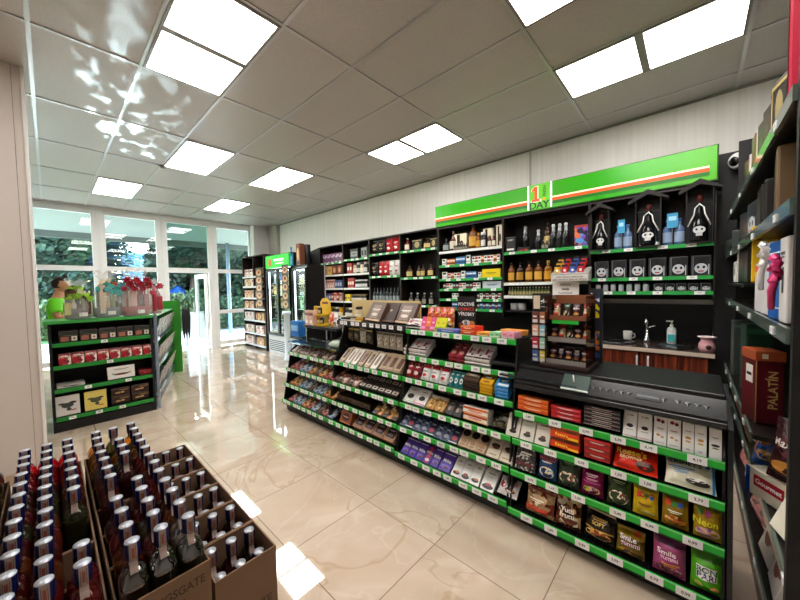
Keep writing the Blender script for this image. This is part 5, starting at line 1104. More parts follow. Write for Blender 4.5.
row(U6a, Y-.01, z-.02, 574, 590, 1, 'box', .26, .1, 'poster_box', 'gift_box', 'gift box', 'glossy purple and orange pictured box')
row(U6b, Y, 1.567, 506, 552, 5, 'bottle', .26, .09, ['whisky', 'whisky_dark', 'whisky', 'whisky', 'amber'], 'whisky_bottle', 'bottle', 'whisky bottle with gold label', gap=.8)
row(U6b+', second row', Y+.14, 1.567, 508, 551, 5, 'bottle', .25, .09, 'whisky_dark', 'whisky_bottle', 'bottle', 'dark brown bottle', gap=.8)
row(U6c, Y, 1.393, 508, 550, 14, 'bottle', .11, .03, 'mini_green', 'miniature_bottle', 'bottle', 'miniature olive bottle', gap=.9)
row('lowest shelf left of the card', 4.2, 1.2, 509, 525, 2, 'bottle', .09, .09, 'white_can', 'white_pot', 'pot', 'white lidded pot')
b = MB().box(-1.87, -.88, 4.12, 4.47, 1.178, 1.198, mat('#121012', .4)).obj('wall_shelf'); tag(b, 'plain dark wall shelf carrying two white pots, left of the acrylic display', 'shelf')
# stepped tobacco pack stand with notice
x0, x1 = wx(553, 4.0, 1.75), wx(590, 4.0, 1.75); t = thing('pack_stand', 'grey stepped stand with notice strip in front of the spirits shelves', 'display stand', ((x0+x1)/2, 4.0, 1.6))
MB().box(x0, x1, 3.93, 4.08, 1.565, 1.635, mat('#cfcac4', .4), .004).obj('notice_panel', t)
b = MB(); b.text('TENTO VÝROBOK POŠKODZUJE', (x0+x1)/2, 1.612, .022, mat('#3a1c1c', .4), (x1-x0)*.93, 3.929); b.text('VAŠE ZDRAVIE A ZDRAVIE OKOLIA', (x0+x1)/2, 1.586, .022, mat('#3a1c1c', .4), (x1-x0)*.93, 3.929); b.obj('notice_text', t)
MB().prism([(3.93, 1.636), (3.93, 1.65), (4.08, 1.72), (4.08, 1.636)], x0, x1, mat('#a8a6a4', .35)).obj('step', t)
for k in range(3):
    for i in range(4):
        x = x0+.03+(x1-x0-.06)*(i+.35+.1*k)/4
        m_ = mat(['#d8a030', '#c82c3c', '#3a5ab0', '#c83038'][i], .3)
        zc = 1.655+.045*k; y = 3.955+.045*k
        b = MB().box(x-.028, x+.028, y, y+.02, zc, zc+.075, m_, .002).box(x-.03, x+.03, y-.0, y+.022, zc+.075, zc+.10, mat('#1a1a1c', .3)).patch('e', x, zc+.035, .03, .03, mat('#f0e8e0', .4), y-.001)
        tag(b.obj('tobacco_pack'), f'small {["amber", "crimson", "blue", "red"][i]} pack on the stepped stand, {["front", "middle", "back"][k]} row' + (' left' if i == 0 else ' right' if i == 3 else ''), 'tobacco pack', 'packs on the stepped stand')
# 'Fajcenie zabija' card
x0, x1 = wx(552, 4.02, 1.5), wx(578.5, 4.02, 1.5); t = thing('warning_card', 'white card with two lines of black text under the pack stand', 'sign', ((x0+x1)/2, 4.05, 1.44)); cx = (x0+x1)/2
MB().box(x0, x1, 4.04, 4.046, 1.40, 1.566, mat('#f8f2f0', .4)).obj('card', t)
b = MB(); b.text('Fajčenie', cx, 1.525, .035, mat('#241a1c', .4), (x1-x0)*.8, 4.0385); b.text('zabíja', cx, 1.475, .035, mat('#241a1c', .4), (x1-x0)*.55, 4.0385); b.text('Prestaňte ihneď', cx, 1.432, .018, mat('#4a4044', .4), (x1-x0)*.6, 4.0385); b.obj('lettering', t)
# cigarette unit
V = ['top', 'second', 'third', 'fourth', 'fifth', 'sixth']; S5 = [f'{v} shelf of cigarette unit' for v in V]
row(S5[0], Y, 2.062, 442, 448, 1, 'bottle', .2, .08, 'syrup', 'spirit_bottle', 'bottle', 'black bottle with white label'); row(S5[0], Y+.02, 2.062, 449, 455, 1, 'bottle', .3, .1, 'gin_red', 'spirit_bottle', 'bottle', 'round reddish brown bottle', w=.12)
row(S5[0], Y+.05, 2.062, 454, 467, 1, 'box', .25, .05, 'cream_pack', 'gift_box', 'gift box', 'cream box behind the small bottles'); row(S5[0], Y-.01, 2.062, 453, 467, 6, 'bottle', .1, .04, 'dark_spirit', 'miniature_bottle', 'bottle', 'black miniature bottle')
row(S5[0], Y, 2.062, 467, 476, 1, 'bottle', .36, .12, 'whisky', 'spirit_bottle', 'bottle', 'tall golden brown bottle'); row(S5[0], Y, 2.062, 475, 485, 2, 'bottle', .22, .06, ['amber', 'white_jar'], 'spirit_bottle', 'bottle', 'amber bottle')
row(S5[0]+', centre right,', Y+.05, 2.062, 483, 493, 1, 'box', .27, .05, 'cream_pack', 'gift_box', 'gift box', 'cream box'); row(S5[0]+' right', Y, 2.062, 487, 495, 2, 'bottle', .17, .06, 'gin_red', 'spirit_bottle', 'bottle', 'small red-brown bottle'); row(S5[0]+', at right end,', Y+.03, 2.062, 496, 503, 1, 'box', .29, .05, 'cream_pack', 'gift_box', 'gift box', 'tall cream box')
cg = lambda k, z, sets: [row(S5[k], Y-.005, z, a, e, n, 'box', h, .03, st, 'cigarette_pack', 'cigarette pack', d_) for a, e, n, h, st, d_ in sets]
cg(1, 1.852, [(442, 446, 1, .1, 'cig_white', 'white cigarette pack'), (447, 455, 3, .09, 'cig_orange', 'orange cigarette pack'), (456, 465, 3, .11, 'cig_blue', 'blue cigarette pack'), (466, 470, 1, .13, 'cig_white', 'taller white cigarette pack'), (472, 500, 9, .1, ['cig_white', 'cig_red', 'cig_white', 'cig_orange'], 'white or red cigarette pack')])
cg(2, 1.642, [(442, 447, 1, .11, 'cig_white', 'white cigarette pack'), (448, 460, 4, .09, ['cig_red', 'cig_orange', 'cig_white'], 'red and white pack'), (461, 465, 1, .11, 'cig_white', 'plain white pack'), (466, 476, 3, .1, 'cig_blue', 'blue cigarette pack'), (478, 481, 1, .08, 'cig_white', 'small white pack'), (481.5, 501, 1, .12, 'cig_yellow', 'wide yellow carton')])
cg(3, 1.492, [(443, 480, 11, .085, ['cig_dark', 'cig_red', 'cig_white', 'cig_dark'], 'dark or white pack'), (482, 502, 1, .1, 'cig_lblue', 'wide pale blue carton')])
cg(4, 1.342, [(452, 458, 2, .08, 'cig_white', 'white cigarette pack'), (477, 501, 8, .08, ['cig_dark', 'cig_white', 'cig_dark', 'cig_red'], 'dark cigarette pack')])
cg(5, 1.202, [(452, 458, 2, .08, 'cig_blue', 'blue cigarette pack'), (477, 501, 8, .08, ['cig_dark', 'cig_blue'], 'dark blue cigarette pack')])
# gift bottles unit (U4)
A = ['top', 'second', 'third', 'lowest']; S4 = [f'{a} shelf of the gift unit' for a in A]; S3 = [f'{a} shelf of the coffee unit' for a in A]
row(S4[0], Y, 2.142, 404, 409, 1, 'bottle', .22, .07, 'gin_red', 'spirit_bottle', 'bottle', 'red-brown bottle'); row(S4[0], Y, 2.142, 412, 422, 1, 'box', .17, .1, 'gift_card', 'gift_box', 'gift box', 'dark gift box with gold motif'); row(S4[0]+' beside', Y, 2.142, 423, 430, 1, 'bottle', .17, .08, 'rum', 'spirit_bottle', 'bottle', 'dark rum bottle'); row(S4[0]+' right end', Y, 2.142, 430, 437, 1, 'box', .16, .1, 'gift_card', 'gift_box', 'gift box', 'second dark box with gold motif')
row(S4[1], Y, 1.692, 406, 412, 1, 'bottle', .2, .07, 'rum', 'spirit_bottle', 'bottle', 'dark rum bottle'); row(S4[1]+' centre', Y, 1.692, 416, 424, 2, 'bottle', .2, .07, 'rum', 'spirit_bottle', 'bottle', 'dark round bottle'); row(S4[1]+' right', Y, 1.692, 427, 433, 1, 'bottle', .2, .07, 'rum', 'spirit_bottle', 'bottle', 'dark bottle, gold label')
row(S4[2], Y, 1.232, 407, 434, 4, 'bottle', .2, .07, 'dark_spirit', 'spirit_bottle', 'bottle', 'dark bottle with pale label', gap=.6)
row(S3[0], Y, 2.152, 371, 384, 2, 'pouch', .26, .08, 'coffee_black', 'coffee_bag', 'coffee bag', 'black and gold coffee bag'); row(S3[0], Y, 2.152, 385, 399, 2, 'pouch', .27, .08, 'coffee_red', 'coffee_bag', 'coffee bag', 'red coffee bag')
row(S3[1], Y, 1.742, 371, 377, 1, 'pouch', .26, .08, 'coffee_black', 'coffee_bag', 'coffee bag', 'black coffee bag'); row(S3[1], Y, 1.742, 378, 388, 2, 'pouch', .27, .08, 'coffee_red', 'coffee_bag', 'coffee bag', 'red coffee bag'); row(S3[1], Y, 1.742, 388, 399, 2, 'pouch', .27, .08, 'coffee_white', 'coffee_bag', 'coffee bag', 'white and red coffee bag')
row(S3[2], Y, 1.232, 372, 399, 8, 'bottle', .3, .07, 'syrup', 'drink_bottle', 'bottle', 'dark slim bottle', gap=.85)
for nm, p0, p1, a in (('first back unit', 322, 342, 0), ('second back unit', 344.5, 368, 1)):
    s = [f'{v} shelf of the {nm}' for v in ('top', 'second', 'third', 'fourth')]
    if a == 0:
        row(s[0], Y, 2.08, 323, 342, 5, 'box', .2, .08, 'box_purple', 'tea_box', 'box', 'purple and white tea box'); row(s[1], Y, 1.82, 323, 332, 2, 'box', .2, .08, 'box_tan', 'biscuit_box', 'box', 'tan biscuit box'); row(s[1], Y, 1.82, 332, 342, 2, 'box', .2, .08, 'box_brown', 'biscuit_box', 'box', 'brown round-print box')
        row(s[2], Y, 1.535, 323, 334, 5, 'box', .19, .05, 'box_pink', 'snack_box', 'box', 'narrow pale pink box'); row(s[2], Y, 1.535, 335, 342, 3, 'box', .17, .05, 'box_bluew', 'snack_box', 'box', 'narrow blue box'); row(s[3], Y, 1.266, 323, 331, 3, 'box', .16, .06, 'box_bluew', 'snack_box', 'box', 'small blue box'); row(s[3], Y, 1.266, 331, 342, 4, 'box', .17, .06, ['box_red', 'box_pink'], 'snack_box', 'box', 'small red or pink box')
    else:
        row(s[0], Y, 2.11, 350, 358, 1, 'box', .2, .1, 'tin_black', 'coffee_tin', 'tin', 'black rectangular tin'); row(s[0], Y, 2.11, 361, 367, 2, 'box', .2, .08, 'tin_silver', 'coffee_tin', 'tin', 'silver and black tin')
        row(s[1], Y, 1.82, 347, 352, 2, 'box', .22, .06, 'box_red', 'tea_box', 'box', 'red tea box'); row(s[1], Y, 1.82, 353, 367, 4, 'bottle', .21, .06, ['cream_pot', 'white_jar'], 'storage_jar', 'jar', 'cream storage jar')
        row(s[2], Y, 1.535, 348, 354, 3, 'box', .2, .05, 'box_red', 'tea_box', 'box', 'narrow red box'); row(s[2], Y, 1.535, 355, 367, 5, 'bottle', .16, .05, 'white_jar', 'storage_jar', 'jar', 'small white-lidded jar'); row(s[3], Y, 1.266, 345, 350, 2, 'box', .14, .06, 'box_yellow', 'tea_box', 'box', 'bright yellow box'); row(s[3], Y, 1.266, 351, 366, 5, 'bottle', .14, .06, 'jar_label', 'storage_jar', 'jar', 'dark labelled jar')
    row(f'lowest shelf of the {nm}', Y, .93, p0, p1, 6, 'bottle', .2, .08, ['jar_label', 'white_jar', 'honey'], 'storage_jar', 'jar', 'assorted jar')
# ================================================================ CARTONS AND FLASK BOTTLES IN THE FOREGROUND
KR = mat('#8a6c52', .7); KR2 = mat('#7a5c44', .75); KIN = mat('#6b513c', .8); KTX = mat('#4a3424', .7)
def carton_mesh(lx, ly, h, opened):
    key = ('ct', lx, ly, h, opened)
    if key in _P: return _P[key]
    b = MB(); t = .004
    b.box(-lx/2, lx/2, -ly/2, ly/2, 0, t, KIN)
    b.box(-lx/2, -lx/2+t, -ly/2, ly/2, t, h, KR2).box(lx/2-t, lx/2, -ly/2, ly/2, t, h, KR2)
    b.box(-lx/2+t, lx/2-t, -ly/2, -ly/2+t, t, h, KR2).box(-lx/2+t, lx/2-t, ly/2-t, ly/2, t, h, KR2)
    if not opened: b.box(-lx/2, lx/2, -ly/2, -.001, h, h+.003, KR).box(-lx/2, lx/2, .001, ly/2, h, h+.003, KR)
    _P[key] = b.mesh('carton'); return _P[key]
def end_print(w, lines):
    key = ('ep', w, tuple(lines))
    if key in _P: return _P[key]
    b = MB()
    T = Matrix.Rotation(PI/2, 4, 'Z')
    for cx, cz, h, s in lines: b.text(s, cx, cz, h, KTX, w*.85, -.0007, T=T)
    _P[key] = b.mesh('carton_print'); return _P[key]
PX = .162; X0 = -.925
col_y = {'A': [-.087, -.033, .025], 'B': [.107, .165, .223], 'C': [-.283, -.225, -.167], 'D': [.29, .345, .40]}
gname = {'A': 'left block', 'B': 'middle block', 'C': 'outer left block', 'D': 'right block'}
gy = {'A': (-.122, .062), 'B': (.068, .258), 'C': (-.32, -.128), 'D': (.262, .434)}
for g_, (ya, yb) in gy.items():
    for i in range(6):
        cx = X0-PX*(i+.5); cy = (ya+yb)/2; lx = PX-.003; ly = yb-ya-.004
        where = ['nearest the camera', 'second from the camera', 'third from the camera', 'fourth from the camera', 'fifth from the camera', 'farthest from the camera'][i]
        base = [.0, .25, .50] if g_ == 'D' else [.0, .235, .47, .705]
        for k, z0 in enumerate(base):
            topmost = k == len(base)-1; op = topmost
            h = (.26 if g_ == 'D' else .127) if topmost else (.245 if g_ == 'D' else .229)
            parts = [(None, carton_mesh(round(lx, 4), round(ly, 4), h, op))]
            o = spawn(parts, 'cardboard_carton', f'brown carton of the {gname[g_]}, {where}' + ('' if topmost else f', layer {["one", "two", "three"][k]} of the stack'), 'carton', (cx, cy, z0), group=f'cartons of the {gname[g_]}')
            if i == 0 and (topmost or g_ != 'C'):
                ln = [(0, .09, .022, 'HILLINGSGATE'), (.02, .055, .02, '0,7L')] if h < .2 else [(.03, h*.45, .022, 'GATE')]
                p = bpy.data.objects.new('carton_print', end_print(ly, ln)); C.objects.link(p); p.parent = o; p.location = (lx/2, 0, 0)
def flask_parts(tint, kind):
    key = ('flask', tint, kind)
    if key in _P: return _P[key]
    prof = [(.0,.9,.9),(.004,1,1),(.132,1,1),(.146,.98,.98),(.154,.9,.92),(.164,.76,.78),(.171,.58,.58),(.176,.42,.38)]
    n = 28; vs = []; fs = []; bx, by = .0284, .0375    # wide across the front (y), thin along x
    for z, sx, sy in prof:
        for i in range(n):
            a = 2*PI*i/n; e = 2/3.8 if z < .15 else 2/2.3
            c, s = math.cos(a), math.sin(a)
            vs.append((by*sx*math.copysign(abs(c)**e, c), bx*sy*math.copysign(abs(s)**e, s), z))
    for z, r in ((.18, .0125), (.205, .0125)):
        for i in range(n): a = 2*PI*i/n; vs.append((r*math.cos(a), r*math.sin(a), z))
    k = len(prof)+2
    for j in range(k-1):
        for i in range(n): i2 = (i+1) % n; fs.append((j*n+i, j*n+i2, (j+1)*n+i2, (j+1)*n+i))
    fs.append(tuple(range(n-1, -1, -1))); fs.append(tuple((k-1)*n+i for i in range(n)))
    gm = pane_mat('#dfe8e4', .45, 2.2) if kind == 'clear' else mat(tint, .03, 0, .8, trans=.8, ior=1.42)
    g = MB().add(vs, fs, gm, None, True).mesh('glass_body')
    c = MB().lathe([(.0145,.19),(.0155,.194),(.0155,.228),(.0145,.2305)], mat('#151b52', .25, .4), n=20).mesh('cap')
    tp = MB().lathe([(.0148,.2305),(.0146,.2325),(0,.2328)], mat('#b4b8c2', .35, .6), n=20).mesh('cap_top')
    s = MB(); hw = .0075
    path = [(.0158,.2325),(.0164,.228),(.0164,.194),(.0138,.188),(.0175,.178),(.026,.166)]
    vs = []; fs = []
    for x, z in path: vs += [(x, -hw, z), (x, hw, z)]
    fs = [(2*i, 2*i+1, 2*i+3, 2*i+2) for i in range(len(path)-1)]
    s.add(vs, fs, mat('#9a857c', .45), None, False)
    s.box(.0166, .0169, -.0028, .0028, .197, .222, mat('#8c4434', .4)).box(.0166, .0168, -.0055, -.0042, .192, .226, mat('#5a5250', .4)).box(.0166, .0168, .0042, .0055, .192, .226, mat('#5a5250', .4))
    sm = s.mesh('tax_seal')
    _P[key] = [('glass_body', g), ('cap', c, [('cap_top', tp)]), ('tax_seal', sm)]; return _P[key]
rb = random.Random(11)
rowword = ['front row', 'second row', 'third row', 'fourth row', 'fifth row', 'sixth row', 'seventh row', 'eighth row', 'ninth row', 'tenth row', 'eleventh row', 'last row']
missing = {('A', 2, 3), ('A', 2, 4), ('B', 1, 5), ('B', 1, 6), ('B', 1, 10), ('B', 0, 4), ('A', 2, 2)}
for g_ in 'ABCD':
    for j, y in enumerate(col_y[g_]):
        for i in range(12):
            if (g_, j, i) in missing: continue
            if g_ == 'C' and (j < 2 and i > 5): continue
            x = -.985-.081*i if g_ != 'D' else X0-PX*(i//2)-.045-.073*(i % 2)
            if g_ == 'B' and i == 0 or g_ == 'B' and j == 2 and i == 1: tint, kind, cw_ = '#f6faf8', 'clear', 'clear'
            elif g_ == 'D': tint, kind, cw_ = rb.choice([('#3a1410', 'dark', 'dark'), ('#2c1a12', 'dark', 'dark'), ('#5a1420', 'dark', 'dark red')])
            elif g_ == 'A' and i >= 9: tint, kind, cw_ = ('#c4141c', 'dark', 'sun-tinted red')  # brighter tint paints in sunlight shining through the back rows
            elif g_ == 'B' and i >= 9 and rb.random() < .6: tint, kind, cw_ = ('#c8780c', 'dark', 'amber')
            else: tint, kind, cw_ = rb.choice([('#6a1418', 'dark', 'dark red'), ('#8a1c1c', 'dark', 'ruby red'), ('#5c2014', 'dark', 'red-brown'), ('#8c4018', 'dark', 'copper')] if rb.random() < .85 else [('#4a4824', 'dark', 'olive')])
            zb = .71 if g_ != 'D' else (.535 if (i % 2) else .505)
            lab = f'{cw_} flask bottle in {gname[g_]}, {rowword[i]}, {["left", "middle", "right"][j]} column'
            spawn(flask_parts(tint, kind), 'flask_bottle', lab, 'bottle', (x+rb.uniform(-.003, .003), y+rb.uniform(-.0015, .0015), zb), (0, 0, rb.uniform(-.05, .05)), group='blue-capped flask bottles in cartons')

# ================================================================ END SHELF WITH GIFT BASKETS
GT_ = mat('#1f8a34', .4); BK = mat('#0d0d0e', .45); XE = -5.15
t = thing('end_shelf', 'black display shelf with green edges at left, carrying gift baskets on top', 'display shelf', (-5.35, .43, 0))
y0, y1 = -.03, .885
MB().box(XE-.42, XE-.0, y0, y1, 0, .1, BK).obj('plinth', t)
MB().box(XE-.44, XE-.42, y0, y1, 0, 1.2, mat('#121213', .5)).obj('back_panel', t)
for a in (y0, y1-.025): b = MB(); b.prism([(XE-.42, 0), (XE+.0, 0), (XE-.04, 1.2), (XE-.42, 1.2)], a, a+.025, BK, 'y'); b.obj('side_panel', t)
MB().box(XE-.46, XE+.0, y0-.03, y1+.01, 1.2, 1.235, mat('#3aa048', .35), .004).obj('top_board', t)
for k, z in enumerate((.115, .43, .69, .94)):
    xf = XE-.005-.008*k
    s_ = MB().box(XE-.42, xf-.01, y0+.026, y1-.026, z+.025, z+.04, BK).obj('shelf', t); MB().box(xf-.01, xf, y0+.026, y1-.026, z, z+.045, GT_).obj('shelf_edge', s_)
    rr = random.Random(k)
    for q in range([3, 2, 1, 1][k]):
        y = [(.12, .34, .55), (.26, .62), (.46,), (.42,)][k][q]
        o = bpy.data.objects.new('price_tag', tag_mesh(.06, .034, PRICES[(k+q) % 8])); C.objects.link(o); o.parent = s_; o.matrix_basis = inv(s_) @ Matrix.Translation((xf+.001, y, z+.004)) @ Matrix.Rotation(PI/2, 4, 'Z')
def xrow(where, X, z, pa, pb, n, h, d, style, name, cat, desc, lean=0, lay=1, sgn=1, kind='box', gap=.94, rz=0):
    """things side by side along y on a shelf whose front is the plane X, facing +x (sgn 1) or -x (sgn -1)"""
    ya, yb = wy(pa, X, z+h*.4), wy(pb, X, z+h*.4); st = (yb-ya)/n
    for L in range(lay):
        for i in range(n):
            parts = MAKE[kind](abs(st)*gap, h, d, style if isinstance(style, str) else style[(i+L) % len(style)])
            s = f'{desc} on {where}' + (f', {ORD[i+1]} from left' if n > 1 else '') + ((', below', ', above')[L] if lay > 1 else '')
            if sgn < 0: rz = random.uniform(-.22, .22); parts = MAKE[kind](abs(st)*gap*.93, h*random.choice((.8, .9, 1, 1.08)) if n > 1 else h, d, style if isinstance(style, str) else style[(i+L) % len(style)])
            a = math.radians(lean); y = ya+st*(i+.5)
            o = spawn(parts, name, s, cat, (X-sgn*(d/2*math.cos(a)+.008), y, z+.002+L*h*1.02+d/2*math.sin(a)), (-a, 0, sgn*PI/2+rz), f'{desc} on {where}' if n*lay > 1 else None)
            o.rotation_mode = 'XYZ'
E1 = 'the end shelf'
xrow(E1+', upper shelf', XE-.04, .982, 58, 150, 5, .13, .14, 'bow_box', 'chocolate_box', 'chocolate', 'dark box with pink packs')
xrow(E1+', second shelf', XE-.03, .732, 58, 153, 8, .12, .12, 'berry_box', 'chocolate_box', 'chocolate', 'red and white box', rz=0)
xrow(E1+', third shelf', XE-.03, .472, 107, 136, 1, .15, .04, 'white_choc_box', 'chocolate_box', 'chocolate', 'white ornate chocolate box', 12)
xrow(E1+', third shelf', XE-.05, .472, 139, 153, 1, .06, .16, 'red_flat', 'chocolate_box', 'chocolate', 'dark red flat box')
xrow(E1+', third shelf left', XE-.05, .472, 56, 86, 1, .03, .2, 'bird_white', 'book', 'book', 'white flat album')
xrow(E1+', bottom shelf', XE-.02, .16, 54, 81, 1, .22, .03, 'bird_white', 'chocolate_box', 'chocolate', 'white square box with dark bird', 10)
xrow(E1+', bottom shelf', XE-.02, .16, 84, 108, 1, .22, .03, 'bird_yellow', 'chocolate_box', 'chocolate', 'yellow square box with dark bird', 10)
xrow(E1+', bottom shelf right', XE-.05, .16, 111, 150, 2, .1, .2, 'gold_dark', 'chocolate_box', 'chocolate', 'dark gold printed box', 0, 2)
# gift baskets
CEL = mat('#eef4f6', .08, 0, .8, alpha=.26)
def hamper(px0, px1, h, base, wrap, bow, contents, lb, X=-5.3, bows=1):
    ya, yb = wy(px0, X, 1.4), wy(px1, X, 1.4); w_ = abs(yb-ya); cy = (ya+yb)/2; z0 = 1.238
    t = thing('gift_basket', lb, 'gift basket', (X, cy, z0), group='gift baskets on the end shelf')
    MB().lathe([(w_*.42,0),(w_*.44,.01),(w_*.5,.12),(w_*.48,.12),(w_*.42,.02),(0,.015)], mat(base[0], .6), (X, cy, z0), 20, .7, 1).obj('basket', t)
    rr = random.Random(int(px0)); b = MB()
    for i in range(16):
        y = cy+rr.uniform(-.38, .38)*w_; x = X+rr.uniform(-.07, .07); hh = rr.uniform(.35, .8)*h; c_ = mat(rr.choice(contents), .4)
        if i % 2: b.box(x-.02, x+.02, y-.025, y+.025, z0+.05, z0+hh, c_, .004)
        else: b.lathe([(.022,0),(.024,.01),(.024,hh*.6),(.009,hh*.75),(.009,hh*.95)], c_, (x, y, z0+.04), 10)
    b.obj('contents', t)
    # pleated cellophane, tied and fanned at the top
    b = MB(); n = 36; vs = []; fs = []
    for j, (r, z) in enumerate(((.47,.0),(.52,.12),(.5,h*.45),(.30,h*.68),(.12,h*.78),(.3,h*.92),(.42,h*1.02))):
        for i in range(n):
            a = 2*PI*i/n; q = 1+(.12*math.sin(a*9+px0)+.06*math.sin(a*17)) * (1 if j > 2 else .3)
            vs.append((X+math.cos(a)*r*w_*.75*q, cy+math.sin(a)*r*w_*q, z0+.003+z+(.02*math.sin(a*7) if j == 6 else 0)))
    for j in range(6):
        for i in range(n): i2 = (i+1) % n; fs.append((j*n+i, j*n+i2, (j+1)*n+i2, (j+1)*n+i))
    b.add(vs, fs, CEL, None, True)
    b.obj('cellophane', t)
    b = MB()
    for q in range(bows):
        by = cy+(q-(bows-1)/2)*w_*(.9/bows); bz = z0+h*(.62+.2*((q*5) % 3)/2); bx = X+.11+.03*(q % 2)
        for i in range(7):
            a = i*2*PI/7+q; L = .026+.02*((q*7) % 3)/2
            pts = [(bx, by, bz), (bx+.02, by+math.cos(a)*L*.6, bz+math.sin(a)*L*.6+.01), (bx+.03, by+math.cos(a)*L, bz+math.sin(a)*L), (bx+.01, by+math.cos(a+.5)*L*.6, bz+math.sin(a+.5)*L*.6), (bx, by, bz)]
            b.tube(pts, [.005, .012, .011, .012, .005], mat(bow, .35), 6)
    b.obj('bow', t)
    if wrap:
        b = MB()
        for q in range(26):   # crumpled tissue sheets
            a = rr.uniform(-1.3, 1.3); r = rr.uniform(.15, .52)*w_; c0 = Vector((X+rr.uniform(.02, .12), cy+math.sin(a)*r, z0+h*(.45+.4*math.cos(a)*rr.uniform(.4, 1))))
            e1 = Vector((rr.gauss(0, .5), rr.gauss(0, 1), rr.gauss(0, 1))).normalized()*.05; e2 = e1.cross(Vector((1, rr.gauss(0, .4), rr.gauss(0, .4)))).normalized()*.04
            b.add([c0, c0+e1*.6+e2*.5, c0+e1+e2*.2, c0+e1*.7-e2*.7, c0-e2*.5, c0-e1*.5+e2*.3], [(0,1,2), (0,2,3), (0,3,4), (0,4,5), (0,5,1)], mat(wrap if q % 3 else rr.choice(contents), .5))
        b.obj('tissue_paper', t)
    b = MB().box(X+w_*.355, X+w_*.37, cy+.0, cy+.07, z0+.03, z0+.075, WHITE); b.obj('price_card', t)
hamper(63, 93, .44, ['#5a5650', '#8a8478', '#2f3a2c', '#a8a090'], '#9ed23c', '#9ac83a', ['#c8c080', '#5a3a28', '#8a9a50', '#2a2420', '#d8d0b0'], 'gift basket with yellow-green tissue, leftmost behind the man\'s hands')
hamper(92, 121, .54, ['#6a6c78', '#8c8e9a', '#55565e', '#a0a2ac'], '#4fb8b4', '#5ab8c0', ['#d8b890', '#6a8a4a', '#c85a3a', '#2c2a28', '#e0d0b8'], 'silver-grey gift basket with teal tissue, middle of the end shelf top')
hamper(120, 151, .55, ['#9c2a34', '#c84a50', '#7a1c28', '#d88a8a'], None, '#a81c34', ['#e8c8c0', '#8a2a30', '#d8b0a8', '#4a2a20', '#f0e0d0'], 'red gift basket with several dark red bows, right end of the end shelf', bows=9)
hamper(146, 162, .46, ['#c86a80', '#a83a50', '#e0a0b0'], None, '#c84060', ['#e8c8c8', '#a83040', '#d8b0a8'], 'pink wrapped gift basket standing behind the red one', X=-5.5, bows=2)

# low trough behind it and the angled magazine rack
t = thing('magazine_rack', 'angled magazine rack with a green end panel, right behind the end shelf', 'magazine rack', (-6.2, 1.0, 0))
ang = math.atan2(1.60-.92, -7.35+5.2); dv = Vector((math.cos(ang), math.sin(ang), 0)); nv = Vector((-dv.y, dv.x, 0)) * -1
if nv.y < 0: nv = -nv
TR = Matrix.Translation((-5.19, .905, 0)) @ Matrix(((dv.x, nv.x, 0, 0), (dv.y, nv.y, 0, 0), (0, 0, 1, 0), (0, 0, 0, 1)))
Lr = 2.2; sil = mat('#8fa0b4', .3, .6)
def wedge(z0, z1, m, nm, q=0): return MB().prism([(.03, -q), (Lr-.022, -q), (Lr-.022, -.29), (.95, -.29), (.06, -.012-q)], z0, z1, m, 'z', TR)
MB().box(.99, Lr, -.32, -.30, 0, 1.28, mat('#2a2c2e', .5), T=TR).obj('back_panel', t)
wedge(0, .12, mat('#3a3c40', .4), '', .02).obj('plinth', t)
MB().box(.0, .025, .0, .03, 0, 1.25, sil, T=TR).obj('near_side_panel', t)
MB().box(Lr-.02, Lr+.02, -.34, .12, 0, 1.36, mat('#2f8a28', .4), .004, TR).obj('green_end_panel', t)
for k, z in enumerate((.14, .5, .86)):
    wedge(z, z+.012, sil, '').box(.03, Lr-.022, .001, .008, z, z+.06, pane_mat('#e8f0f0'), T=TR).obj('shelf', t)
wedge(1.2, 1.215, mat('#7ab88a', .4), '', .0).obj('top_shelf', t)
STY['mag_a'] = (printed(['#8a7a70', '#6a3a30', '#c8c0b8', '#2a2a34', '#7a5a48'], 14), [('r',.5,.88,.9,.12,'#b02838')]); STY['mag_b'] = (printed(['#a89888', '#4a3028', '#7a6a5c', '#1c1a20', '#c8c4c0'], 12), [('r',.5,.88,.9,.12,'#e8e8e8')]); STY['mag_c'] = (printed(['#5a4a40', '#988878', '#283440', '#b8b0a8'], 13), [('r',.5,.88,.9,.12,'#2c4a8a')])
for k, z in enumerate((.155, .515, .875)):
    for i in range(8):
        p = TR @ Vector((.33+i*.235, -.04, z)); 
        o = spawn(box_parts(.21, .29, .012, ['mag_a', 'mag_b', 'mag_c'][(i+k) % 3]), 'magazine', f'magazine on the angled rack, {["bottom", "middle", "upper"][k]} row, {ORD[i+1]} from the near end', 'magazine', p, (-math.radians(14), 0, ang), group='magazines on the angled rack')
        o.rotation_euler = (Matrix(((dv.x, nv.x, 0), (dv.y, nv.y, 0), (0, 0, 1))) @ Matrix.Rotation(PI, 3, 'Z') @ Matrix.Rotation(-math.radians(14), 3, 'X')).to_euler() if True else 0
# black hanging bag at the end of the rack
p = TR @ Vector((Lr+.04, .16, 0)); t = thing('umbrella_bunch', 'black folded umbrellas hanging at the end of the green panel', 'umbrella', (p.x, p.y, .6))
for q in range(3):
    MB().lathe([(.004,-.62),(.02,-.5),(.035,-.2),(.025,-.05),(.006,0)], mat('#141618', .6), (p.x-.03*q, p.y+.05*q, 1.22), 10).tube([(p.x-.03*q, p.y+.05*q, 1.2), (p.x-.03*q, p.y+.05*q, 1.28), (p.x-.03*q+.03, p.y+.05*q, 1.3)], .006, BK).obj('umbrella', t)

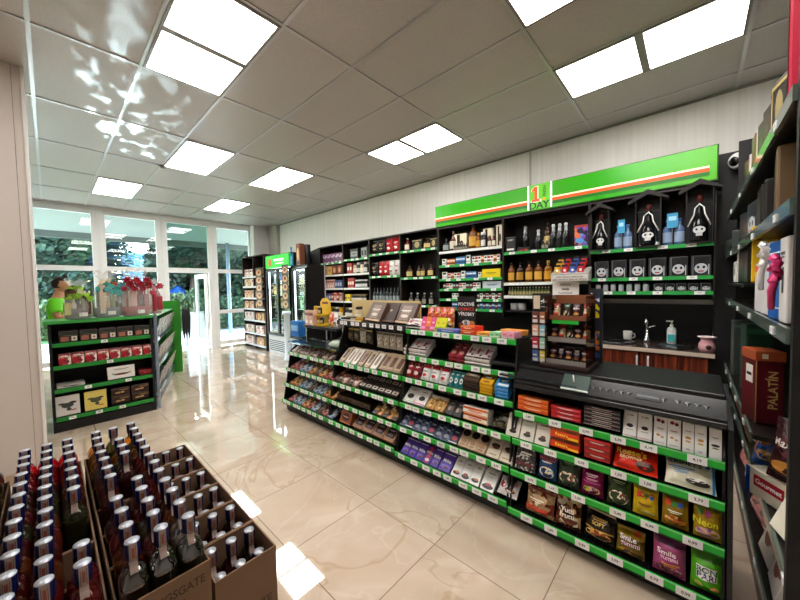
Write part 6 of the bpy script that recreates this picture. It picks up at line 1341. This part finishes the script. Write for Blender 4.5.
# ================================================================ FRIDGES AND SHELF AT THE FAR LEFT OF THE BACK WALL
t = thing('shelf_unit', 'dark shelf beside the fridges near the windows, full of pale snack boxes', 'shelf unit', (-8.4, 3.8, 0)); xa, xb = wx(243.5, 3.6, 1.2), wx(265, 3.6, 1.2); xm = wx(254, 3.6, 1.2)
Yf = 3.6
MB().box(xa, xb, 3.94, 3.96, 0, 2.42, DWB).obj('back_panel', t)
for x in (xa, xm, xb-.02): MB().box(x, x+.02, Yf, 3.94, 0, 2.42, DW).obj('side_panel', t)
MB().box(xa, xb, Yf, 3.94, 2.4, 2.42, DW).obj('top_panel', t)
ZS = [.08, .38, .72, 1.02, 1.30, 1.6, 1.86]
for z in ZS: s_ = MB().box(xa+.02, xb-.02, Yf, 3.94, z, z+.02, mat('#c9cbd0', .4)).obj('shelf', t); MB().box(xa+.02, xb-.02, Yf-.008, Yf, z-.01, z+.035, mat('#d8dade', .3)).obj('shelf_edge', s_)
for k, z in enumerate(ZS):
    for (pa, pb, n, side) in ((244.5, 253.5, 5, 'left half'), (255.5, 264, 4, 'right half')):
        st = [['box_pink', 'coffee_white', 'box_pink'], ['box_pink', 'cream_pack', 'box_pink'], ['coffee_white', 'box_pink'], ['box_tan', 'box_pink', 'box_brown'], ['box_pink', 'box_tan'], ['cream_pack', 'box_pink', 'box_tan'], ['box_pink', 'cig_white']][k]
        if side == 'right half': st = [['box_pink', 'box_tan'], ['coffee_white', 'box_pink'], ['box_brown', 'box_tan'], ['box_brown'], ['box_brown'], ['box_brown', 'box_red'], ['box_tan', 'box_brown']][k]
        row(f'shelf {["one", "two", "three", "four", "five", "six", "seven"][k]} up, {side} of the window shelf', Yf+.02, z+.02, pa, pb, n, 'box', .2, .12, st, 'snack_box', 'box', 'small snack box', gap=.88)
def fridge(lb, px0, px1, Y0, ztop, header, zbase, base_col, door_split):
    xa, xb = wx(px0, Y0, 1.2), wx(px1, Y0, 1.2); t = thing('drinks_fridge', lb, 'fridge', ((xa+xb)/2, Y0+.3, 0), group='glass-door drinks fridges')
    D = .485; zh = ztop-(.34 if header else .06)
    b = MB().box(xa, xb, Y0+D-.03, Y0+D, zbase, ztop, mat('#b8bcc0', .4)).box(xa, xa+.04, Y0+.05, Y0+D-.03, zbase, ztop, BLACK).box(xb-.04, xb, Y0+.05, Y0+D-.03, zbase, ztop, BLACK).box(xa+.04, xb-.04, Y0+.05, Y0+D-.03, ztop-.05, ztop, BLACK); b.obj('cabinet', t)
    MB().box(xa, xb, Y0+.03, Y0+D, 0, zbase, mat(base_col, .35), .006).obj('base', t)
    b = MB(); 
    for i in range(6): b.box(xa+.06, xb-.06, Y0+.022, Y0+.03, .07+i*.045, .09+i*.045, mat('#3a3c40', .4))
    b.obj('vent_grille', t)
    if header:
        h = MB().box(xa+.02, xb-.02, Y0, Y0+.06, zh+.02, ztop-.02, mat('#2fb83c', .3, emit=.35), .004).obj('header_sign', t)
        b = MB(); b.patch('r', (xa+xb)/2+.1, zh+.2, (xb-xa)*.4, .05, mat('#ffffff', .3, emit=.4), Y0-.003); b.patch('r', (xa+xb)/2+.14, zh+.12, (xb-xa)*.34, .025, mat('#f4f4e0', .3, emit=.3), Y0-.003); b.patch('e', xa+.25, zh+.16, .16, .2, mat('#c8703a', .4), Y0-.003); b.obj('header_print', h)
    n = 2 if door_split else 1; w_ = (xb-xa-.02)/n
    zs = [zbase+.1+i*(zh-zbase-.15)/5 for i in range(5)]
    for z in zs: MB().box(xa+.045, xb-.045, Y0+.12, Y0+D-.04, z-.01, z, mat('#c8ccd0', .3, .5)).obj('wire_shelf', t)
    MB().box(xa+.05, xb-.05, Y0+.12, Y0+.42, ztop-.1 if not header else zh-.02, (ztop-.1 if not header else zh-.02)+.02, mat('#f4faff', .3, emit=14)).box(xa+.042, xa+.056, Y0+.06, Y0+.085, zbase+.1, zh-.06, mat('#f4faff', .3, emit=5)).box(xb-.056, xb-.042, Y0+.06, Y0+.085, zbase+.1, zh-.06, mat('#f4faff', .3, emit=5)).obj('inner_and_fill_light', t)  # side strips added to brighten the drinks inside
    for i in range(n):
        a = xa+.01+i*w_; f_ = MB(); e = a+w_-.006
        f_.box(a, a+.035, Y0, Y0+.05, zbase+.02, zh, BLACK).box(e-.035, e, Y0, Y0+.05, zbase+.02, zh, BLACK).box(a+.035, e-.035, Y0, Y0+.05, zh-.04, zh, BLACK).box(a+.035, e-.035, Y0, Y0+.05, zbase+.02, zbase+.06, BLACK)
        d_ = f_.obj('door', t); MB().box(a+.035, e-.035, Y0+.02, Y0+.026, zbase+.06, zh-.04, pane_mat('#eef6f4', .0, .12)).obj('door_glass', d_)
        MB().box(e-.05 if i == 0 else a+.02, e-.03 if i == 0 else a+.04, Y0-.03, Y0-.01, 1.0, 1.4, STEEL, .004).obj('door_handle', d_)
    return xa, xb, zs
xa, xb, zs = fridge('wide double-door drinks fridge with a green lit header, near the windows', 266.5, 290.5, 3.6, 2.36, True, .43, '#d4d6d8', True)
for k, z in enumerate(zs):
    for i in range(10):
        x = xa+.1+(xb-xa-.2)*i/9
        spawn(bottle_parts(.07, .22, .07, ['water_blue', 'syrup', 'mini_green', 'honey', 'white_can'][(i//2+k) % 5]), 'drink_bottle', f'drink in the wide fridge, {["lowest", "second", "third", "fourth", "top"][k]} shelf, {ORD[i+1]} from left', 'drink bottle', (x, 3.80, z), group='drinks in the wide fridge')
# picture strips stuck on the fridge doors' edge
for px, lb in ((285.5, 'tall brown picture strip on the right door of the wide fridge'), (259.5, 'tall brown picture strip hanging on the snack shelf beside the fridge')):
    xa_, xb_ = wx(px-3, 3.55, 1.6), wx(px+3, 3.55, 1.6); t = thing('picture_strip', lb, 'poster', ((xa_+xb_)/2, 3.57, 1.2)); 
    MB().box(xa_, xb_, 3.54, 3.55, 1.1, 2.08, mat('#2a1814', .35)).obj('strip', t); b = MB()
    for i in range(5): zc = 1.2+.19*i; b.patch('e', (xa_+xb_)/2, zc, (xb_-xa_)*.8, .15, mat('#c89068', .4), 3.5392); b.patch('e', (xa_+xb_)/2+.01, zc+.01, (xb_-xa_)*.4, .08, mat('#5a2a1c', .4), 3.5386)
    b.obj('round_pictures', t)
xa, xb, zs = fridge('narrow black drinks fridge with pale base, carrying a blue bottle on top', 291.5, 306.5, 3.6, 2.05, False, .42, '#c8ccd0', False)
for k, z in enumerate(zs):
    for i in range(6):
        x = xa+.1+(xb-xa-.2)*i/5
        spawn(bottle_parts(.07, .2, .07, ['water_blue', 'mini_green', 'white_can', 'syrup_blue'][(i+k) % 4]), 'drink_bottle', f'drink in the narrow fridge, {["lowest", "second", "third", "fourth", "top"][k]} shelf, {ORD[i+1]} from left', 'drink bottle', (x, 3.80, z), group='drinks in the narrow fridge')
x = wx(295, 3.8, 2.2); spawn(bottle_parts(.1, .42, .1, 'blue_bottle'), 'large_bottle', 'light blue bottle standing on top of the narrow fridge', 'bottle', (x+.06, 3.68, 2.052))
x = wx(300.5, 3.7, 2.2); spawn(box_parts(.15, .46, .12, 'box_brown'), 'gift_carton', 'brown and cream tall carton on top of the narrow fridge', 'box', (x, 3.7, 2.052))
x = wx(306, 3.8, 2.2); t = MB().lathe([(.07,0),(.075,.01),(.075,.44),(.07,.45)], mat('#141416', .4), (x-.03, 3.85, 2.052), 18).obj('gift_tube'); tag(t, 'black round tube on top of the narrow fridge', 'tube')
# white cooler post by the fridge
x = wx(284.5, 3.4, .9); t = thing('white_bin', 'narrow white pedestal standing before the wide fridge door', 'pedestal', (x, 3.42, 0))
MB().lathe([(.09,0),(.09,.02),(.06,.05),(.06,.98),(.09,1.0),(.09,1.06)], mat('#d8e4ee', .3), (x, 3.45, 0), 16).obj('pedestal_body', t)

# ================================================================ RIGHT-HAND SHELVES
XS = .205; YN, YFr = 1.46, 4.02
t = thing('side_shelf_unit', 'tall black shelving unit along the right edge of the photo', 'shelf unit', (.5, 2.7, 0))
MB().box(XS+.005, .86, YN-.03, YN, 0, 3.0, mat('#0c0c0d', .6)).obj('end_panel', t)
MB().box(.84, .86, YN, YFr, 0, 2.9, mat('#101011', .5)).obj('back_panel', t)
MB().box(XS+.06, .84, YFr, YFr+.02, 0, 2.72, mat('#0e0e0f', .5)).obj('end_panel', t)
MB().box(XS+.04, .84, YN, YFr, 0, .1, mat('#0c0c0d', .4)).obj('plinth', t)
SH = [(.24, .12), (.24, .50), (.20, .79), (.20, 1.36), (.20, 1.74), (.20, 2.06)]
for k, (xf, z) in enumerate(SH):
    ys = 2.2 if k == 2 else YN
    s_ = MB().box(xf+.01, .84, ys, YFr, z, z+.02, mat('#17110f', .4)).obj('shelf', t)
    MB().box(xf, xf+.01, ys, YFr, z-.015, z+.032, mat('#55645c', .15, 0, .8)).obj('shelf_edge', s_)
    rr = random.Random(k)
    for q in range(4):
        y = (2.4 if k == 2 else 1.7)+q*(.45 if k == 2 else .6)+rr.uniform(-.05, .05); o = bpy.data.objects.new('price_tag', tag_mesh(.05, .026, PRICES[(k+q) % 8])); C.objects.link(o); o.parent = s_
        o.matrix_basis = inv(s_) @ Matrix.Translation((xf-.0005, y, z-.01)) @ Matrix.Rotation(-PI/2, 4, 'Z')
def rrow(where, k, pa, pb, n, h, d, style, name, cat, desc, dx=.02, lean=0, kind='box', gap=.94, lift=0):
    xf, z = SH[k]; z = z+.022+lift; X = xf+dx
    xrow(where, X, z, pa, pb, n, h, d, style, name, cat, desc, lean, 1, -1, kind, gap)
Q = ['base shelf at right', 'lower right shelf', 'waist-high right shelf', 'chest-high right shelf', 'eye-level right shelf', 'highest right shelf']
# highest
rrow(Q[5], 5, 779, 792, 1, .36, .14, 'pink_big', 'gift_box', 'gift box', 'big crimson pink box')
rrow(Q[5], 5, 742, 748, 3, .2, .1, ['black_box', 'wood_box', 'orange_lab'], 'spirit_box', 'gift box', 'dark carton with pale edges')
rrow(Q[5], 5, 749, 760, 3, .24, .1, ['wood_box', 'jar_box' if False else 'cream_pack', 'black_box'], 'spirit_box', 'gift box', 'brown and cream carton')
rrow(Q[5]+', nearer,', 5, 761, 778, 3, .22, .1, ['black_box', 'box_tan', 'gift_card'], 'spirit_box', 'gift box', 'mixed gold and black carton')
# eye level
rrow(Q[4], 4, 727, 737, 2, .17, .1, 'grey_box', 'spirit_box', 'gift box', 'grey-green box with a window')
rrow(Q[4], 4, 738, 746, 2, .19, .1, ['wood_box', 'black_box'], 'spirit_box', 'gift box', 'brown wooden box')
rrow(Q[4], 4, 747, 752, 1, .2, .1, 'skull_box', 'spirit_box', 'gift box', 'dark silver box')
rrow(Q[4], 4, 753, 777, 3, .25, .16, ['black_box', 'gift_card', 'wood_box'], 'spirit_box', 'gift box', 'large dark glass-front box')
# chest high, raised far part
MB().box(XS+.01, .6, 2.75, YFr, 1.5, 1.515, mat('#20211f', .3)).obj('raised_shelf', t)
rrow(Q[3]+', raised', 3, 731.5, 737.5, 2, .2, .1, 'white_tall', 'spirit_box', 'gift box', 'white narrow box', lift=.14)
rrow(Q[3]+', raised', 3, 738, 746, 2, .25, .1, 'black_box', 'spirit_box', 'gift box', 'black narrow box', lift=.14)
rrow(Q[3]+', raised', 3, 747, 752.5, 1, .29, .1, 'yellow_box', 'spirit_box', 'gift box', 'tall yellow box', lift=.14)
rrow(Q[3], 3, 754, 766, 2, .29, .1, 'orange_lab', 'spirit_box', 'gift box', 'pale box with orange top')
rrow(Q[3], 3, 767, 775, 1, .3, .09, 'blue_tall', 'spirit_box', 'gift box', 'tall bright blue box')
rrow(Q[3], 3, 776, 782, 1, .3, .09, 'white_tall', 'spirit_box', 'gift box', 'tall white box next to blue one')
for c_, px, zc, nm in (('#ece8ea', 767, 1.63, 'white'), ('#d83a7a', 779, 1.57, 'pink')):
    y = wy(px, XS-.01, zc); b = MB(); x = XS-.01
    for i in range(6):
        a = i*PI/3; L = .045
        b.tube([(x, y, zc), (x-.012, y+math.cos(a)*L, zc+math.sin(a)*L), (x-.004, y+math.cos(a+.5)*L*.7, zc+math.sin(a+.5)*L*.7), (x, y, zc)], [.003, .011, .011, .003], mat(c_, .4), 6)
    b.tube([(x, y, zc), (x-.01, y+.04, zc-.07), (x-.005, y+.08, zc-.13)], [.006, .01, .008], mat(c_, .4), 6)
    tag(b.obj('ribbon_bow'), f'{nm} ribbon bow on the chest-high right shelf', 'ribbon')
# waist high: tall gift boxes
P2 = Vector((.235, 2.38, .813)); th = .27
o = spawn(box_parts(.105, .365, .14, 'palatin'), 'brandy_box', 'maroon bottle box with gold vertical letters on the waist-high right shelf', 'gift box', P2+Vector((.05*math.cos(th)-.07*math.sin(th), .05*math.sin(th)+.07*math.cos(th), 0)), (0, 0, th))
b = MB().box(-.0545, -.0525, -.045, .02, .20, .29, mat('#ece4dc', .4)).box(-.0552, -.0545, -.035, .01, .235, .25, mat('#2a1a1c', .4)).obj('side_label', o, world=False)
b = MB().box(-.054, .054, -.072, .072, .318, .368, mat('#a8502c', .35), .003).patch('r', -.02, .343, .022, .024, mat('#e8d8c0', .4), -.0725).obj('box_lid', o, world=False)
y = wy(737, .24, 1.0); spawn(box_parts(.12, .44, .12, 'dark_green_box'), 'spirit_box', 'tall dark green carton behind the maroon box', 'gift box', (.30, y-.35, .813), (0, 0, .15))
y = wy(729, .24, 1.0); spawn(box_parts(.10, .42, .1, 'grey_box'), 'spirit_box', 'grey carton at the far end behind the green one', 'gift box', (.27, 3.55, .813), (0, 0, .1))
for Xo, y, h, w_, st, nm, lb, rz, z in ((.31, 2.55, .25, .2, 'snack_blue', 'snack_bag', 'blue snack bag with golden nuts behind the biscuit box', -.9, .523), (.33, 2.08, .27, .22, 'snack_brown', 'snack_bag', 'dark plum snack bag standing above the biscuit box', -.75, .66), (.30, 2.95, .17, .16, 'lollies', 'snack_bag', 'dark mixed snack bag at the far end of the lower right shelf', -1.1, .523)):
    spawn(pouch_parts(w_, h, .09, st), nm, lb, 'snack bag', (Xo, y, z), (-.2, 0, rz))
spawn(box_parts(.34, .13, .08, 'biscuit_box'), 'biscuit_box', 'cream biscuit box with red logo lying askew on the lower right shelf', 'biscuit box', (.33, 2.12, .523), (0, 0, -.95))
spawn(box_parts(.24, .16, .03, 'wafer_white'), 'wafer_box', 'pale wafer box with green picture, near the post on the lower shelf', 'wafer box', (.285, 1.85, .53), (-.35, 0, -1.3))
rrow(Q[0]+', far', 0, 736, 745, 2, .26, .05, ['snack_pink', 'snack_blue'], 'snack_bag', 'snack bag', 'pink and grey bag', kind='pouch', lean=15)
rrow(Q[0]+', nearer', 0, 746, 756, 1, .24, .05, 'snack_pink', 'snack_bag', 'snack bag', 'salmon pink bag', kind='pouch', lean=15)
rrow(Q[0], 0, 757, 772, 2, .2, .06, 'cherry_white', 'cherry_box', 'chocolate', 'cream box with cherries', lean=15)

# ================================================================ PERSON
def skin(name, joints, edges, mat_, root=0, sub=2, parent=None):
    me = bpy.data.meshes.new(name); me.from_pydata([j[0] for j in joints], edges, []); o = bpy.data.objects.new(name, me); C.objects.link(o)
    m = o.modifiers.new('skin', 'SKIN'); m.use_smooth_shade = True
    for i, j in enumerate(joints):
        r = j[1]; me.skin_vertices[0].data[i].radius = r if isinstance(r, tuple) else (r, r); me.skin_vertices[0].data[i].use_root = i == root
    s = o.modifiers.new('sub', 'SUBSURF'); s.levels = sub; s.render_levels = sub
    bpy.context.view_layer.update(); ev = o.evaluated_get(bpy.context.evaluated_depsgraph_get()); nm = bpy.data.meshes.new_from_object(ev)
    nm.materials.clear(); nm.materials.append(mat_)
    for p in nm.polygons: p.use_smooth = True
    bpy.data.objects.remove(o); r = bpy.data.objects.new(name, nm); C.objects.link(r)
    if parent: r.parent = parent
    return r
PXX = -6.55; PY = wy(59, PXX, 1.45)
person = thing('person', 'man in a bright green polo shirt standing behind the gift baskets', 'person', (PXX, PY, 0), math.radians(-12))
# local frame: facing +y, left side of the body towards -x ... right arm nearer the camera (+x)
SK = mat('#c08a68', .5); SHM = mat('#6ee01e', .6); TR_ = mat('#2a2e38', .7); HR = mat('#241812', .6)
J = [((0,0,.98),(.15,.11)), ((0,0,1.15),(.14,.10)), ((0,.0,1.34),(.17,.115)), ((0,-.01,1.47),(.09,.075)), ((0,.005,1.53),(.052,.056)), ((0,.02,1.59),(.052,.058))]
Ed = [(0,1),(1,2),(2,3),(3,4),(4,5)]
def chain(a, pts):
    for p, r in pts: J.append((p, r)); Ed.append((a, len(J)-1)); a = len(J)-1
    return a
for s in (-1, 1):
    chain(0, [((s*.09,0,.88),.085), ((s*.095,.01,.5),.055), ((s*.1,-.01,.1),.038), ((s*.1,.1,.035),.035)])
    chain(2, [((s*.19,0,1.42),.06), ((s*.23,.02,1.2),.045), ((s*.17,.25,1.27),.034), ((s*.13,.31,1.285),.027)])
body = skin('body', J, Ed, SK, parent=person)
for s in (-1, 1):     # hands: palm and five fingers
    HJ = [((s*.13,.31,1.285),(.024,.016)), ((s*.125,.36,1.29),(.036,.014)), ((s*.12,.40,1.292),(.036,.012))]; HE = [(0,1),(1,2)]
    for q, (dx, L) in enumerate(((-.027,.065),(-.009,.075),(.009,.07),(.027,.055))):
        b0 = len(HJ); HJ += [((s*.12+dx,.41,1.292),.009), ((s*.12+dx,.41+L*.55,1.29),.0085), ((s*.12+dx,.41+L,1.265),.007)]; HE += [(2,b0),(b0,b0+1),(b0+1,b0+2)]
    b0 = len(HJ); HJ += [((s*.12-s*.04,.375,1.285),.011), ((s*.12-s*.055,.41,1.27),.009)]; HE += [(1,b0),(b0,b0+1)]
    skin('hand', HJ, HE, SK, parent=person)
b = MB()   # head: egg with jaw, brow, nose
vs = []; fs = []; n, m_ = 24, 18
for j in range(m_+1):
    th_ = PI*j/m_
    for i in range(n):
        a = 2*PI*i/n; x = .074*math.sin(th_)*math.cos(a); y = .096*math.sin(th_)*math.sin(a); z = .115*math.cos(th_)
        if z < 0: x *= 1+z*2.2; y *= 1+z*1.0; y += -z*.12
        if y > 0 and abs(x) < .02 and -.045 < z < .02: y += .016*(1-abs(x)/.02)*(1-(z+.045)/.07)+.004
        if y > .05 and .015 < abs(x) < .045 and 0 < z < .03: y -= .006
        vs.append((x, y, z))
for j in range(m_):
    for i in range(n): i2 = (i+1) % n; fs.append((j*n+i, (j+1)*n+i, (j+1)*n+i2, j*n+i2))
HT = Matrix.Translation((0, .03, 1.65)) @ Matrix.Scale(.95, 4)
b.add(vs, fs, SK, HT, True); b.obj('head', person, world=False)
b = MB(); b.add([(v[0]*1.05, v[1]*1.06-.006, v[2]*1.07+.004) for v in vs], [f for f in fs if all((vs[k][2] > .05 or (vs[k][1] < .01 and vs[k][2] > -.05)) for k in f)], HR, HT, True)
for i in range(26):
    a = random.uniform(-.9, .9); b.tube([(a*.06, .06, 1.765-abs(a)*.02), (a*.06, .085, 1.79-abs(a)*.02), (a*.06+.01, .07, 1.80-abs(a)*.025)], .008, HR, 5)
b.obj('hair', person, world=False)
for s in (-1, 1):
    MB().lathe([(.0,-.008),(.016,-.004),(.018,.004),(.0,.01)], SK, T=HT @ Matrix.Translation((s*.075, -.005, -.005)) @ Matrix.Rotation(PI/2, 4, 'Y') @ Matrix.Scale(1.5, 4, (1, 0, 0)), n=12).obj('ear', person, world=False)
    e = MB().lathe([(0,-.009),(.009,0),(0,.009)], mat('#f0ece8', .3), T=HT @ Matrix.Translation((s*.03, .084, .012)), n=10).obj('eye', person, world=False)
    MB().box(s*.03-.016, s*.03+.016, .122, .128, 1.694, 1.70, HR).obj('eyebrow', person, world=False)
    MB().lathe([(0,-.004),(.004,0),(0,.004)], mat('#2a1c14', .3), T=HT @ Matrix.Translation((s*.03, .0905, .012)), n=8).obj('pupil', e, world=False)
MB().box(-.022, .022, .118, .124, 1.595, 1.602, mat('#9a5a4a', .5), .002).obj('mouth', person, world=False)
SJ = [((0,0,.93),(.165,.125)), ((0,0,1.15),(.158,.118)), ((0,0,1.34),(.185,.13)), ((0,-.005,1.45),(.125,.095)), ((0,.0,1.50),(.068,.066))]; SE = [(0,1),(1,2),(2,3),(3,4)]
for s in (-1, 1): i0 = len(SJ); SJ += [((s*.195,0,1.42),.078), ((s*.225,.012,1.31),.066), ((s*.23,.018,1.27),.064)]; SE += [(2,i0),(i0,i0+1),(i0+1,i0+2)]
skin('polo_shirt', SJ, SE, SHM, parent=person)
TJ = [((0,0,.97),(.155,.12)), ((0,0,.9),(.15,.12))]; TE = [(0,1)]
for s in (-1, 1): i0 = len(TJ); TJ += [((s*.095,0,.84),.098), ((s*.1,.01,.5),.072), ((s*.1,-.01,.09),.062)]; TE += [(1,i0),(i0,i0+1),(i0+1,i0+2)]
skin('trousers', TJ, TE, TR_, parent=person)
for s in (-1, 1): MB().box(s*.1-.045, s*.1+.045, -.08, .19, 0, .07, mat('#1a1a1a', .5), .025).obj('shoe', person, world=False)

# ================================================================ CAMERA AND OUTPUT LOOK
cam = bpy.data.cameras.new('camera'); co = bpy.data.objects.new('camera', cam); C.objects.link(co)
cam.sensor_width = 36; cam.lens = FPX*36/800; cam.clip_start = .05; cam.clip_end = 300
co.matrix_world = Matrix(((_r.x, _u.x, -_f.x, 0), (_r.y, _u.y, -_f.y, 0), (_r.z, _u.z, -_f.z, H), (0, 0, 0, 1)))
sc = bpy.context.scene; sc.camera = co
sc.view_settings.view_transform = 'Standard'; sc.view_settings.look = 'None'; sc.view_settings.gamma = 1
sc.view_settings.exposure = 0.42; sc.view_settings.use_curve_mapping = False
sc.cycles.max_bounces = 10; sc.cycles.diffuse_bounces = 4; sc.cycles.glossy_bounces = 4; sc.cycles.transmission_bounces = 8; sc.cycles.transparent_max_bounces = 16
sc.cycles.caustics_reflective = False; sc.cycles.caustics_refractive = False; sc.cycles.sample_clamp_indirect = 6
sc.cycles.use_denoising = True
